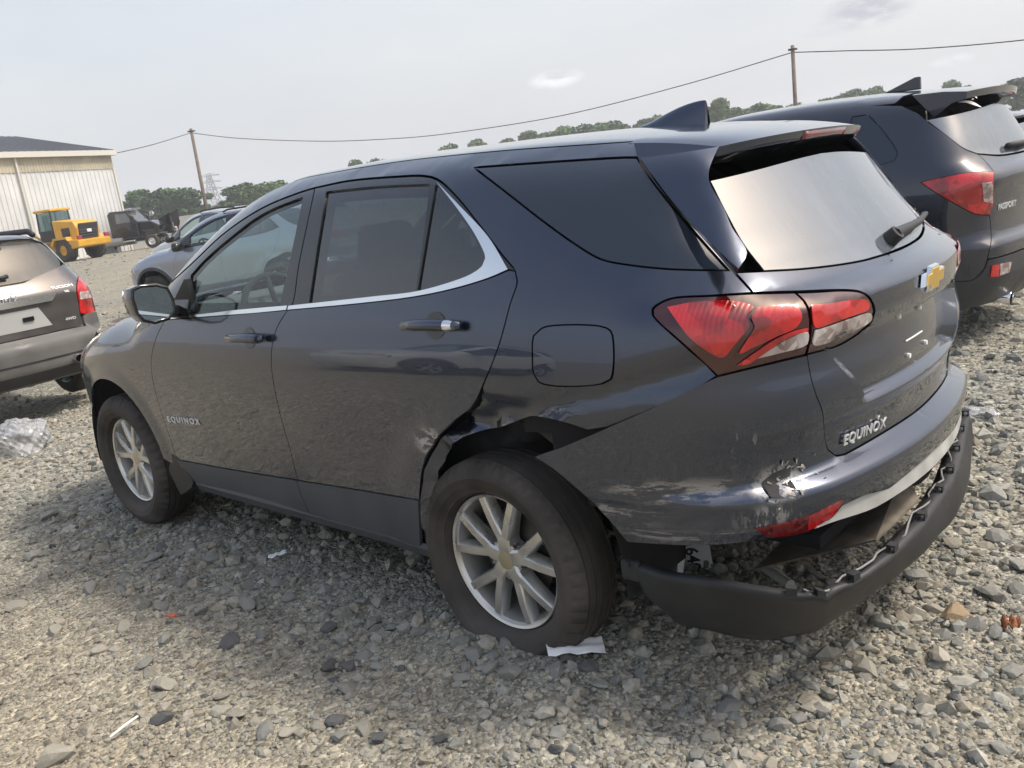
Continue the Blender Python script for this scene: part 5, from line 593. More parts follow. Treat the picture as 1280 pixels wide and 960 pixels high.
for sd in (1,-1):
    L_=(sd>0)
    fd=panel('front_door',EQ,EP['fdoor'],PAINTR if L_ else PAINT,suv,side=sd,grid=.04)
    panel('lower_cladding',EQ,EP['fclad'],CLAD,fd,off=.004,side=sd,grid=.04,gap=.0025)
    wf=panel('window_frame',EQ,EP['fframe'],GBLK,fd,off=-.003,holes=[EP['fglass']],side=sd,grid=.04,gap=.003,thick=.03)
    panel('window_glass',EQ,EP['fglass'],GFRONT,fd,off=-.010,side=sd,grid=.05,gap=-.004,thick=.003)
    panel('chrome_trim',EQ,EP['chrome_f'],CHROME,fd,off=.004,side=sd,grid=.03,gap=0,thick=.008)
    rd=panel('rear_door',EQ,EP['rdoor'],PAINTR if L_ else PAINT,suv,side=sd,grid=.032,disp=dent_d if L_ else None)
    panel('lower_cladding',EQ,EP['rclad'],CLAD,rd,off=.004,side=sd,grid=.04,gap=.0025)
    panel('window_frame',EQ,EP['rframe'],GBLK,rd,off=-.003,holes=[EP['rglass'],EP['rqglass']],side=sd,grid=.04,gap=.003,thick=.03)
    panel('window_glass',EQ,EP['rglass'],GTINT,rd,off=-.010,side=sd,grid=.05,gap=-.004,thick=.003)
    panel('quarter_glass',EQ,EP['rqglass'],GTINT,rd,off=-.009,side=sd,grid=.05,gap=-.004,thick=.003)
    panel('chrome_trim',EQ,EP['chrome_r'],CHROME,rd,off=.005,side=sd,grid=.025,gap=0,thick=.010)
    us=panel('body_side',EQ,EP['uniside'],PAINTQ if L_ else PAINT,suv,holes=[EP['dglass'],EP['fuel']],side=sd,grid=.026,disp=dent_q if L_ else None,gap=.0025,thick=.022)
    panel('glass_light_stop',EQ,EP['dglass'],DARK,us,off=-.030,side=sd,grid=.06,gap=-.03,thick=0);panel('frame_light_stop',EQ,EP['rframe'],DARK,us,off=-.036,holes=[EP['rglass'],EP['rqglass']],side=sd,grid=.06,gap=-.022,thick=0)  # dark sheets added to stop daylight leaking through the window seams
    panel('rear_side_glass',EQ,EP['dglass'],GDARK,us,off=-.002,side=sd,grid=.04,gap=.003)
    if L_: panel('fuel_door',EQ,EP['fuel'],PAINT,us,side=sd,grid=.04,gap=.0018)
    fe=panel('front_fender',EQ,EP['fender'],PAINT,suv,side=sd,grid=.035)
    panel('headlamp',EQ,EP['headlamp'],LCLEAR,suv,side=sd,grid=.04)
    # tail lamps
    lo=panel('tail_lamp',EQ,EP['lamp_out'],LBLACK,suv,off=-.004,side=sd,grid=.03,gap=.0015,thick=.03)
    panel('red_lens',EQ,EP['lg_red1'],RED,lo,off=.0015,side=sd,grid=.03,gap=0,thick=.004)
    panel('red_lens',EQ,EP['lg_red2'],RED,lo,off=.0015,side=sd,grid=.03,gap=0,thick=.004)
    panel('light_guide',EQ,EP['lg_red3'],RED,lo,off=.002,side=sd,grid=.03,gap=0,thick=.004)
    panel('clear_lens',EQ,EP['lg_clear1'],LCLEAR,lo,off=.0015,side=sd,grid=.03,gap=0,thick=.004)
# across the back
tg=panel('tailgate',EQ,EP['tailgate'],PAINT,suv,half=True,grid=.016,gap=.0025,bstep=.012)
for sd in (1,-1):
    li=panel('gate_lamp',EQ,EP['lamp_in'],LBLACK,tg,off=-.004,side=sd,grid=.03,gap=.0015,thick=.03)
    panel('wing_trim',EQW if sd>0 else EQ,EP['wing' if sd>0 else 'wing0'],PAINT,tg,off=.003,side=sd,grid=.03,gap=.0015,thick=.02)
    MBs=panel('red_lens',EQ,EP['lg_red4'],RED,li,off=.0015,side=sd,grid=.03,gap=0,thick=.004)
    panel('clear_lens',EQ,EP['lg_clear2'],LCLEAR,li,off=.0015,side=sd,grid=.03,gap=0,thick=.004)
panel('rear_window',EQ,EP['rglass_back'],GREAR,tg,off=-.002,half=True,grid=.035,gap=.002,thick=.004)
# black surround behind the rear window edge
def out_b(u,z):
    # the bumper cover has sprung outward at its front edge
    return .004+.030*sst(-.75,-.30,u)*sst(.45,.75,z)-.012*np.exp(-(((u+.72)/.035)**2+((z-.645)/.045)**2))*fold(u*2,z*2)-.008*np.exp(-((z-.60-.1*(u+.6))/.02)**2)*sst(-.75,-.6,u)*fold(u*1.3,z)
bp=panel('rear_bumper_cover',EQ,EP['bumper'],PAINTB,suv,half=True,grid=.016,gap=.002,thick=.006,disp=out_b,bstep=.012)
for sd in (1,-1):
    rf_=panel('reflector',EQ,EP['reflector'],REDD,bp,off=.007,side=sd,grid=.03,gap=0,thick=.006);rq=EP['reflector'];um=.45*rq[:,0].max()+.55*rq[:,0].min();rq=np.c_[np.minimum(rq[:,0],um),rq[:,1]];panel('bright_half',EQ,rq,RED,rf_,off=.0078,side=sd,grid=.03,gap=.001,thick=.003)
# roof, windscreen, bonnet
re_=EP['roof_edge_xy'];xr=re_[0][0]
k=int(np.argmin(np.abs(re_[:,0]-1.22)))
def halfpoly(pts,xa=None): return np.array([(p[0],p[1]) for p in pts])
rp=re_[:k+1];hdr=1.33
roof_poly=np.r_[rp,[[1.27,.50],[hdr-.01,.25],[hdr+.01,0]],[[-.50,0],[-.49,.25],[-.462,.45]]]
panel('roof',EQ,roof_poly,PAINT,suv,chart='T',half=True,gap=.002,grid=.05)
wsp=np.r_[re_[k:],[[2.36,.5],[2.42,.25],[2.44,0]],[[hdr+.02,0],[hdr,.25],[1.28,.50]]]
panel('windscreen',EQ,wsp,GWIND,suv,chart='T',half=True,gap=.004,grid=.07,thick=.004,off=-.004)
he=EP['hood_edge_xy']
hp=np.r_[he,[[3.42,.45],[3.5,.2],[3.51,0]],[[2.45,0],[2.43,.25],[2.37,.5]]]
panel('bonnet',EQ,hp,PAINT,suv,chart='T',half=True,gap=.003,grid=.07)
panel('front_bumper',EQ,EP['fbumper'],PAINT,suv,half=True,grid=.05)
# spoiler: top follows the roof line, overhangs the rear window
def spoiler():
    V=[];F=[];ns=41
    for s in np.linspace(-1,1,ns):
        q=abs(s);yf=.560*s;yr=.480*s
        xf=-.50+.20*yf*yf;zt=float(EQ.T(np.array([xf]),np.array([yf]))[0,2])+.001
        xt=-.775+.32*yr*yr+.03*q**8;zr=1.547-.05*yr*yr-.004*q**6
        top=[]
        for t in np.linspace(0,1,8):
            top.append((xf+(xt-xf)*t,yf+(yr-yf)*t,zt+(zr-zt)*(.55*t+.45*t*t)))
        und=[(xt+.003,yr*1.004,zr-.010),(xt+.016,yr*1.012,zr-.026),(xt+.050,yr*1.03,zr-.040),(xt+.10+.02*(1-q),yr*1.06,zr-.048-.02*(1-q)),(xf-.07,yf*.985+.02*s,zt-.085),(xf-.01,yf+.06*s*q**6,zt-.050)]
        prof=top+und;V+=prof;nr=len(prof)
    for i in range(ns-1):
        for j in range(nr): F.append((i*nr+j,i*nr+(j+1)%nr,(i+1)*nr+(j+1)%nr,(i+1)*nr+j))
    F+=[tuple(range(nr)),tuple(range((ns-1)*nr,ns*nr))]
    m=MB();m.add(V,F);return m.build('spoiler',PAINT,tg,angle=.5)
spo=spoiler()
def brake_light():
    m=MB();V=[];F=[];ys=np.linspace(-.15,.15,15)
    for y in ys:
        x=-.775+.32*y*y;V+=[(x+.001,y,1.541),(x+.014,y,1.520),(x+.03,y,1.52),(x+.03,y,1.538)]
    for i in range(14):
        for j in range(4):F.append((i*4+j,i*4+(j+1)%4,i*4+4+(j+1)%4,i*4+4+j))
    F+=[(0,1,2,3),(56,57,58,59)];V=[(x-.004,y,z) for x,y,z in V];m.add(V,F);return m.build('brake_light',REDD,spo,smooth=True)
brake_light()
# roof fin
def fin():
    st=[(-.10,.002,.010),(-.15,.014,.030),(-.20,.034,.036),(-.27,.060,.036),(-.335,.074,.028),(-.368,.076,.016),(-.372,.074,.014),(-.366,.04,.022),(-.366,.0,.030)]
    V=[];F=[]
    for (x,h,w_) in st:
        zb=float(EQ.T(np.array([x]),np.array([0.]))[0,2])
        V+=[(x,w_,zb-.006),(x,w_*.72,zb+h*.5),(x,w_*.22,zb+h*.96),(x,0,zb+h),(x,-w_*.22,zb+h*.96),(x,-w_*.72,zb+h*.5),(x,-w_,zb-.006)]
    for i in range(len(st)-1):
        for j in range(6):F.append((i*7+j,i*7+j+1,i*7+7+j+1,i*7+7+j))
    m=MB().add(V,F);o=m.build('roof_antenna',PAINT,suv,angle=1.0);sb=o.modifiers.new('smooth','SUBSURF');sb.levels=2;sb.render_levels=2;return o
fin()
# wiper on the rear window
def rear_pt(y,z,off):
    p=EQ.root(np.array([[EQ.u0,y,z]]),np.array([[-1.,0,0]]),0,1.3);return Vector((p+EQ.N(p)*off)[0])
m=MB();pts=[rear_pt(y,z,.022) for y,z in ((.0,1.200),(-.10,1.203),(-.28,1.203),(-.52,1.205))]
m.sweep(pts,[.019,.016,.011,.008],n=8);m.sweep([rear_pt(y,z,.012) for y,z in ((-.06,1.195),(-.3,1.200),(-.6,1.205))],.006,n=6);m.tube(rear_pt(.0,1.198,.0),rear_pt(.0,1.20,.034),.026,.022,n=14)
m.build('rear_wiper',BPLAS,tg,angle=.8)
# lettering on the gate
text_mesh('lettering','EQUINOX',.06,BADGE,tg,rear_pt(.452,.700,.007),rear_pt(.240,.694,.007)-rear_pt(.452,.700,.007),rear_pt(.35,.750,.004)-rear_pt(.35,.710,.004),depth=.002,fit=(.212,.037),bold=.0006,spacing=1.1)
# gold emblem with a bright rim
def bowtie(s,t,name,mat,off,par):
    # wide bar crossing a taller slanted block
    pl=[(-.115,-.018),(-.100,.026),(-.045,.026),(-.036,.046),(.052,.046),(.044,.026),(.115,.026),(.100,-.022),(.044,-.022),(.034,-.044),(-.054,-.044),(-.046,-.018)]
    P0=rear_pt(0,1.081,0);nn=Vector(EQ.N(np.array([P0]))[0]);X=Vector((0,-1,0));Y=nn.cross(X)*1.0
    if Y.z<0:Y=-Y
    mm=MB();n=len(pl);V=[P0+X*x*s*.80+Y*y*s*.82+nn*off for x,y in pl]+[P0+X*x*s*.74+Y*y*s*.72+nn*(off+t) for x,y in pl]
    mm.add(V,[tuple(range(n,2*n))]+[(i,(i+1)%n,n+(i+1)%n,n+i) for i in range(n)]);return mm.build(name,mat,par)
em=bowtie(1.0,.012,'emblem',CHROME,.002,tg);bowtie(.84,.004,'emblem_face',GOLD,.0125,em)
# plate bolts and a sticker line
for y,z in ((.086,.983),(-.089,.975),(.060,.860),(-.089,.866)):
    p=rear_pt(y,z,0);mm=MB();mm.tube(p,rear_pt(y,z,.008),.0085,.0075,n=8);mm.build('plate_bolt',WHITEP,tg)
mm=MB();mm.sweep([rear_pt(y,.905,.003) for y in (.07,0,-.07)],.0025,n=5);mm.build('plate_mark',WHITEP,tg)
# door handles
def handle(x,z,par,sd,scratched=False):
    def sp(xx,zz,o): 
        p=EQ.S(np.array([xx]),np.array([zz]),np.array([o]))[0];return Vector((p[0],p[1]*sd,p[2]))
    mm=MB();pts=[sp(x+dx,z+dz,o) for dx,dz,o in ((.128,-.004,.012),(.118,-.002,.026),(.06,0,.036),(0,.001,.038),(-.06,.001,.036),(-.105,0,.03),(-.118,0,.014))]
    mm.sweep(pts,[.014,.018,.0185,.0185,.0185,.0185,.014],n=10);h=mm.build('door_handle',PAINT,par,angle=.9)
    mm=MB();c=sp(x,z,-.001);
    V=[sp(x+.046*math.cos(t),z+.042*math.sin(t),.0018) for t in np.linspace(0,2*math.pi,25)[:-1]];V2=[sp(x+.04*math.cos(t),z+.036*math.sin(t),.0014) for t in np.linspace(0,2*math.pi,25)[:-1]]
    mm.add(V,[tuple(range(24))]);mm.build('cup_shade',GBLK,h)  # flat black disc paints the shade of the finger recess
    mm=MB();pts=[sp(x-dx,z,.0375) for dx in (.085,.10,.118)];mm.sweep(pts,[.019,.019,.014],n=10);mm.build('key_cover',CHROME if not scratched else PAINT,h,angle=.9)
for sd in (1,-1):
    ds=[o for o in suv.children if o.name.startswith('front_door')];rs=[o for o in suv.children if o.name.startswith('rear_door')]
    i=0 if sd>0 else 1
    handle(1.222,1.058,ds[i],sd,True);handle(.118,1.117,rs[i],sd)
# front door lettering
def side_pt(x,z,o): return Vector(EQ.S(np.array([x]),np.array([z]),np.array([o]))[0])
fdl=[o for o in suv.children if o.name.startswith('front_door')][0]
text_mesh('lettering','EQUINOX',.052,BADGE,fdl,side_pt(2.125,.632,.003),side_pt(1.80,.646,.003)-side_pt(2.125,.632,.003),side_pt(2.0,.69,.003)-side_pt(2.0,.64,.003),depth=.002,fit=(.325,.034),spacing=1.35,bold=.001)
# rocker strip and inner skins
for sd in (1,-1):
    V=[];F=[]
    for i,x in enumerate(np.linspace(.33,2.02,30)):
        y=float(EQ.S(np.array([x]),np.array([.33]))[0,1]);V+=[(x,(y-.002)*sd,.340),(x,(y+.004)*sd,.322),(x,(y-.012)*sd,.285),(x,(y-.10)*sd,.262),(x,(y-.10)*sd,.34)]
    for i in range(29):
        for j in range(4):F.append((i*5+j,i*5+j+1,i*5+6+j,i*5+5+j))
    MB().add(V,F).build('sill_strip',CLAD,suv,angle=.5)
    liner('inner_side',EQ,suv,DARK,.30,1.12,-.2,3.4,holes=((0,.36,.50),(2.725,.36,.50)),side=sd);liner('inner_rear',EQ,suv,DARK,.58,1.12,UC,-.2,holes=((0,.36,.50),),side=sd)
    liner('inner_frame',EQ,suv,DARK,1.12,1.20,-.75,2.1,off=-.035,side=sd)
mm=MB();mm.box((1.35,0,.30),(1.0,.80,.02));mm.box((-.45,0,.42),(.45,.5,.02));mm.box((2.9,0,.35),(.55,.48,.03));mm.build('floor_pan',DARK,suv)
# wheel housings
for (wx,sd) in ((0,1),(0,-1),(2.725,1),(2.725,-1)):
    V=[];F=[];n=28
    for i in range(n+1):
        a=math.radians(-8)+math.radians(196)*i/n;x=wx+.47*math.cos(a);z=.36+.47*math.sin(a);V+=[(x,.875*sd if wx>1 else .84*sd,z),(x,.52*sd,z)]
    V.append((wx,.52*sd,.36))
    for i in range(n):F+=[(2*i,2*i+1,2*i+3,2*i+2),(2*i+1,2*n+2,2*i+3)]
    MB().add(V,F).build('wheel_housing',LINER,suv,smooth=True)
# ---- wheels
def tyre_mesh(flat,R=.362,rim=.226,wd=.112):
    # cross-section across the width y (outer positive), closed loop
    pr=[(.058,rim+.010),(.076,rim+.015),(.090,rim+.022),(.0905,rim+.026),(.106,rim+.048),(.112,rim+.074),(.107,R-.040),(.097,R-.021),(.086,R-.010)]
    gro=[]
    for yy in (.56,.26,-.02,-.30,-.60):
        gro+=[(wd*(yy+.05),R-.001-.008*abs(yy)**2),(wd*(yy+.042),R-.011),(wd*(yy-.002),R-.011),(wd*(yy-.01),R-.001-.008*abs(yy)**2)]
    prof=pr+gro+[(-a,b) for a,b in pr[::-1]]
    n=144;V=[];F=[];m=len(prof)
    for i in range(n):
        a=2*math.pi*i/n
        for k,(h,r) in enumerate(prof):
            rr=r
            if (k in (7,8) or m-9<=k<=m-8) and i%3==0: rr=r-.010   # shoulder grooves
            if k in (1,2) : rr=r+.0012*math.sin(i*.9)*(k==2)
            V.append([rr*math.cos(a),h,rr*math.sin(a)])
    if flat:
        for v in V:
            r=math.hypot(v[0],v[2])
            if v[2]<0 and r>rim:
                lim=-.255
                t=max(0,(r-rim)/(R-rim))
                if v[2]<lim:
                    ex=lim-v[2];v[2]=lim-ex*.12
                g=max(0,(-v[2]-.14)/.14);g=min(1,g)*math.exp(-(v[0]/.19)**2)
                v[1]+= (1 if v[1]>0 else -1)*.046*g*math.sin(math.pi*min(1,t*1.05))
                v[2]-= .0*g
    for i in range(n):
        j=(i+1)%n
        for k in range(m):
            l=(k+1)%m;F.append((i*m+k,i*m+l,j*m+l,j*m+k))
    return V,F
def rim_solid():
    mm=MB();mm.lathe([(.060,.2335),(.066,.230),(.062,.222),(.050,.216)],n=64)
    def bar(P,Q,w0,w1,y0,y1,d0,d1):
        P=Vector((P[0],0,P[1]));Q=Vector((Q[0],0,Q[1]));t=(Q-P).normalized().cross(Vector((0,1,0)));V=[];F=[]
        for X,w_,y_,d_ in ((P,w0,y0,d0),(P.lerp(Q,.5),(w0+w1)/2,(y0+y1)/2+.004,(d0+d1)/2),(Q,w1,y1,d1)):
            V+=[X-t*w_*1.25+Vector((0,y_-d_,0)),X-t*w_+Vector((0,y_-.006,0)),X-t*w_*.72+Vector((0,y_,0)),X+t*w_*.72+Vector((0,y_,0)),X+t*w_+Vector((0,y_-.006,0)),X+t*w_*1.25+Vector((0,y_-d_,0))]
        for i in range(2):
            for j in range(5):F.append((i*6+j,i*6+j+1,i*6+7+j,i*6+6+j))
            F.append((i*6+5,i*6,i*6+6,i*6+11))
        F+=[tuple(range(6)),tuple(range(12,18))];mm.add(V,F)
    for q in range(5):
        a0=2*math.pi*q/5+math.radians(90);pol=lambda r,a:(r*math.cos(a),r*math.sin(a))
        bar(pol(.02,a0),pol(.088,a0),.030,.026,.050,.053,.05,.05)
        for s in (-1,1): bar(pol(.070,a0+.10*s),pol(.219,a0+.300*s),.0175,.0165,.0525,.057,.05,.038)
    mm.lathe([(.0,.001),(.046,.001),(.046,.034),(.042,.046),(.030,.066),(.0,.070)],n=40)
    return mm
def make_wheel(wx,wy,wz,sd,flat,steer=0):
    mm=rim_solid();V=mm.V;F=mm.F
    w_=mesh('wheel',V,F,ALLOY,suv);bm=bmesh.new();bm.from_mesh(w_.data);bmesh.ops.recalc_face_normals(bm,faces=bm.faces)
    for f in bm.faces:f.smooth=True
    for e in bm.edges:
        if len(e.link_faces)==2 and e.calc_face_angle(0)>.55:e.smooth=False
    bm.to_mesh(w_.data);bm.free()
    w_.location=(wx,wy*sd,wz);w_.rotation_euler=(0,0,steer+(math.pi if sd<0 else 0))
    V,F=tyre_mesh(flat,R=.354 if flat else .362);t=MB().add(V,F).build('tyre',RUBBER,w_,angle=.30)
    MB().lathe([(-.055,.02),(-.01,.02),(-.01,.15),(-.03,.15),(-.055,.15)],n=40).build('brake_disc',prin('disc_iron',(.09,.085,.08),rough=.5,metal=.8) if 'disc_iron' not in MATS else MATS['disc_iron'],w_,angle=.5)
    MB().lathe([(.050,.216),(.03,.208),(-.02,.200),(-.09,.205),(-.10,.228)],n=48).build('rim_barrel',MATS.get('barrel_grey') or prin('barrel_grey',(.30,.295,.28),rough=.5,metal=.6),w_,smooth=True)
    MB().lathe([(-.09,.0),(-.085,.19),(-.12,.20)],n=30).build('backing_plate',DARK,w_)
    mm=MB();mm.lathe([(.044,.034),(.052,.031),(.053,.0)],n=24);mm.build('centre_cap',MATS.get('cap_gold') or prin('cap_gold',(.50,.46,.33),rough=.35,metal=.8),w_,angle=.6)
    for q in range(5):
        a=2*math.pi*q/5-math.pi/2;c=(.058*math.cos(a),0,.058*math.sin(a))
        MB().tube((c[0],.018,c[2]),(c[0],.047,c[2]),.0115,.0095,n=6).build('lug_nut',CHROME,w_)
    return w_
wrl=make_wheel(0,.806,.333,1,True);wrl.rotation_euler=(0,0,0)
wfl=make_wheel(2.725,.806,.352,1,False,steer=.02)
make_wheel(0,.806,.352,-1,False);make_wheel(2.725,.806,.352,-1,False,steer=.02)
for o in wrl.children: pass
# spin of the spokes is in the mesh: rotate rim pieces by using the wheel's own y axis
# ---- mirror
def mirror_unit(sd):
    P=lambda x,y,z:Vector((x,y*sd,z))
    mm=MB()
    # housing: rounded block, glass facing back
    cx,cy,cz=1.815,1.005,1.222
    prof=[(a*.74,b*1.02) for a,b in [(-.118,-.052),(-.125,.0),(-.105,.055),(-.04,.078),(.06,.085),(.112,.075),(.124,.04),(.115,-.03),(.085,-.066),(.02,-.085),(-.07,-.08)]]
    secs=[(-.045,.97),(-.03,1.0),(.02,.98),(.07,.85),(.105,.6),(.12,.25)]
    V=[];F=[];n=len(prof)
    for dx,s in secs: V+=[P(cx+dx,cy+a*s,cz+b*s) for a,b in prof]
    for i in range(len(secs)-1):
        for j in range(n):F.append((i*n+j,i*n+(j+1)%n,i*n+n+(j+1)%n,i*n+n+j))
    F.append(tuple(range((len(secs)-1)*n,len(secs)*n)));F.append(tuple(range(n)))
    mm.add(V,F);h=mm.build('door_mirror',PAINT,fdl if sd>0 else [o for o in suv.children if o.name.startswith('front_door')][1],angle=.7)
    g=MB();g.add([P(cx-.049,cy+a*.86,cz+b*.86) for a,b in prof],[tuple(range(n))]);g.build('mirror_glass',MIRG,h)
    r=MB();r.sweep([P(cx-.046,cy+a*.93,cz+b*.93) for a,b in prof],.008,n=6,closed=True);r.build('mirror_rim',GBLK,h,smooth=True)
    f=MB();f.bbox(P(1.865,.905,1.165),(.045,.085,.024),.012);f.prism([(1.70,1.155),(1.93,1.145),(1.93,1.175),(1.74,1.30),(1.72,1.30)],.862*sd,.84*sd,'xz');f.build('mirror_foot',BPLAS,h)
mirror_unit(1);mirror_unit(-1)
# ---- interior
def seat(x,y,w_,par,name='front_seat'):
    mm=MB();mm.bbox((x+.12,y,.60),(.27,w_,.09),.06);M=Matrix.Rotation(math.radians(-18),3,'Y');mm.bbox((x-.20,y,.93),(.08,w_*.95,.33),.06,M);mm.bbox((x-.32,y,1.33),(.05,w_*.5,.095),.04,M);mm.tube((x-.30,y-.06,1.2),(x-.32,y-.06,1.3),.008);mm.tube((x-.30,y+.06,1.2),(x-.32,y+.06,1.3),.008)
    return mm.build(name,SEATM,par,angle=.9)
seat(1.25,.38,.25,suv);seat(1.25,-.38,.25,suv)
mm=MB();mm.bbox((.30,0,.62),(.26,.66,.09),.06);M=Matrix.Rotation(math.radians(-20),3,'Y');mm.bbox((-.02,0,.95),(.07,.66,.31),.06,M)
for y in (-.42,0,.42):mm.bbox((-.14,y,1.29),(.045,.11,.075),.035,M)
mm.build('rear_seat',SEATM,suv,angle=.9)
mm=MB();mm.bbox((2.12,0,1.02),(.26,.74,.12),.06);mm.bbox((1.5,0,.62),(.5,.12,.12),.04);mm.build('dashboard',SEATM,suv,angle=.9)
mm=MB();cen=Vector((1.80,.38,1.07));ax=Vector((-.92,0,.40)).normalized();t1=Vector((0,1,0));t2=ax.cross(t1)
mm.sweep([cen+(t1*math.cos(a)+t2*math.sin(a))*.185 for a in np.linspace(0,2*math.pi,33)[:-1]],.016,n=8,closed=True);mm.bbox(cen-ax*.02,(.03,.06,.05),.02)
for a in (0,math.pi,-math.pi/2): mm.tube(cen-ax*.02,cen+(t1*math.cos(a)+t2*math.sin(a))*.18,.014,n=6)
mm.build('steering_wheel',DARK,suv,smooth=True)
# ---- bumper beam left showing under the cover
V=[];F=[]
for y in np.linspace(-.62,.62,31):
    x=-1.035+.26*y*y;tp=1-.45*sst(.35,.62,abs(y));V+=[(x,y,.555),(x-.012,y,.552),(x-.014,y,.552-.052*tp),(x+.0,y,.546-.052*tp),(x+.04,y,.548-.052*tp),(x+.04,y,.555)]
for i in range(30):
    for j in range(6):F.append((i*6+j,i*6+(j+1)%6,i*6+6+(j+1)%6,i*6+6+j))
F+=[tuple(range(6)),tuple(range(180,186))]
MB().add(V,F).build('bumper_beam',STEEL,suv,angle=.5)
# ---- hanging lower cover
rimp=[(-.505,.845,.415),(-.62,.862,.418),(-.73,.858,.425),(-.876,.838,.422),(-.985,.802,.415),(-1.04,.735,.412),(-1.088,.555,.414),(-1.10,.294,.420),(-1.085,.05,.425),(-1.062,-.15,.425),(-1.02,-.37,.432),(-.975,-.58,.44),(-.93,-.76,.45),(-.80,-.84,.46)]
lowp=[(-.545,.815,.27),(-.60,.805,.235),(-.69,.775,.215),(-.80,.70,.185),(-.875,.60,.168),(-.91,.50,.160),(-.945,.30,.16),(-.985,.10,.165),(-1.0,-.03,.17),(-1.01,-.17,.178),(-.985,-.40,.19),(-.945,-.58,.20),(-.90,-.72,.22),(-.80,-.80,.25)]
def crs(P,n):
    P=[np.array(p,float) for p in P];P=[2*P[0]-P[1]]+P+[2*P[-1]-P[-2]];out=[]
    for i in range(1,len(P)-2):
        for k in range(n):
            t=k/n;a,b,c,d=P[i-1:i+3];out.append(.5*((2*b)+(c-a)*t+(2*a-5*b+4*c-d)*t*t+(3*b-3*c+d-a)*t**3))
    out.append(P[-2]);return np.array(out)
rr=crs(rimp,8);ll=crs(lowp,8);n=len(rr)
for i in range(n): rr[i,2]+=(.004*math.sin(i*.75)*math.sin(i*.23+1)+(.003 if i%11<2 else 0))*float(sst(28,40,i))-.012*math.exp(-((i-38)/1.6)**2);ll[i,2]+=.003*math.sin(i*.4+2)+.022*float(sst(38,60,i));rows=9;V=[];F=[]
for i in range(n):
    tan=rr[min(i+1,n-1)]-rr[max(i-1,0)];outw=np.cross(tan,[0,0,1]);outw/=np.linalg.norm(outw);outw=outw if np.dot(outw,rr[i]-np.array([-.3,0,.4]))>0 else -outw
    prof=[]
    # inner lip, rolled edge, outer face bulging, tuck under
    prof.append(rr[i]-outw*.055+[0,0,-.012]);prof.append(rr[i]-outw*.035+[0,0,-.002]);prof.append(rr[i]-outw*.030+[0,0,.004]);prof.append(rr[i]+[0,0,.002])
    wv=.004*math.sin(i*.11)
    for t in (.08,.22,.4,.58,.70,.85,1.0):
        p=rr[i]*(1-t)+ll[i]*t+outw*((.012+.02*sst(20,60,i))*math.sin(math.pi*min(1,t*.95))+ wv*math.sin(math.pi*t)) 
        if t>.6: p=p+outw*(-.020*(t-.6)/.4)
        prof.append(p)
    prof.append(ll[i]-outw*.05+[0,0,.01])
    rows=len(prof);V+=prof
for i in range(n-1):
    for j in range(rows-1):F.append((i*rows+j,i*rows+j+1,(i+1)*rows+j+1,(i+1)*rows+j))
low=mesh('lower_bumper_cover',V,F,BPLAS,suv,smooth=True)
sm=low.modifiers.new('thickness','SOLIDIFY');sm.thickness=.004;sm.offset=-1
# clips along its rim
for i in range(30,n-6,7):
    p=Vector(rr[i]);tan=Vector(rr[i+1]-rr[i-1]).normalized();ow=Vector((tan.y,-tan.x,0))
    if ow.dot(p-Vector((-.3,0,.4)))<0:ow=-ow
    M=Matrix((tan,ow,Vector((0,0,1)))).transposed()
    mm=MB();mm.box(p-ow*.022+Vector((0,0,.012)),(.013,.003,.010),M);mm.box(p-ow*.012+Vector((0,0,.021)),(.013,.011,.002),M);mm.box(p-ow*.004+Vector((0,0,.012)),(.013,.002,.009),M);mm.build('bumper_clip',BPLAS,low)
# loose wiring along the inner lip
mm=MB();mm.sweep([Vector(rr[i])+Vector((.03+.012*math.sin(i*.9),.0,.006+.008*math.sin(i*.57))) for i in range(36,n-4,2)],.0035,n=5);mm.build('loose_wire',prin('wire_grey',(.20,.20,.20),rough=.5),low,smooth=True)
# undertray: brown flap and dark insulation lying in the bumper
mm=MB();mm.add([(-.60,.34,.20),(-.98,.30,.36),(-1.02,.05,.40),(-.93,-.08,.44),(-.62,.02,.24)],[(0,1,2,3,4)]);o=mm.build('undertray_flap',noise_var(prin('brown_tray',(.20,.175,.14),rough=.75),scale=14,amt=.4),suv);s_=o.modifiers.new('thickness','SOLIDIFY');s_.thickness=.006
mm=MB();V=[];F=[]
for i,a in enumerate(np.linspace(0,1,9)):
    for j,b in enumerate(np.linspace(0,1,7)):V.append((-.55-.42*b,-.02-.62*a,.22+.20*b+.05*math.sin(6*a)*math.cos(3*b)+.10*a))
for i in range(8):
    for j in range(6):F.append((i*7+j,i*7+j+1,i*7+8+j,i*7+7+j))
o=mm.add(V,F).build('undertray',LINER,suv,smooth=True);s_=o.modifiers.new('thickness','SOLIDIFY');s_.thickness=.005
# suspension and muffler glimpsed under the back
mm=MB();mm.tube((-.05,.70,.30),(-.05,-.7,.30),.035,n=12);mm.bbox((-.62,-.28,.42),(.13,.26,.09),.05);mm.tube((-.3,-.2,.38),(.8,-.1,.33),.03);mm.tube((-.25,.62,.33),(-.42,.72,.42),.03);mm.build('rear_axle',prin('underbody_metal',(.09,.085,.08),rough=.6,metal=.6),suv,angle=.8)
# left end bracket of the torn cover and mud guard remains
mm=MB();mm.bbox((-.49,.84,.40),(.03,.012,.03),.008);mm.tube((-.49,.85,.425),(-.49,.865,.425),.010,n=8);mm.build('cover_bracket',BPLAS,low)
# splash guard pieces ahead of the rear wheel and behind the front wheel
mm=MB();mm.prism([(.345,.52),(.30,.44),(.315,.30),(.36,.295),(.352,.50)],.885,.80,'xz');mm.build('splash_guard',BPLAS,suv)
mm=MB();mm.prism([(2.145,.45),(2.20,.46),(2.27,.36),(2.20,.24),(2.06,.30),(2.03,.335)],.895,.80,'xz');mm.build('splash_guard',BPLAS,suv)
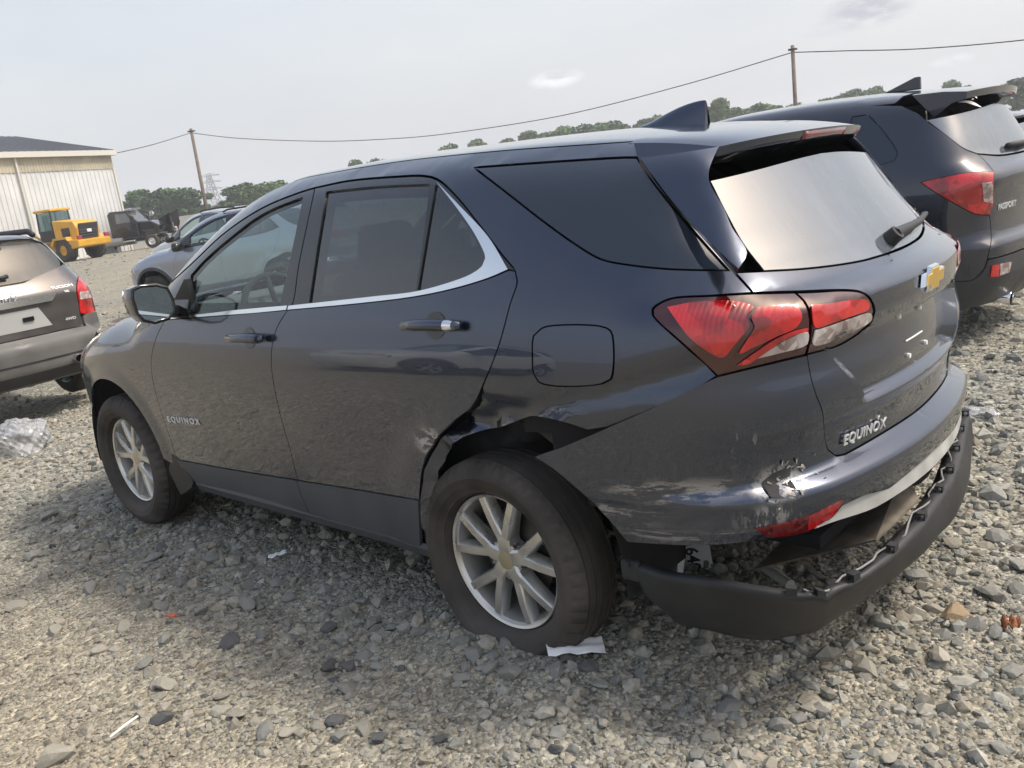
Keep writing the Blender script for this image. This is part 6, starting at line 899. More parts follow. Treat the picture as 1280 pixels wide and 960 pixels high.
# torn paint at the bumper corner: dark patch painted for the shade in a hole, and curled flakes
tq=EQ.uz(np.array([(-.868,.735,.668),(-.872,.70,.690),(-.886,.640,.700),(-.905,.628,.690),(-.905,.66,.668),(-.918,.665,.645),(-.90,.70,.632),(-.878,.728,.640)]))
panel('torn_hole_shade',EQ,tq,prin('torn_dark',(.03,.03,.033),rough=.8),bp,off=.005,grid=.02,gap=0,thick=.003,disp=lambda u,z:-.003*fold(u*3,z*3))
FLK=prin('flake_light',(.40,.37,.32),rough=.7)
tc_=tq.mean(0)
for k in range(34):
    ang=random.uniform(0,6.28);edge=tq[random.randrange(len(tq))];q=edge*(1.15)-tc_*.15+np.array([random.gauss(0,.010),random.gauss(0,.008)])
    if k<12:q=q+np.array([-.03-.03*random.random(),.0])
    p_=Vector(EQ.S(np.array([q[0]]),np.array([q[1]]),np.array([.006]))[0]);nn=Vector(EQ.N(np.array([p_]))[0]);t=nn.orthogonal().normalized();t.rotate(Matrix.Rotation(ang,3,nn));b=nn.cross(t);l=.005+.016*random.random()
    MB().add([p_,p_+t*l+nn*.004*random.random(),p_+t*l*.7+b*l*.35+nn*.006*random.random(),p_+b*l*.25],[(0,1,2,3)]).build('paint_flake',FLK,bp)
# ---------------------------------------------------------------- gravel yard
def vnoise(x,y,s,seed):
    r=np.random.default_rng(seed).random((64,64));x=np.asarray(x)*s;y=np.asarray(y)*s;i=np.floor(x).astype(int);j=np.floor(y).astype(int);fx=x-i;fy=y-j;fx=fx*fx*(3-2*fx);fy=fy*fy*(3-2*fy)
    g=lambda a,b:r[a%64,b%64]
    return (g(i,j)*(1-fx)+g(i+1,j)*fx)*(1-fy)+(g(i,j+1)*(1-fx)+g(i+1,j+1)*fx)*fy
def ground_h(x,y):
    x=np.asarray(x,float);y=np.asarray(y,float);d=np.hypot(x+1.9,y-2.66)
    near=.050*(vnoise(x,y,.55,1)-.5)+.028*(vnoise(x,y,1.7,2)-.5)+.014*(vnoise(x,y,5,3)-.5)
    wl=np.exp(-((np.abs(x)/.45)**2+((y-.8)/.5)**2))+np.exp(-(((x-2.725)/.45)**2+((y-.8)/.5)**2))
    near=near*(1-.8*np.clip(wl,0,1))-.004
    near=near+.080*np.exp(-((x/.45)**4+((y-.80)/.40)**4))
    near=near+.035*np.exp(-(((y-.62)/.18)**2))*sst(.35,.7,x)*sst(2.4,2.0,x)   # stones heaped along the sill
    return near*sst(60,15,d)+.45*sst(14,60,d)
def axis_pts(lo,hi,step,far):
    a=list(np.arange(lo,hi,step));s=step;v=hi
    while v<far: a.append(v);s*=1.22;v+=s
    s=step;v=lo
    while v>-far: s*=1.22;v-=s;a.insert(0,v)
    return np.array(a)
gx=axis_pts(-3.0,9.5,.075,420);gy=axis_pts(-5.5,3.4,.075,420);GX,GY=np.meshgrid(gx,gy);GZ=ground_h(GX,GY);nx=len(gx)
idx=np.arange(GX.size).reshape(GX.shape);quads=np.stack([idx[:-1,:-1],idx[:-1,1:],idx[1:,1:],idx[1:,:-1]],-1).reshape(-1,4)
def fast_mesh(name,V,F,mat,smooth=False,col=None):
    V=np.ascontiguousarray(V,np.float32);F=np.ascontiguousarray(F,np.int32);me=bpy.data.meshes.new(name);k=F.shape[1]
    me.vertices.add(len(V));me.vertices.foreach_set('co',V.ravel());me.loops.add(F.size);me.loops.foreach_set('vertex_index',F.ravel());me.polygons.add(len(F));me.polygons.foreach_set('loop_start',np.arange(0,F.size,k,dtype=np.int32));me.polygons.foreach_set('use_smooth',np.full(len(F),smooth))
    if col is not None:
        at_=me.attributes.new('stone_colour','FLOAT_COLOR','POINT');at_.data.foreach_set('color',np.c_[col,np.ones(len(col))].astype(np.float32).ravel())
    me.update(calc_edges=True);me.materials.append(mat);return me
def ground_mat():
    m=prin('gravel_ground',(.25,.22,.17),rough=.95,spec=.2);b=m.node_tree.nodes['Principled BSDF'];tc=nd(m,'ShaderNodeTexCoord')
    def noi(s,d=6,r=.6):
        n=nd(m,'ShaderNodeTexNoise');n.inputs['Scale'].default_value=s;n.inputs['Detail'].default_value=d;n.inputs['Roughness'].default_value=r;lk(m,tc.outputs['Object'],n.inputs['Vector']);return n
    def vor(s):
        n=nd(m,'ShaderNodeTexVoronoi');n.inputs['Scale'].default_value=s;lk(m,tc.outputs['Object'],n.inputs['Vector']);return n
    big=noi(.55,4);mid=noi(9,8,.7);v1=vor(70);v2=vor(24)
    # grey stone dust <-> tan dirt
    r1=nd(m,'ShaderNodeValToRGB');r1.color_ramp.elements[0].position=.38;r1.color_ramp.elements[0].color=(.247,.242,.208,1);r1.color_ramp.elements[1].position=.62;r1.color_ramp.elements[1].color=(.30,.274,.215,1);lk(m,big.outputs['Fac'],r1.inputs[0])
    sx=nd(m,'ShaderNodeSeparateXYZ');lk(m,tc.outputs['Object'],sx.inputs[0])
    ml=nd(m,'ShaderNodeMapRange');ml.inputs[1].default_value=1.15;ml.inputs[2].default_value=1.9;ml.inputs[4].default_value=.75;lk(m,sx.outputs[1],ml.inputs[0])
    a0=nd(m,'ShaderNodeMix',data_type='RGBA');lk(m,ml.outputs[0],a0.inputs[0]);lk(m,r1.outputs[0],a0.inputs[6]);a0.inputs[7].default_value=(.34,.30,.222,1)
    # per pebble tint
    pt=nd(m,'ShaderNodeMix',data_type='RGBA',blend_type='OVERLAY');pt.inputs[0].default_value=.55;lk(m,a0.outputs[2],pt.inputs[6]);
    bw=nd(m,'ShaderNodeRGBToBW');lk(m,v1.outputs['Color'],bw.inputs[0]);lk(m,bw.outputs[0],pt.inputs[7])
    p2=nd(m,'ShaderNodeMix',data_type='RGBA',blend_type='OVERLAY');p2.inputs[0].default_value=.4;lk(m,pt.outputs[2],p2.inputs[6]);bw2=nd(m,'ShaderNodeRGBToBW');lk(m,v2.outputs['Color'],bw2.inputs[0]);lk(m,bw2.outputs[0],p2.inputs[7])
    m4=nd(m,'ShaderNodeMix',data_type='RGBA',blend_type='OVERLAY');m4.inputs[0].default_value=.5;lk(m,p2.outputs[2],m4.inputs[6]);lk(m,mid.outputs['Fac'],m4.inputs[7])
    lk(m,m4.outputs[2],b.inputs['Base Color'])
    h=nd(m,'ShaderNodeMath',operation='ADD');lk(m,v1.outputs['Distance'],h.inputs[0]);hm=nd(m,'ShaderNodeMath',operation='MULTIPLY');lk(m,v2.outputs['Distance'],hm.inputs[0]);hm.inputs[1].default_value=2;lk(m,hm.outputs[0],h.inputs[1])
    h2=nd(m,'ShaderNodeMath',operation='ADD');lk(m,h.outputs[0],h2.inputs[0]);lk(m,mid.outputs['Fac'],h2.inputs[1])
    bp=nd(m,'ShaderNodeBump');bp.invert=True;bp.inputs['Strength'].default_value=.8;bp.inputs['Distance'].default_value=.012;lk(m,h2.outputs[0],bp.inputs['Height']);lk(m,bp.outputs[0],b.inputs['Normal'])
    return m
GM=ground_mat()
ground=link(bpy.data.objects.new('ground',fast_mesh('ground',np.c_[GX.ravel(),GY.ravel(),GZ.ravel()],quads,GM,True)));ground['kind']='structure'
# ---- stones
def ico():
    bm=bmesh.new();bmesh.ops.create_icosphere(bm,subdivisions=1,radius=1);V=np.array([v.co[:] for v in bm.verts]);F=np.array([[v.index for v in f.verts] for f in bm.faces]);bm.free();return V,F
IV,IF=ico()
STM=prin('stone',(.3,.3,.3),rough=.92,spec=.25)
_b=STM.node_tree.nodes['Principled BSDF'];_a=nd(STM,'ShaderNodeAttribute',attribute_name='stone_colour');_tc=nd(STM,'ShaderNodeTexCoord');_n=nd(STM,'ShaderNodeTexNoise');_n.inputs['Scale'].default_value=60;_n.inputs['Detail'].default_value=6;lk(STM,_tc.outputs['Object'],_n.inputs['Vector'])
_m=nd(STM,'ShaderNodeMix',data_type='RGBA',blend_type='OVERLAY');_m.inputs[0].default_value=.5;lk(STM,_a.outputs['Color'],_m.inputs[6]);lk(STM,_n.outputs['Fac'],_m.inputs[7]);lk(STM,_m.outputs[2],_b.inputs['Base Color'])
_bp=nd(STM,'ShaderNodeBump');_bp.inputs['Strength'].default_value=.5;_bp.inputs['Distance'].default_value=.004;lk(STM,_n.outputs['Fac'],_bp.inputs['Height']);lk(STM,_bp.outputs[0],_b.inputs['Normal'])
def rotm(n,rng):
    q=rng.normal(size=(n,4));q/=np.linalg.norm(q,axis=1)[:,None];w_,x,y,z=q.T
    return np.stack([1-2*(y*y+z*z),2*(x*y-z*w_),2*(x*z+y*w_),2*(x*y+z*w_),1-2*(x*x+z*z),2*(y*z-x*w_),2*(x*z-y*w_),2*(y*z+x*w_),1-2*(x*x+y*y)],-1).reshape(-1,3,3)
PAL=np.array([1.0,1.0,.965])*np.array([(.255,.253,.235),(.215,.217,.205),(.29,.282,.255),(.30,.283,.245),(.235,.225,.20),(.18,.182,.172),(.32,.305,.27),(.26,.235,.195)])
def stone_cols(n,rng,y):
    k=rng.integers(0,len(PAL),n);c=PAL[k]*rng.uniform(.85,1.25,(n,1));
    t=(sst(1.2,1.9,y)*.45)[:,None];c=c*(1-t)+np.array([.33,.285,.215])*t
    dk=rng.random(n)<.012;c[dk]=(.10,.10,.10);return c
def scatter(n,xr,yr,smin,smax,rng,keep):
    x=rng.uniform(*xr,n);y=rng.uniform(*yr,n);k=rng.random(n)<keep(x,y);x,y=x[k],y[k];s=smin*(smax/smin)**(rng.random(len(x))**1.7);return x,y,s
def in_view(x,y,marg=.35):
    """rough horizontal wedge the place is seen in, with a margin for a step aside"""
    dx,dy=x+1.9,y-2.66;a=np.arctan2(dy,dx)+.80;d=np.hypot(dx,dy);return (np.abs(a)<.62+marg)&(d>.6)
def tyre_free(x,y):
    f=np.ones(len(x),bool)
    for wx in (0,2.725):
        for wy in (.8,-.8): f&=~((np.abs(x-wx)<.20)&(np.abs(y-wy)<.14))
    return f
rng=np.random.default_rng(5);xs=[];ys=[];ss=[]
dn=lambda x,y:in_view(x,y)&tyre_free(x,y)
patch=lambda x,y:(.15+1.1*vnoise(x,y,1.1,9))*np.where(y>1.35,.42,1.0)
for n,xr,yr,a,b,kf in (
  (52000,(-1.9,3.2),(-.6,2.5),.0045,.014,lambda x,y:dn(x,y)*1.0),
  (15000,(-1.9,4.5),(-1.8,2.5),.011,.030,lambda x,y:dn(x,y)*patch(x,y)),
  (30000,(-1.5,7.5),(-5.0,1.8),.010,.030,lambda x,y:dn(x,y)*patch(x,y)*np.where((x<3.2)&(y>-.6),.25,1)),
  (9000,(3.0,16),(-8,3.0),.018,.05,lambda x,y:dn(x,y)*patch(x,y)),
  (5200,(-1.6,5),(-2.5,2.4),.020,.046,lambda x,y:dn(x,y)*patch(x,y)*np.where(y>1.3,.5,1)),
  (1100,(-1.6,6.0),(-6,-1.0),.03,.07,lambda x,y:dn(x,y)*1.0),
  (4500,(8,60),(-40,8),.03,.09,lambda x,y:dn(x,y)*1.0)):
    x,y,s=scatter(n,xr,yr,a,b,rng,kf);xs.append(x);ys.append(y);ss.append(s)
x=np.concatenate(xs);y=np.concatenate(ys);s=np.concatenate(ss);n=len(x)
vars_=[IV*rng.uniform(.68,1.25,(len(IV),1)) for _ in range(40)];vars_=np.array(vars_)
def stone_field(x,y,s,rng):
    n=len(x);V=vars_[rng.integers(0,40,n)]*np.stack([np.ones(n),rng.uniform(.6,1,n),rng.uniform(.40,.8,n)],-1)[:,None,:]
    # mostly lying flat: random tilt limited, random heading
    R=rotm(n,rng);yaw=rng.uniform(0,6.283,n);flat=rng.random(n)<.7
    cz,sz=np.cos(yaw),np.sin(yaw);Rz=np.zeros((n,3,3));Rz[:,0,0]=cz;Rz[:,0,1]=-sz;Rz[:,1,0]=sz;Rz[:,1,1]=cz;Rz[:,2,2]=1;tl=rng.normal(0,.25,n);Rx=np.zeros((n,3,3));Rx[:,0,0]=1;Rx[:,1,1]=np.cos(tl);Rx[:,1,2]=-np.sin(tl);Rx[:,2,1]=np.sin(tl);Rx[:,2,2]=np.cos(tl)
    R=np.where(flat[:,None,None],Rz@Rx,R)
    V=np.einsum('nij,nkj->nki',R,V)*s[:,None,None];z=ground_h(x,y)+s*rng.uniform(-.30,.32,n)
    V=V+np.stack([x,y,z],-1)[:,None,:];F=(IF[None]+(np.arange(n)*len(IV))[:,None,None]).reshape(-1,3)
    c=np.repeat(stone_cols(n,rng,y),len(IV),0);return V.reshape(-1,3),F,c
V,F,c=stone_field(x,y,s,rng);print('stones',n,'tris',len(F))
gravel=link(bpy.data.objects.new('gravel',fast_mesh('gravel',V,F,STM,False,c)));gravel['kind']='stuff';gravel['label']='grey and tan crushed stone covering the yard';gravel['category']='gravel'
# larger stones one can pick out, each its own piece of the ground
BIG=[(-1.09,-0.02,0.111,2),(-1.02,-0.03,0.074,1),(-1.0,0.03,0.081,1),(-0.95,-0.16,0.08,1),(-0.96,-0.1,0.066,1),(-0.92,0.14,0.071,0),(-0.94,0.29,0.055,1),(-0.96,0.39,0.111,1),(-1.12,0.24,0.095,1),(-1.31,0.21,0.076,0),(-1.16,0.75,0.065,1),(-1.21,0.75,0.047,0),(-0.77,0.93,0.061,1),(-0.94,0.94,0.059,1),(-0.73,0.78,0.086,0),(-0.91,0.72,0.054,0),(-0.4,0.94,0.06,0),(-0.5,0.53,0.049,0),(-0.12,0.85,0.049,0),(-0.27,0.97,0.072,0),(-1.14,-0.22,0.108,0),(-1.06,-0.65,0.103,0),(-1.16,-0.47,0.098,0),(-1.22,0.03,0.071,0),(-0.46,1.21,0.061,3),(1.58,1.51,0.102,1),(0.94,1.64,0.087,1),(0.53,1.6,0.073,1),(0.6,1.61,0.068,1),(0.69,1.57,0.059,1),(0.14,1.49,0.072,0),(0.1,1.43,0.077,1),(0.21,1.45,0.068,3),(-0.14,1.34,0.054,3),(0.3,1.57,0.069,1),(0.23,1.5,0.047,1),(0.85,2.04,0.123,1),(0.77,1.45,0.055,1),(0.33,1.32,0.088,0),(0.32,1.2,0.062,0),(-0.02,1.13,0.058,0),(-0.08,1.06,0.063,0),(1.46,1.65,0.077,1),(1.83,1.69,0.099,1),(2.09,1.28,0.099,0),(1.6,1.34,0.082,0),(1.36,1.28,0.092,0),(1.19,1.17,0.104,0),(1.1,1.03,0.076,0),(1.38,1.06,0.073,0),(1.73,1.19,0.085,0),(0.51,1.26,0.099,3),(0.44,1.23,0.08,3),(0.99,1.37,0.097,3),(1.17,1.61,0.086,0),(0.74,1.74,0.088,3),(0.75,1.09,0.076,3),(1.84,0.97,0.097,0),(2.2,1.1,0.094,0),(2.13,1.43,0.099,0),(1.72,0.52,0.099,0),(2.01,0.59,0.095,0),(2.38,0.75,0.109,0),(2.88,1.42,0.114,0),(3.5,1.12,0.118,0),(2.29,1.69,0.101,1),(-0.16,-3.43,0.084,0),(-0.43,-2.84,0.098,0),(-0.83,-1.58,0.102,0),(-0.93,-1.07,0.099,0),(-1.03,-0.52,0.067,1)]
while len(BIG)<300:
    bx,by=rng.uniform(-1.5,4.6),rng.uniform(-2.4,2.2)
    if not in_view(np.array([bx]),np.array([by]),.05)[0] or not tyre_free(np.array([bx]),np.array([by]))[0]:continue
    if by>1.2 and rng.random()<.7:continue
    BIG.append((bx,by,float(rng.uniform(.045,.088)),int(rng.choice([0,0,0,1,1,3],p=[.3,.25,.2,.12,.11,.02]))))
def big_stone_mesh(kind,k):
    bm=bmesh.new();bmesh.ops.create_icosphere(bm,subdivisions=2,radius=.5);r=np.random.default_rng(100*kind+k)
    pl=r.normal(size=(13,3));pl/=np.linalg.norm(pl,axis=1)[:,None];dd=r.uniform(.22,.40,13)
    for v in bm.verts:
        p=np.array(v.co)
        for nn,d_ in zip(pl,dd):
            t=p@nn-d_
            if t>0:p=p-nn*t*.99
        v.co=Vector(p*np.array([1.2,.92,.66])+r.normal(0,.004,3))
    V=np.array([v.co[:] for v in bm.verts]);F=np.array([[v.index for v in f.verts] for f in bm.faces]);bm.free()
    base={0:(.245,.243,.222),1:(.32,.30,.25),2:(.33,.255,.165),3:(.11,.11,.108)}[kind];c=np.tile(np.array(base)*r.uniform(.88,1.1),(len(V),1))
    return fast_mesh('stone',V,F,STM,False,c)
BM_={(kd,k):big_stone_mesh(kd,k) for kd in range(4) for k in range(6 if kd!=2 else 1)}
for i,(bx,by,bs,kd) in enumerate(BIG):
    o=bpy.data.objects.new('stone',BM_[(kd,i%(6 if kd!=2 else 1))]);link(o,ground);o.location=(bx,by,float(ground_h(bx,by))+bs*.10);o.scale=(bs,bs,bs*random.uniform(.75,1.1));o.rotation_euler=(random.uniform(-.3,.3),random.uniform(-.3,.3),random.uniform(0,6.28))
# ---------------------------------------------------------------- other cars in the yard
def simple_wheel(par,x,y,z,R=.36,rim=.235,sd=1,mat=None):
    w_=MB().lathe([(-.09,.10),(.02,.05),(.045,.0)],n=20).lathe([(.06,rim),(.07,rim-.012),(.03,rim-.035),(-.05,rim-.03),(-.1,rim)],n=32)
    for q in range(5):
        a=q*2*math.pi/5;c=Vector((math.cos(a),0,math.sin(a)));t=Vector((-c.z,0,c.x));w_.add([c*.04-t*.03+Vector((0,.05,0)),c*.04+t*.03+Vector((0,.05,0)),c*(rim-.02)+t*.028+Vector((0,.055,0)),c*(rim-.02)-t*.028+Vector((0,.055,0))],[(0,1,2,3)])
    o=w_.build('wheel',mat or ALLOY,par,angle=.6);o.location=(x,y,z);o.rotation_euler=(0,0,0 if sd>0 else math.pi)
    MB().lathe([(.085,rim),(.108,rim+.03),(.11,rim+.07),(.095,R-.02),(.07,R),(-.07,R),(-.095,R-.02),(-.11,rim+.05),(-.085,rim)],n=40).build('tyre',RUBBER,o,angle=.8)
    MB().lathe([(-.02,.0),(-.02,rim)],n=24).build('brake_backing',DARK,o)
    return o
# -- dark blue SUV on the right
PS=pass_shape();PP={k:arr(v) for k,v in PSD.items()};UCP=PS.u0-PS.r0*math.pi/2
NAVY=car_paint('dark_navy',(.028,.033,.050),metal=.5,dust=.10)
PCLAD=noise_var(prin('dark_bumper_plastic',(.045,.047,.052),rough=.45),scale=6,amt=.2)
ps=empty('dark_blue_suv',(.68,-4.42,0),-.01);tag(ps,'dark blue SUV parked right of the damaged one, red wedge tail lamp and tailpipe showing','car')
for sd in (1,-1):
    b_=panel('body_side',PS,PP['side'],NAVY,ps,side=sd,grid=.06,holes=[PP['qglass'],PP['sglass']],thick=.03)
    panel('quarter_window',PS,PP['qglass'],GDARK,b_,side=sd,grid=.06,off=-.004,gap=.003)
    panel('side_window',PS,PP['sglass'],GTINT,b_,side=sd,grid=.1,off=-.006,gap=-.003,thick=.004)
    l_=panel('tail_lamp',PS,PP['lamp'],RED,ps,side=sd,grid=.04,off=.003,thick=.03)
    panel('clear_lens',PS,PP['lampc'],LCLEAR,l_,side=sd,grid=.04,off=.006,gap=0,thick=.004)
    panel('dark_lens',PS,PP['lampd'],prin('lamp_mid_red',(.33,.006,.01),rough=.15,coat=1) if 'lamp_mid_red' not in MATS else MATS['lamp_mid_red'],l_,side=sd,grid=.04,off=.005,gap=0,thick=.004)
gt_=panel('tailgate',PS,PP['gate'],NAVY,ps,half=True,grid=.05)
panel('rear_window',PS,PP['rglass'],GREAR,gt_,half=True,grid=.06,off=-.003,thick=.004)
bb=panel('rear_bumper',PS,PP['bumper'],PCLAD,ps,half=True,grid=.05,off=.006,thick=.03)
for sd in (1,-1):
    panel('reflector',PS,PP['refl'],RED,bb,side=sd,grid=.04,off=.012,gap=0,thick=.006);panel('reversing_lamp',PS,PP['refc'],LCLEAR,bb,side=sd,grid=.04,off=.012,gap=0,thick=.006)
    mm=MB();mm.lathe([(-.02,.038),(.10,.048),(.105,.045),(.02,.036),(0,.001)],n=24,axis='x');o=mm.build('tailpipe',CHROME,ps,angle=.7);MB().lathe([(.100,.0445),(.02,.035),(.0205,.0)],n=20,axis='x').build('pipe_bore',DARK,o);o.location=(-.90,.46*sd,.295);o.rotation_euler=(0,math.radians(6),math.pi)
rt=lambda xs:[(x,float(PS.S(np.array([x]),np.array([z]))[0,1])) for x,z in xs]
re2=rt([(-.36,1.68),(-.1,1.688),(.3,1.695),(.9,1.69),(1.25,1.665),(1.35,1.655)])
panel('roof',PS,np.r_[np.array(re2),[[1.45,.4],[1.48,0]],[[-.48,0],[-.46,.35]]],NAVY,ps,chart='T',half=True,grid=.09)
re3=rt([(1.36,1.65),(1.7,1.525),(2.0,1.385),(2.28,1.235)])
panel('windscreen',PS,np.r_[np.array(re3),[[2.42,.4],[2.45,0]],[[1.5,0],[1.47,.4]]],GWIND,ps,chart='T',half=True,grid=.12,thick=.004,off=-.004)
panel('bonnet',PS,np.array([(2.47,0),(2.44,.4),(2.33,.78),(2.8,.80),(3.2,.74),(3.45,.5),(3.5,0)]),NAVY,ps,chart='T',half=True,grid=.12)
# spoiler
V=[];F=[];ys_=np.linspace(-.60,.60,25)
for y_ in ys_:
    a=abs(y_);xf_=-.44;zt=float(PS.T(np.array([xf_]),np.array([y_]))[0,2]);xt=-.86+.20*a*a;zr=1.705-.05*a*a
    V+=[(xf_,y_,zt),(xf_-.2,y_,zt*.5+zr*.5+.006),(xt,y_,zr),(xt+.01,y_,zr-.045),(xt+.10,y_,zr-.06),(xf_-.08-.06*sst(.45,.6,a),y_,zt-.10-.07*sst(.45,.6,a))]
for i in range(24):
    for j in range(6):F.append((i*6+j,i*6+(j+1)%6,i*6+6+(j+1)%6,i*6+6+j))
F+=[tuple(range(6)),tuple(range(144,150))];MB().add(V,F).build('spoiler',NAVY,gt_,angle=.6)
mm=MB();mm.prism([(-.02,1.78),(-.26,1.862),(-.30,1.862),(-.30,1.77)],-.018,.018,'xz');mm.build('roof_antenna',NAVY,ps,bevel=.008)
def prear(y,z,off):
    p=PS.root(np.array([[PS.u0,y,z]]),np.array([[-1.,0,0]]),0,1.3);return Vector((p+PS.N(p)*off)[0])
text_mesh('lettering','PASSPORT',.050,BADGE,gt_,prear(.655,.905,.004),prear(.42,.905,.004)-prear(.655,.905,.004),prear(.55,.96,.004)-prear(.55,.90,.004),depth=.002,fit=(.25,.040),bold=.0008)
mm=MB();mm.sweep([prear(.30,1.29,.02),prear(.05,1.285,.03),prear(-.2,1.28,.03)],[.02,.022,.012],n=8);mm.build('rear_wiper',BPLAS,gt_,smooth=True)
for sd in (1,-1):
    liner('inner_side',PS,ps,DARK,.34,1.2,UCP,3.3,off=-.06,holes=((0,.40,.52),(2.82,.40,.52)),side=sd,grid=.12)
    for wx in (0,2.82): simple_wheel(ps,wx,.86*sd,.375,R=.375,sd=sd)
# -- brown-grey older SUV at the left edge
TS=tuc_shape();TP={k:arr(v) for k,v in TCD.items()};UCT=TS.u0-TS.r0*math.pi/2
BRN=car_paint('brown_grey_metallic',(.135,.125,.125),metal=.6,dust=.30)
TCL=noise_var(prin('faded_grey_bumper',(.105,.103,.10),rough=.55),scale=5,amt=.18)
tu=empty('brown_grey_suv',(7.38,.20,.06),.10);tag(tu,'brown-grey older SUV seen from behind at the left edge, pale plate panel','car')
GTUC=glass('dusty_glass',(.05,.06,.07),refl=.9,dirt=.25,ior=1.6)
tgt=panel('tailgate',TS,TP['gate'],BRN,tu,half=True,grid=.06)
panel('rear_window',TS,TP['glass'],GTUC,tgt,half=True,grid=.06,off=-.003,thick=.004)
tb=panel('rear_bumper',TS,TP['bumper'],TCL,tu,half=True,grid=.05,off=.012,thick=.03)
PLREC=prin('plate_recess',(.42,.42,.42),rough=.5);SATC=prin('satin_chrome',(.72,.72,.70),rough=.25,metal=.9)
def tquad(name,q,mat,off,th):
    V=[];F=[];n=13
    for i in range(n):
        f=-1+2*i/(n-1)
        for (yy,zz) in q:
            for o_ in (off,off-th): V.append(tuple(trear(yy*f,zz,o_)))
    m_=2*len(q)
    for i in range(n-1):
        a_=i*m_;b_=a_+m_;F+=[(a_,a_+2,b_+2,b_),(a_,b_,b_+1,a_+1),(a_+2,a_+3,b_+3,b_+2)]
    F+=[(0,1,3,2),((n-1)*m_,(n-1)*m_+2,(n-1)*m_+3,(n-1)*m_+1)]
    return MB().add(V,F).build(name,mat,tgt,angle=.5)
def trear(y,z,off):
    p=TS.root(np.array([[TS.u0,y,z]]),np.array([[-1.,0,0]]),0,1.3);return Vector((p+TS.N(p)*off)[0])
tquad('handle_bar',[(.43,1.035),(.38,.985)],SATC,.03,.03);tquad('plate_panel',[(.25,.945),(.345,.765)],PLREC,.005,.006)
MB().bbox(trear(-.14,.86,.012),(.01,.05,.02),.005).build('plate_latch',MBLK if 'MBLK' in globals() else GBLK,tgt)
panel('crease_shade',TS,np.array([(UCT,.475),(UCT,.492),(-.8,.492),(-.62,.50),(-.50,.52),(-.50,.503),(-.62,.483),(-.8,.475)]),BPLAS,tb,half=True,off=.015,grid=.05,gap=0,thick=.006)  # raised dark strip painting the shade line of the bumper crease
panel('lower_valance',TS,np.array([(UCT,.30),(UCT,.395),(-.8,.395),(-.6,.405),(-.6,.31),(-.8,.30)]),BPLAS,tb,half=True,off=.016,grid=.05,gap=0,thick=.006)
tside=np.array([(-.545,1.40),(-.54,1.30),(-.50,1.16),(-.49,.98),(-.52,.84),(-.42,.80),(-.42,.56),(.45,.42),(.47,.42),(2.1,.42),(2.2,.5),(2.3,.7),(2.5,.95),(2.1,1.12),(1.8,1.28),(1.5,1.44),(1.25,1.535),(.9,1.57),(.2,1.575),(-.3,1.555),(-.46,1.52)])
for sd in (1,-1):
    tsd=panel('body_side',TS,tside,BRN,tu,side=sd,grid=.07,holes=[arr([-.2,1.12,-.38,1.28,-.3,1.46,.1,1.48,.2,1.1]),arr([.3,1.1,.25,1.48,.9,1.49,1.2,1.44,1.6,1.25,1.7,1.1])],thick=.03)
    panel('quarter_window',TS,arr([-.2,1.12,-.38,1.28,-.3,1.46,.1,1.48,.2,1.1]),GTINT,tsd,side=sd,grid=.1,off=-.005,gap=-.003,thick=.004);panel('side_window',TS,arr([.3,1.1,.25,1.48,.9,1.49,1.2,1.44,1.6,1.25,1.7,1.1]),GTINT,tsd,side=sd,grid=.1,off=-.005,gap=-.003,thick=.004)
    l_=panel('tail_lamp',TS,TP['lamp'],RED,tu,side=sd,grid=.04,off=.008,thick=.03,gap=.001);panel('clear_lens',TS,TP['lampc'],LCLEAR,l_,side=sd,grid=.04,off=.012,gap=0,thick=.004)
    mm=MB();yy=[float(TS.S(np.array([x_]),np.array([1.545]))[0,1])-.04 for x_ in (-.35,-.1,.4,.9,1.1)];mm.sweep([(x_,y_*sd,z_) for x_,y_,z_ in zip((-.35,-.2,.4,.9,1.1),yy,(1.59,1.63,1.645,1.63,1.59))],.028,n=8);mm.build('roof_rail',BPLAS,tu,smooth=True)
    liner('inner_side',TS,tu,DARK,.34,1.05,UCT,3.0,off=-.06,holes=((0,.38,.5),(2.63,.38,.5)),side=sd,grid=.12)
    for wx in (0,2.63): simple_wheel(tu,wx,.79*sd,.34,R=.35,sd=sd)
    mm=MB()
panel('roof',TS,np.array([(-.50,0),(-.47,.4),(-.44,.60),(.2,.63),(.9,.62),(1.2,.60),(1.3,.3),(1.32,0)]),BRN,tu,chart='T',half=True,grid=.1)
panel('windscreen',TS,np.array([(1.33,0),(1.31,.3),(1.22,.61),(1.6,.66),(2.05,.72),(2.15,.4),(2.18,0)]),GWIND,tu,chart='T',half=True,grid=.15,thick=.004)
panel('bonnet',TS,np.array([(2.2,0),(2.17,.4),(2.08,.72),(2.6,.74),(3.0,.68),(3.2,.4),(3.25,0)]),BRN,tu,chart='T',half=True,grid=.12)
mm=MB();mm.lathe([(-.02,.034),(.07,.040),(.075,.037),(.0,.030),(-.01,.001)],n=20,axis='x');o=mm.build('tailpipe',CHROME,tu,angle=.7);MB().lathe([(.071,.0365),(.0,.029),(.0005,.0)],n=20,axis='x').build('pipe_bore',DARK,o);o.location=(-.885,-.43,.43);o.rotation_euler=(0,0,math.pi)
mm=MB();mm.bbox((-.5,.0,.36),(.28,.62,.10),.05);mm.build('muffler',DARK,tu)
def trear(y,z,off):
    p=TS.root(np.array([[TS.u0,y,z]]),np.array([[-1.,0,0]]),0,1.3);return Vector((p+TS.N(p)*off)[0])
def tword(s,y,z,size,w_):
    a=trear(y,z,.004);text_mesh('lettering',s,size,BADGE,tgt,a,trear(y-w_,z,.004)-a,trear(y,z+.05,.004)-a,depth=.002,font_scale=(1.05,.8),bold=.001)
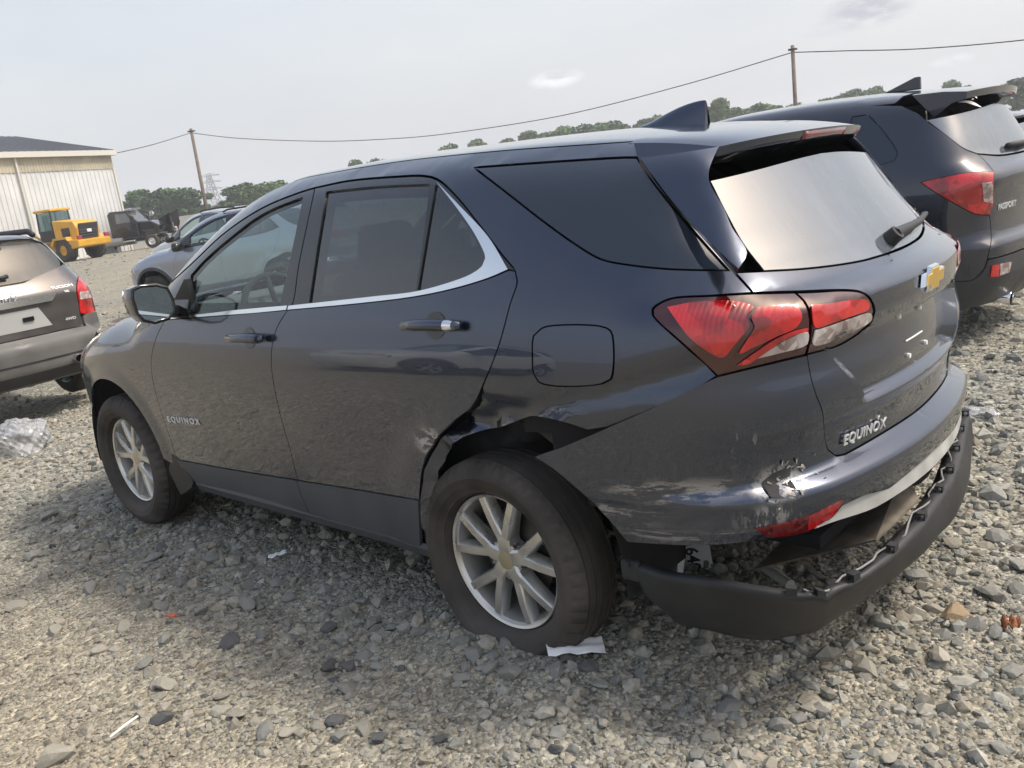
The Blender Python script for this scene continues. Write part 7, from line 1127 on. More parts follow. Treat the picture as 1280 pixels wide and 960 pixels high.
tword('TUCSON',-.42,1.075,.052,.2);tword('V6',-.53,1.03,.04,.08);tword('4WD',-.48,.775,.045,.1)
c0=trear(0,1.057,.03);nn=(trear(0,1.057,.05)-c0).normalized();X_=Vector((0,-1,0));Y_=Vector((0,0,1));mm=MB()
mm.sweep([c0+X_*.075*math.cos(t)+Y_*.048*math.sin(t) for t in np.linspace(0,2*math.pi,29)[:-1]],.006,n=6,closed=True)
for sx_ in (-1,1): mm.tube(c0+X_*(.028*sx_-.012)-Y_*.033,c0+X_*(.028*sx_+.012)+Y_*.033,.007,n=6)
mm.tube(c0-X_*.026-Y_*.006,c0+X_*.026+Y_*.006,.006,n=6);mm.build('emblem',CHROME,tgt)
mm=MB();mm.sweep([trear(.12,1.235,.02),trear(-.05,1.24,.03),trear(-.09,1.245,.03)],[.012,.016,.02],n=8);mm.build('rear_wiper',BPLAS,tgt,smooth=True)
mm=MB();p_=trear(-.12,1.50,.01);mm.bbox(p_,(.03,.035,.02),.012);mm.build('glass_hinge',BPLAS,tgt)
# -- two SUVs in the next row: built once, copied with another paint
def clean_suv(name,paint,clad,loc,rz):
    root=empty(name,loc,rz)
    for sd in (1,-1):
        fd=panel('front_door',EQ,EP['fdoor'],paint,root,side=sd,grid=.08);panel('lower_cladding',EQ,EP['fclad'],clad,fd,off=.004,side=sd,grid=.08)
        panel('window_frame',EQ,EP['fframe'],GBLK,fd,off=-.003,holes=[EP['fglass']],side=sd,grid=.08,gap=.003,thick=.03);panel('window_glass',EQ,EP['fglass'],GFRONT,fd,off=-.01,side=sd,grid=.1,gap=-.004,thick=.003)
        rd=panel('rear_door',EQ,EP['rdoor'],paint,root,side=sd,grid=.08);panel('lower_cladding',EQ,EP['rclad'],clad,rd,off=.004,side=sd,grid=.08)
        panel('window_frame',EQ,EP['rframe'],GBLK,rd,off=-.003,holes=[EP['rglass'],EP['rqglass']],side=sd,grid=.08,gap=.003,thick=.03);panel('window_glass',EQ,EP['rglass'],GTINT,rd,off=-.01,side=sd,grid=.1,gap=-.004,thick=.003);panel('quarter_glass',EQ,EP['rqglass'],GTINT,rd,off=-.01,side=sd,grid=.1,gap=-.004,thick=.003)
        bs=panel('body_side',EQ,EP['uniside'],paint,root,holes=[EP['dglass']],side=sd,grid=.08);panel('rear_side_glass',EQ,EP['dglass'],GDARK,bs,off=-.002,side=sd,grid=.08,gap=.003)
        panel('front_fender',EQ,EP['fender'],paint,root,side=sd,grid=.07);panel('headlamp',EQ,EP['headlamp'],LCLEAR,root,side=sd,grid=.08)
        th_=np.radians(np.linspace(175,5,24));ro=[(2.725+.455*math.cos(t),.36+.455*math.sin(t)) for t in th_]+[(2.725+.51*math.cos(t),.36+.51*math.sin(t)) for t in th_[::-1]]
        ro=np.array([(x_ if x_<EQ.u1 else EQ.u1+EQ.r0*math.atan2(x_-EQ.u1,.88),z_) for x_,z_ in ro]);panel('arch_trim',EQ,ro,clad,root,off=.010,side=sd,grid=.06,thick=.02)
        panel('tail_lamp',EQ,EP['lamp_out'],RED,root,side=sd,grid=.08);panel('gate_lamp',EQ,EP['lamp_in'],RED,root,side=sd,grid=.08)
        panel('wing_trim',EQ,EP['wing'],paint,root,side=sd,grid=.08,off=.004)
        liner('inner_side',EQ,root,DARK,.30,1.12,UC,3.4,holes=((0,.36,.5),(2.725,.36,.5)),side=sd,grid=.12)
        for wx in (0,2.725): simple_wheel(root,wx,.80*sd,.352,sd=sd)
        mm=MB();mm.bbox((1.90,1.02*sd,1.165),(.07,.10,.075),.04);mm.bbox((1.90,.90*sd,1.13),(.04,.06,.022),.01);h=mm.build('door_mirror',GBLK,root,angle=.8)
        mm=MB();mm.sweep([(x_,.605*sd,z_) for x_,z_ in ((-.3,1.61),(-.2,1.655),(.4,1.685),(1.0,1.68),(1.1,1.65))],.016,n=6);mm.build('roof_rail',BPLAS,root,smooth=True)
    panel('roof',EQ,roof_poly,paint,root,chart='T',half=True,grid=.1);panel('windscreen',EQ,wsp,GWIND,root,chart='T',half=True,grid=.12,thick=.004,off=-.004);panel('bonnet',EQ,hp,paint,root,chart='T',half=True,grid=.1)
    panel('front_bumper',EQ,EP['fbumper'],paint,root,half=True,grid=.08);panel('tailgate',EQ,EP['tailgate'],paint,root,half=True,grid=.05);panel('rear_window',EQ,EP['rglass_back'],GREAR,root,half=True,grid=.08,thick=.004);panel('rear_bumper',EQ,EP['bumper'],paint,root,half=True,grid=.06)
    o=copy_tree(spo,root);o.data=o.data.copy();o.data.materials[0]=paint
    for q in [k for k in suv.children if k.name.split('.')[0] in ('front_seat','dashboard','steering_wheel','floor_pan')]: copy_tree(q,root)
    return root
GREYC=car_paint('mid_grey_metallic',(.30,.33,.40),metal=.6,dust=.2);SILV=car_paint('pale_silver',(.50,.52,.55),metal=.5,dust=.15)
g2=clean_suv('grey_suv',GREYC,CLAD,(11.37,-6.23,.05),.352);tag(g2,'grey-blue SUV with black mirror and dark wheel arch beyond the damaged car','car','SUVs in the next row')
def recolour(root,old,new):
    for o in root.children_recursive:
        if o.type=='MESH' and o.data.materials and o.data.materials[0]==old:
            o.material_slots[0].link='OBJECT';o.material_slots[0].material=new
s2=copy_tree(g2);s2.name='silver_suv';s2.location=(15.3,-7.75,.16);s2.rotation_euler=(0,0,.05);recolour(s2,GREYC,SILV);tag(s2,'pale silver SUV with roof rails, farthest of the cars left of the windscreen','car','SUVs in the next row')
d2=copy_tree(g2);d2.name='dark_suv';_sp=at(1268,145,9.6);d2.location=(_sp.x+.68,_sp.y-.50,_sp.z-1.54);d2.rotation_euler=(0,0,.0);recolour(d2,GREYC,NAVY);tag(d2,'dark SUV roof at the right edge, beyond the dark blue SUV','car')
m2=copy_tree(g2);m2.name='white_suv';m2.location=(6.2,8.6,.0);m2.rotation_euler=(0,0,-1.45);recolour(m2,GREYC,prin('plain_white_paint',(.62,.62,.60),rough=.3,coat=1));tag(m2,'white SUV across the aisle, mirrored in the dark rear door','car')
# ---------------------------------------------------------------- background
def gz(p): return float(ground_h(p.x,p.y))
def foot(px,py,dist):
    p=at(px,py,dist);p.z=gz(p);return p
# ---- warehouse with ribbed metal wall
WB=at(141.5,211,66);WA=at(0,216.6,57);zt_=(WB.z+WA.z)/2
dirw=Vector((WB.x-WA.x,WB.y-WA.y,0)).normalized();back=Vector((-dirw.y,dirw.x,0))
if back.dot(Vector((WB.x-CAM_POS.x,WB.y-CAM_POS.y,0)))<0:back=-back
bl=empty('warehouse',(WB.x,WB.y,.45));tag(bl,'white ribbed metal warehouse with tan upper band and grey metal roof','building')
WALLM=noise_var(prin('white_cladding',(.60,.61,.61),rough=.5),scale=.5,amt=.10);TANM=noise_var(prin('tan_cladding',(.40,.365,.28),rough=.6),scale=.7,amt=.18);ROOFM=noise_var(prin('grey_metal_roof',(.20,.21,.23),rough=.45,metal=.3),scale=.6,amt=.15);FASC=prin('cream_fascia',(.56,.55,.50),rough=.5)
LW=46.0;ht=zt_-.45
def wp(a,h,o=0): 
    p=-dirw*a-back*o;return (p.x,p.y,h)      # a metres left of the right corner, o metres toward the viewer
def corr(name,h0,h1,pitch,dep,mat,off):
    V=[];F=[];k=0;a=0.
    prof=[(0,0),(.30,0),(.36,dep),(.44,dep),(.50,0)]
    while a<LW:
        for f_,d_ in prof[:-1]:
            V+=[wp(a+f_*pitch*2,h0,off+d_),wp(a+f_*pitch*2,h1,off+d_)];k+=1
        a+=pitch
    for i in range(k-1):F.append((2*i,2*i+2,2*i+3,2*i+1))
    return MB().add(V,F).build(name,mat,bl)
corr('wall',0,ht,.40,.05,WALLM,0);corr('upper_band',ht+.0,ht+.95,.25,.03,TANM,.06)
def wbox(name,a0,a1,h0,h1,o0,o1,mat,par=None):
    V=[wp(a,h,o) for a in (a0,a1) for h in (h0,h1) for o in (o0,o1)];return MB().add(V,[(0,1,3,2),(4,6,7,5),(0,4,5,1),(2,3,7,6),(0,2,6,4),(1,5,7,3)]).build(name,mat,par or bl)
wbox('fascia',-.25,LW,ht+.95,ht+1.32,-.1,.45,FASC);wbox('corner_trim',-.06,.10,0,ht,.0,.09,FASC)
for a_ in (8.6,20.0): wbox('downpipe',a_,a_+.14,0,ht+1.0,.1,.22,FASC)
# gable end and roof
rid=at(60,179.5,76);gd=18.0
ridge_h=rid.z-.45
e0=wp(-.25,ht+1.30,.45);r0_=wp(-.25,ridge_h,-gd/2);e1=wp(LW,ht+1.30,.45);r1_=wp(LW,ridge_h,-gd/2);b0=wp(-.25,ht+1.30,-gd);b1=wp(LW,ht+1.30,-gd)
rf=MB().add([e0,r0_,r1_,e1,b0,b1],[(0,1,2,3),(1,4,5,2)]).build('roof',ROOFM,bl)
mm=MB()
for i in range(int(LW/.6)):
    a_=i*.6;mm.tube(wp(a_,ht+1.33,.45),wp(a_,ridge_h+.04,-gd/2),.035,n=4)
mm.build('roof_seams',ROOFM,rf)
MB().add([wp(0,0,0),wp(0,ht+1.3,0),wp(0,ridge_h,-gd/2),wp(0,ht+1.3,-gd),wp(0,0,-gd)],[(0,1,2,3,4)]).build('end_wall',WALLM,bl)
wbox('wall_lamp',12.0,12.45,ht-.9,ht-.45,.05,.4,WHITEP);wbox('meter_box',12.4,13.0,2.2,3.2,.05,.3,ROOFM);wbox('vent_pipe',12.5,12.7,ht-2.6,ht-1.2,.05,.25,WALLM)
# ---- wheel loader, seen from behind
YEL=noise_var(prin('machine_yellow',(.66,.36,.035),rough=.45),scale=1.2,amt=.15);MBLK=prin('machine_black',(.03,.03,.032),rough=.6)
def loader():
    p=foot(86,322,57);L0=empty('wheel_loader',p,0);tag(L0,'yellow wheel loader seen from behind in front of the warehouse','loader')
    # local: x forward (away), y left
    def pt(n,mb,mat,par=L0,**k): return mb.build(n,mat,par,**k)
    b=pt('engine_hood',MB().prism([(-2.3,1.25),(-2.45,2.0),(-2.2,2.45),(-.3,2.65),(-.3,1.1)],-.85,.85,'xz'),YEL,bevel=.06)
    pt('rear_grille',MB().bbox((-2.40,0,1.78),(.06,.72,.52),.04,Matrix.Rotation(math.radians(-14),3,'Y')),MBLK,b)
    g=MB()
    for i in range(6): g.box((-2.47+.03*i*.0,0,1.38+.16*i),(.03,.70,.018))
    pt('grille_bars',g,prin('grille_grey',(.10,.10,.11),rough=.5),b)
    pt('grille_badge',MB().box((-2.50,0,1.80),(.02,.16,.09)),WHITEP,b)
    for s in (-1,1): pt('side_vent',MB().box((-1.4,.87*s,1.75),(.35,.02,.35)),MBLK,b)
    pt('counterweight',MB().prism([(-2.0,.75),(-2.75,.85),(-2.8,1.25),(-2.2,1.32),(-1.2,1.3),(-1.2,.75)],-1.25,1.25,'xz'),YEL,bevel=.05)
    for s in (-1,1):
        pt('rear_lamp',MB().bbox((-2.72,1.02*s,1.42),(.08,.16,.12),.03),MATS.get('lamp_mid_red') or RED,L0)
        pt('fender',MB().prism([(-2.0,1.30),(-1.9,1.55),(-.7,1.55),(-.35,1.1),(-.5,1.05),(-.8,1.42),(-1.8,1.42)],(.80*s),(1.38*s),'xz'),YEL)
    c=pt('cab',MB().bbox((.55,0,1.75),(.75,.72,.35),.05),MBLK);
    for x in (-.15,1.25):
        for y in (-.70,.70): pt('cab_post',MB().tube((x,y,2.0),(x+(.05 if x<0 else -.1),y*.95,3.3),.05,n=6),MBLK,c)
    pt('cab_roof',MB().bbox((.52,0,3.36),(.82,.78,.08),.05),YEL,c);pt('cab_glass',MB().box((.53,0,2.62),(.66,.66,.62)),glass('cab_glass',(.30,.42,.42),refl=.9,ior=1.7),c)
    pt('cab_seat',MB().bbox((.4,0,2.35),(.25,.28,.30),.06),MBLK,c)
    pt('front_frame',MB().prism([(.5,.7),(2.2,.75),(2.6,1.6),(2.2,1.75),(1.3,1.3),(.5,1.3)],-.4,.4,'xz'),YEL)
    for s in (-1,1): pt('lift_arm',MB().prism([(1.6,1.6),(1.9,1.9),(3.6,.75),(3.5,.4)],.45*s,.62*s,'xz'),YEL)
    pt('bucket',MB().prism([(3.5,.12),(4.6,.15),(4.5,.3),(3.8,.4),(3.6,1.2),(3.75,1.4),(3.4,1.0)],-1.45,1.45,'xz'),MBLK)
    wm=MB().lathe([(.27,.32),(.29,.62),(.22,.74),(-.22,.74),(-.29,.62),(-.27,.32)],n=28)
    for (x,s) in ((-1.35,1),(-1.35,-1),(1.7,1),(1.7,-1)):
        w_=mesh('wheel',wm.V,wm.F,RUBBER,L0,smooth=True);w_.location=(x,1.05*s,.74);lug=MB()
        for q in range(20):
            a=q*math.pi/10;lug.box((.745*math.cos(a),.12 if q%2 else -.12,.745*math.sin(a)),(.05,.13,.03),Matrix.Rotation(-a,3,'Y'))
        lug.build('tread_lugs',RUBBER,w_);MB().lathe([(.10,0),(.12,.20),(.24,.33)],n=20).build('hub',YEL,w_,smooth=True)
        if s<0:w_.rotation_euler=(0,0,math.pi)
    d=Vector((p.x-CAM_POS.x,p.y-CAM_POS.y,0)).normalized();L0.rotation_euler=(0,0,math.atan2(d.y,d.x)+math.radians(38));L0.scale=(1.0,1.0,1.0)
    return L0
loader()
# ---- wrecked lorry tractor
def truck():
    p=foot(187,311,65);T0=empty('wrecked_truck',p,0);tag(T0,'black wrecked truck tractor with crumpled front beside the warehouse','truck')
    BLK=prin('truck_black',(.012,.012,.015),rough=.25,coat=1)
    def pt(n,mb,mat,par=T0,**k): return mb.build(n,mat,par,**k)
    # local: x forward (to the right of the picture), y left
    c=pt('cab',MB().prism([(-2.1,.9),(-2.1,2.75),(-1.9,2.95),(-.7,2.9),(-.05,2.0),(-.05,.9)],-1.1,1.1,'xz'),BLK,bevel=.08)
    GL=glass('truck_glass',(.25,.30,.32),refl=1,ior=1.9,dirt=.15)
    pt('windscreen',MB().add([(-.68,-1.0,2.84),(-.68,1.0,2.84),(-.0,1.02,2.02),(-.0,-1.02,2.02)],[(0,1,2,3)]),GL,c);
    for s in (-1,1):
        pt('side_window',MB().add([(-1.55,1.115*s,2.05),(-.35,1.115*s,2.05),(-.75,1.115*s,2.72),(-1.5,1.115*s,2.72)],[(0,1,2,3)]),GL,c);pt('door_mirror',MB().bbox((-.2,1.35*s,2.2),(.08,.10,.28),.04),BLK,c)
        pt('door',MB().prism([(-1.65,1.0),(-.25,1.0),(-.25,1.95),(-1.65,1.95)],1.10*s,1.13*s,'xz'),BLK,c,bevel=.02);pt('step',MB().bbox((-1.0,1.05*s,.70),(.55,.18,.06),.03),STEEL)
        pt('fuel_tank',MB().tube((-2.6,1.0*s,.75),(-1.3,1.0*s,.75),.32,n=18),MATS.get('dull_alu') or prin('dull_alu',(.35,.35,.35),rough=.4,metal=.8),smooth=False)
    pt('visor',MB().bbox((-.55,0,2.98),(.22,1.0,.05),.03),CHROME,c)
    hd=pt('bonnet',MB().prism([(0,1.0),(0,2.0),(.9,1.95),(1.5,1.55),(1.35,.95)],-.95,.8,'xz'),BLK,bevel=.08)
    pt('torn_bonnet_side',MB().add([(.4,1.05,1.0),(1.9,1.25,.8),(2.3,1.15,1.7),(1.6,.95,2.35),(.7,.95,2.0)],[(0,1,2,3,4)]),BLK,hd)
    pt('torn_bonnet_flap',MB().add([(1.4,.4,1.5),(2.3,.9,1.4),(2.55,.5,2.55),(1.75,.1,2.2)],[(0,1,2,3)]),BLK,hd)
    gr=pt('grille',MB().bbox((2.1,-.1,1.55),(.07,.8,.55),.05,Matrix.Rotation(math.radians(20),3,'Z')),MBLK)
    pt('grille_trim',MB().bbox((2.18,-.12,1.5),(.03,.55,.16),.03,Matrix.Rotation(math.radians(20),3,'Z')),CHROME,gr)
    pt('front_bumper',MB().bbox((2.2,0,.65),(.18,1.15,.22),.08,Matrix.Rotation(math.radians(12),3,'Z')),BLK);pt('headlamp',MB().bbox((1.85,1.0,1.15),(.15,.15,.18),.05),LCLEAR)
    pt('chassis',MB().box((-2.2,-.42,.75),(3.0,.08,.14)).box((-2.2,.42,.75),(3.0,.08,.14)).box((-4.2,0,.95),(.6,.5,.06)),MBLK)
    for (x,s) in ((.75,1),(.75,-1),(-3.3,1),(-3.3,-1),(-4.5,1),(-4.5,-1)):
        w_=pt('wheel',MB().lathe([(.14,.27),(.16,.42),(.12,.50),(-.15,.50),(-.17,.42),(-.15,.27)],n=26),RUBBER,smooth=True);w_.location=(x,.98*s,.50);w_.rotation_euler=(0,0,0 if s>0 else math.pi);pt('hub',MB().lathe([(.10,.0),(.12,.10),(.02,.16),(.13,.26)],n=20),CHROME if x>0 else MATS['dull_alu'],w_,smooth=True)
    pt('fender',MB().prism([(.1,1.0),(.2,1.25),(.75,1.42),(1.3,1.2),(1.35,.95),(1.15,.95),(.75,1.22),(.3,1.0)],.85,1.15,'xz'),BLK)
    d=Vector((p.x-CAM_POS.x,p.y-CAM_POS.y,0)).normalized();T0.rotation_euler=(0,0,math.atan2(d.y,d.x)-math.radians(112));return T0
truck()
# ---- long pale wall far behind
A=at(150,279,118);B=at(345,257,118);dl=(B-A);dl.z=0;wl_=empty('metal_fence_wall',foot(183,285,118));tag(wl_,'long low pale metal wall below the trees at left','wall')
for i in range(14):
    a_=A+dl*(i/14);b_=A+dl*((i+.985)/14);zz=max(A.z,B.z)-.2
    mm=MB();o_=wl_.location;mm.add([a_-o_,b_-o_],[]);V=[Vector((q.x-o_.x,q.y-o_.y,h)) for q in (a_,b_) for h in (-.2,zz-o_.z)];n_=Vector((-dl.y,dl.x,0)).normalized()*.12
    mm=MB().add([v for v in V]+[v+n_ for v in V],[(0,2,3,1),(4,5,7,6),(0,1,5,4),(2,6,7,3),(1,3,7,5)]);mm.build('wall_panel',FASC,wl_)
# ---- poles, wires, pylon
WOOD=noise_var(prin('pole_wood',(.16,.12,.09),rough=.85),scale=2,amt=.3);WIRE=prin('wire_black',(.03,.03,.03),rough=.6)
def pole(px0,py0,px1,py1,dist,r,label):
    t=at(px0,py0,dist);b=at(px1,py1,dist);f=(t.z-gz(b)+.3)/(t.z-b.z);b2=t+(b-t)*f
    o=empty('utility_pole',b2);tag(o,label,'pole','utility poles');MB().tube((0,0,0),t-b2,r,r*.8,n=12).build('shaft',WOOD,o,smooth=True)
    MB().box((t-b2)-Vector((0,0,.25)),(r*1.5,r*1.5,.06)).build('wire_clamp',WIRE,o);return t
t1=pole(238.5,161,259,266,92,.20,'leaning brown wooden utility pole above the trees at left');t2=pole(990.5,57,994.5,135,60,.155,'weathered utility pole standing behind the dark blue SUV')
def wire(pts,label):
    P=crs([tuple(at(*q)) for q in pts],8);o=MB().sweep(P,.035,n=5).build('overhead_wire',WIRE,None,smooth=True);tag(o,label,'wire')
wire([(242,166.5,92),(300,173,89),(400,176.5,85),(480,174,81.5),(560,167,78.5),(700,145,72),(850,107.5,65.5),(989,66,60)],'long black wire sagging between the two utility poles')
wire([(992,65.5,60),(1060,63.5,57),(1150,61,54),(1280,50,50),(1420,30,46)],'black wire running right from the pole behind the dark blue SUV')
wire([(237,166.5,92),(190,181,84),(140,192.5,76),(90,203,68),(52,208.5,61)],'black wire running from the leaning pole to the warehouse')
def pylon():
    b=foot(271,268,330);top=at(267,218,330).z;h=top-b.z;o=empty('lattice_pylon',b);tag(o,'faint steel lattice pylon far behind the leaning pole','pylon');mm=MB()
    def wd(t): return 3.2*(1-t)**1.2+.55
    nl=9
    for s in (-1,1):
        for q in (-1,1):
            for i in range(nl): mm.tube((s*wd(i/nl),q*wd(i/nl),h*i/nl),(s*wd((i+1)/nl),q*wd((i+1)/nl),h*(i+1)/nl),.14,n=4)
    for i in range(nl):
        a,b_=wd(i/nl),wd((i+1)/nl);z0,z1=h*i/nl,h*(i+1)/nl
        for (p,q) in (((-a,-a),(b_,-b_)),((a,-a),(-b_,-b_)),((-a,a),(-b_,-b_)),((-a,-a),(-b_,b_)),((a,a),(b_,-b_)),((a,-a),(b_,b_))): mm.tube((*p,z0),(*q,z1),.10,n=4)
    mm.build('tower',prin('galvanised',(.30,.31,.32),rough=.5,metal=.5),o);arms=MB()
    d=Vector((-_R.y,_R.x,0)).normalized();ax=Vector((_R.x,_R.y,0)).normalized()
    for z_ in (.72,.85,.97):
        for s in (-1,1): arms.tube((0,0,h*z_),ax*4.2*s+Vector((0,0,h*z_)),.12,n=4);arms.tube((0,0,h*(z_+.05)),ax*4.2*s+Vector((0,0,h*z_)),.10,n=4)
    arms.build('cross_arms',MATS['galvanised'],o)
pylon()
# ---- trees
def leaf_mat(name,c):
    m=prin(name,c,rough=.7,spec=.2);b=m.node_tree.nodes['Principled BSDF'];tc=nd(m,'ShaderNodeTexCoord');n=nd(m,'ShaderNodeTexNoise');n.inputs['Scale'].default_value=.9;lk(m,tc.outputs['Object'],n.inputs['Vector'])
    r=nd(m,'ShaderNodeMix',data_type='RGBA');r.inputs[6].default_value=(*[v*.6 for v in c],1);r.inputs[7].default_value=(*[v*1.45 for v in c],1);mr=nd(m,'ShaderNodeMapRange');mr.inputs[1].default_value=.35;mr.inputs[2].default_value=.65;lk(m,n.outputs['Fac'],mr.inputs[0]);lk(m,mr.outputs[0],r.inputs[0]);lk(m,r.outputs[2],b.inputs['Base Color']);return m
LEAF=[leaf_mat('leaf_green',(.095,.165,.050)),leaf_mat('leaf_dark',(.070,.125,.045)),leaf_mat('leaf_light',(.13,.20,.065))]
BARK=noise_var(prin('bark',(.10,.08,.065),rough=.9),scale=3,amt=.3)
def crown_mesh(seed,n=3400,sparse=0):
    """unit crown: leaf clumps on lobes, radius ~1, height 0..2"""
    r=np.random.default_rng(seed);lob=[];nl=15
    for i in range(nl):
        a=r.uniform(0,6.28);q=r.uniform(.1,.8);z=r.uniform(.3,1.85);lob.append((q*math.cos(a)*(1.15-.35*abs(z-.9)),q*math.sin(a)*(1.15-.35*abs(z-.9)),z,r.uniform(.16,.44)))
    V=[];F=[];k=0
    L_=np.array(lob);pick=r.integers(0,nl,n);d=r.normal(size=(n,3));d/=np.linalg.norm(d,axis=1)[:,None];rad=L_[pick,3]*r.uniform(.55,1.05,n)**.6
    c=L_[pick,:3]+d*rad[:,None]*[1,1,.8];s=r.uniform(.035,.085,n)
    t=r.normal(size=(n,3));t/=np.linalg.norm(t,axis=1)[:,None];u=np.cross(t,d+r.normal(0,.5,(n,3)));u/=np.maximum(np.linalg.norm(u,axis=1),1e-6)[:,None]
    V=np.stack([c-t*s[:,None]-u*s[:,None]*.3,c+u*s[:,None]*.9,c+t*s[:,None],c-u*s[:,None]*.8],1).reshape(-1,3);F=np.arange(4*n).reshape(-1,4);return V,F,lob
CR=[crown_mesh(20+i) for i in range(5)]
tree_meshes={}
def tree(px,ptop,dist,wpx,kind,label,var,base=None):
    top=at(px,ptop,dist);b=at(px,ptop,dist);b.z=(gz(b) if dist<130 else base if base is not None else .2);h=top.z-b.z;R_=wpx*dist/CAM_F/2
    o=empty('tree',b,random.uniform(0,6.28));tag(o,label,'tree','trees round the yard')
    V,F,lob=CR[var%5];key=('c',var%5,kind)
    if key not in tree_meshes: tree_meshes[key]=fast_mesh('crown',V,F,LEAF[kind])
    c=link(bpy.data.objects.new('crown',tree_meshes[key]),o);hz=(h*.80)/2.05;c.scale=(R_/1.0,R_/1.0,hz);c.location=(0,0,h*.16)
    kt=('t',var%5)
    if kt not in tree_meshes:
        mm=MB();mm.sweep([(0,0,0),(.02,.01,.4),(-.01,.02,.8),(0,0,1.2)],[.055,.042,.03,.012],n=8)
        for (x_,y_,z_,r_) in lob: mm.sweep([(0,.01,.25+.2*z_),(x_*.5,y_*.5,.35+.5*z_),(x_,y_,z_+.18)],[.02,.012,.004],n=5)
        tree_meshes[kt]=mm.build('trunk',BARK,None,smooth=True).data;bpy.data.objects.remove([q for q in COL.objects if q.data==tree_meshes[kt]][0])
    t=link(bpy.data.objects.new('trunk',tree_meshes[kt]),o);t.scale=(R_,R_,h*.42);return o
for i,(px,pt_,ds,wpx,kd,lb) in enumerate([
 (158,243,150,44,1,'dark tree right beside the warehouse corner'),(176,236,155,46,0,'bushy tree, second to the right of the warehouse'),(198,236,150,48,1,'rounded dark tree between the warehouse and the leaning pole'),(222,238,160,44,0,'mid green tree just left of the leaning pole'),(238,233,150,40,1,'dark tree directly behind the leaning pole'),(262,256,140,34,2,'pale green low tree right of the leaning pole'),(284,250,160,36,0,'low green tree right of the pylon'),(304,229,150,46,0,'tall broad tree over the pale SUVs at left'),(330,232,155,44,1,'dark tree above the windscreen pillar'),(352,225,170,36,0,'tree top just left of the roof of the damaged SUV'),
 (378,222,170,30,1,'tree behind the front of the roof line'),
 (441,201,200,24,0,'small round treetop showing over the roof front'),(470,200,210,22,1,'low treetop over the roof, right of the round one'),(566,181,200,26,0,'treetop over the middle of the roof line'),(600,174,190,26,2,'light treetop over the roof, near its middle'),(634,169,190,30,0,'taller treetop over the roof middle'),(664,164,190,34,2,'light wide treetop over the roof'),(700,160,190,36,0,'broad treetop left of the roof antenna, third'),(735,156,190,40,1,'dark treetop left of the roof antenna, second'),(772,151,190,40,0,'broad treetop left of the roof antenna, nearest big one'),(806,142,180,40,0,'treetop directly left of the roof antenna'),
 (893,124,160,34,2,'rounded light tree directly right of the roof antenna'),(918,136,170,30,0,'low treetop right of the roof antenna'),(945,131,170,32,0,'treetop left of the weathered pole'),(972,134,170,28,1,'low treetop just left of the weathered pole'),(1005,130,180,26,1,'dark treetop just right of the weathered pole'),(1035,124,180,26,0,'treetop over the dark blue roof, first from the pole'),(1068,113,180,30,0,'treetop over the dark blue roof, second from the pole'),(1100,108,185,24,1,'treetop behind the antenna of the dark blue SUV'),(1188,100,185,34,0,'treetop above the spoiler of the dark blue SUV'),
 (1240,101,140,44,0,'leafy tree right of the dark blue spoiler'),(1268,98,140,46,1,'tall dark tree at the right edge'),(1295,104,140,44,0,'tree cut by the right edge')]):
    tree(px,pt_-(5 if 420<px<1120 else 3),ds,wpx*(1.9 if 420<px<1120 else 1.6),kd,lb,i)
    if False: pass

ORD='first second third fourth fifth sixth seventh eighth ninth tenth eleventh twelfth thirteenth fourteenth fifteenth sixteenth seventeenth eighteenth nineteenth twentieth twenty-first twenty-second'.split()
for i in range(22):
    px=545+i*(13.5 if i<21 else 13)+random.uniform(-4,4);tree(px,187-(px-545)*.165+random.uniform(-4,3),200,random.uniform(46,70),i%3,ORD[i]+' low treetop from the left in the green band over the roof line',i+2)
for i in range(8):
    px=925+i*24;tree(px,134-(px-925)*.115+random.uniform(-4,3),190,random.uniform(46,64),i%3,ORD[i]+' low treetop from the left in the band above the dark blue roof',i+1)
# ---- summer haze
hz=bpy.data.materials.new('haze');hz.use_nodes=True;hz.node_tree.nodes.remove(hz.node_tree.nodes['Principled BSDF']);pv=nd(hz,'ShaderNodeVolumePrincipled');pv.inputs['Color'].default_value=(.93,.95,1,1);pv.inputs['Density'].default_value=.0012;pv.inputs['Anisotropy'].default_value=.2
lk(hz,pv.outputs[0],hz.node_tree.nodes['Material Output'].inputs['Volume'])
o=MB().box((0,0,14),(620,620,17)).build('haze',hz);o['kind']='stuff';o['label']='pale summer haze over the yard';o['category']='haze'
# ---------------------------------------------------------------- litter on the ground
def gl_(x,y): return float(ground_h(x,y))
def sheet(name,cx,cy,w_,h_,rot,mat,label,cat,crump=.01,n=9,lift=.02,seed=1,thick=.0012):
    r=np.random.default_rng(seed);V=[];F=[]
    ph=r.uniform(0,6.28,6)
    for i in range(n):
        for j in range(n):
            a=(i/(n-1)-.5)*w_;b=(j/(n-1)-.5)*h_;x=cx+a*math.cos(rot)-b*math.sin(rot);y=cy+a*math.sin(rot)+b*math.cos(rot)
            z=gl_(x,y)+lift+crump*(math.sin(9*i/n*2+ph[0])+math.sin(7*j/n*2+ph[1])+.7*math.sin(13*(i+j)/n+ph[2]))+r.normal(0,crump*.25);V.append((x,y,z))
    for i in range(n-1):
        for j in range(n-1):F.append((i*n+j,i*n+n+j,i*n+n+j+1,i*n+j+1))
    o=MB().add(V,F).build(name,mat,None,smooth=True);m=o.modifiers.new('thickness','SOLIDIFY');m.thickness=thick;return tag(o,label,cat)
_pp=atz(721,822,.07);sheet('paper_sheet',_pp.x,_pp.y,.175,.085,.80,WHITEP,'white folded paper lying against the flat rear tyre','paper',crump=.003,lift=.042)
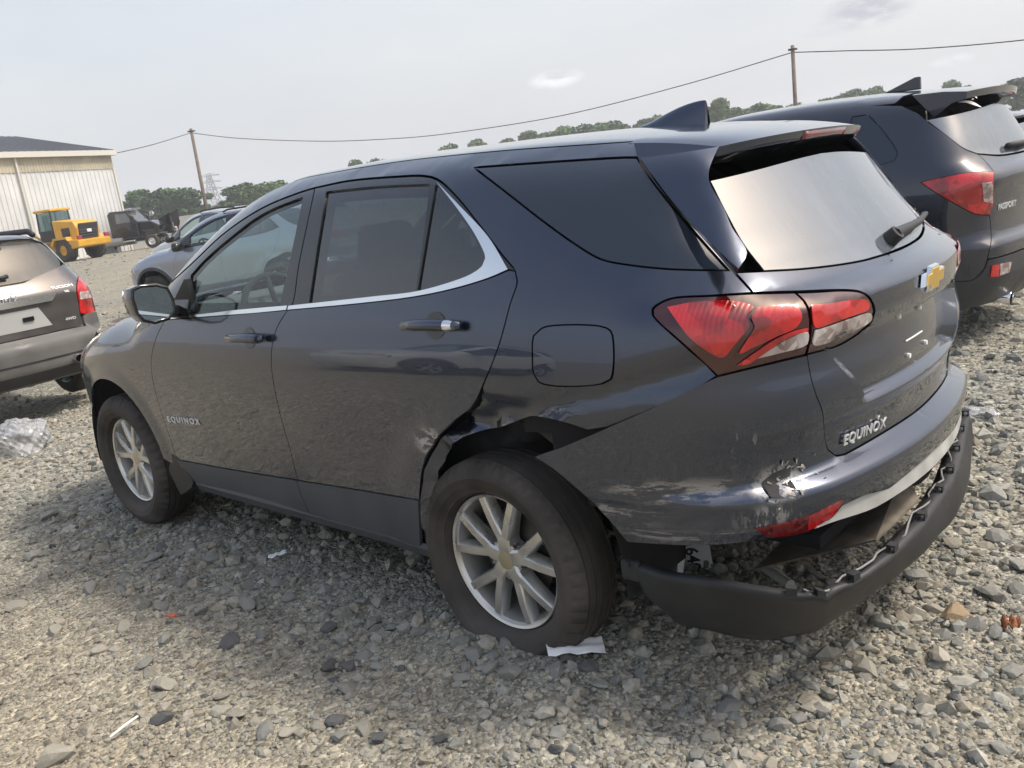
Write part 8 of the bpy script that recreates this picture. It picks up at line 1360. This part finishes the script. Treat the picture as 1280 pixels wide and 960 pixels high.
def bag(name,cx,cy,r_,label,seed,hh=.6):
    rr=np.random.default_rng(seed);bm=bmesh.new();bmesh.ops.create_icosphere(bm,subdivisions=5,radius=1)
    dirs=rr.normal(size=(70,3));dirs/=np.linalg.norm(dirs,axis=1)[:,None];am=rr.uniform(-.26,.22,70);V=np.array([v.co[:] for v in bm.verts])
    s=1+sum(a*np.exp(-((1-V@d)/.035)) for a,d in zip(am,dirs))+.05*np.sin(V@np.array([17,5,9]))*np.sin(V@np.array([-7,15,6]))+.04*np.abs(np.sin(V@np.array([9,-21,13])))
    for v,k in zip(bm.verts,s): v.co=Vector((v.co.x*k*r_,v.co.y*k*r_*.8,max(-.1,v.co.z*k*hh)*r_))
    me=bpy.data.meshes.new(name);bm.to_mesh(me);bm.free();me.materials.append(PLAST);o=link(bpy.data.objects.new(name,me));o.location=(cx,cy,gl_(cx,cy)+.03*r_);return tag(o,label,'plastic bag')
PLAST=bpy.data.materials.new('clear_plastic');PLAST.use_nodes=True;_t=PLAST.node_tree;_t.nodes.remove(_t.nodes['Principled BSDF'])
_tr=nd(PLAST,'ShaderNodeBsdfTransparent');_df=nd(PLAST,'ShaderNodeBsdfDiffuse');_df.inputs[0].default_value=(.75,.77,.8,1);_gl=nd(PLAST,'ShaderNodeBsdfGlossy');_gl.inputs['Roughness'].default_value=.12;_m1=nd(PLAST,'ShaderNodeMixShader');_m1.inputs[0].default_value=.35;_m2=nd(PLAST,'ShaderNodeMixShader');_fr=nd(PLAST,'ShaderNodeFresnel');_fr.inputs[0].default_value=1.6
lk(PLAST,_tr.outputs[0],_m1.inputs[1]);lk(PLAST,_df.outputs[0],_m1.inputs[2]);lk(PLAST,_fr.outputs[0],_m2.inputs[0]);lk(PLAST,_m1.outputs[0],_m2.inputs[1]);lk(PLAST,_gl.outputs[0],_m2.inputs[2]);lk(PLAST,_m2.outputs[0],_t.nodes['Material Output'].inputs['Surface'])
bag('plastic_bag',5.72,.60,.36,'crumpled clear plastic bag on the gravel at the left edge',3)
bag('plastic_bag',-.60,-2.12,.085,'small clear plastic scrap right of the damaged bumper',4,.35)
sheet('paper_scrap',1.49,.834,.085,.03,.9,WHITEP,'small white paper scrap on gravel between the wheels','paper',crump=.003,lift=.035,seed=5)
sheet('red_wrapper',1.40,1.39,.045,.03,.3,prin('faded_red',(.45,.12,.07),rough=.7),'tiny faded red scrap on gravel left of the damaged SUV','scrap',crump=.003,lift=.03,seed=6)
st=[Vector((.757,1.905,gl_(.76,1.9)+.03)),Vector((.777,1.85,gl_(.78,1.85)+.032)),Vector((.795,1.80,gl_(.79,1.8)+.03))];o=MB().sweep(st,.0045,n=8).build('white_stick',WHITEP,None,smooth=True);tag(o,'thin white stick on the tan dirt at lower left','stick')
sheet('dry_leaf',-1.255,.0,.05,.032,.6,prin('dry_leaf_brown',(.30,.115,.05),rough=.8),'curled orange-brown dry leaf on the stones at right','leaf',crump=.010,lift=.035,seed=8)
# number plate leaning under the car, with the writing running down it
pc=at(868,703,3.35);n_=(CAM_POS-pc).normalized();up_=(_U*.93-_R*.16);rt_=up_.cross(n_).normalized();up_=n_.cross(rt_).normalized()
n2_=(n_+rt_*-.55).normalized();rt2=up_.cross(n2_).normalized()
pl=empty('number_plate',pc);tag(pl,'white number plate standing on end under the torn bumper','number plate')
V=[(rt2*a+up_*b) for a,b in ((-.075,-.16),(.075,-.16),(.075,.065),(-.075,.065))];V=V+[v-n2_*.002 for v in V];MB().add(V,[(0,1,2,3),(4,7,6,5),(0,4,5,1),(1,5,6,2),(2,6,7,3),(3,7,4,0)]).build('plate',prin('plate_white',(.72,.72,.70),rough=.4),pl)
text_mesh('plate_number','640',.085,prin('plate_ink',(.02,.02,.03),rough=.5),pl,-rt2*.030+up_*.058,-up_,rt2,depth=.001,fit=(.088,.060),bold=.002)
# pale tube on the stones
a_=atz(947,703,.045);b_=atz(988,731,.045);o=MB().tube(a_,b_,.018,n=16).build('pale_tube',prin('grey_pvc',(.42,.42,.40),rough=.5),None,angle=.8);tag(o,'short pale grey tube lying behind the torn bumper','tube')
# white strap hanging near the plate
s0=at(838,678,3.25);o=MB().add([tuple(at(838,676,3.25)),tuple(at(850,676,3.25)),tuple(at(856,700,3.27)),tuple(at(853,722,3.27)),tuple(at(846,722,3.26)),tuple(at(848,700,3.26))],[(0,1,2,5),(5,2,3,4)]).build('white_strap',WHITEP,None);m_=o.modifiers.new('thickness','SOLIDIFY');m_.thickness=.004;tag(o,'white strap hanging beside the number plate','strap')
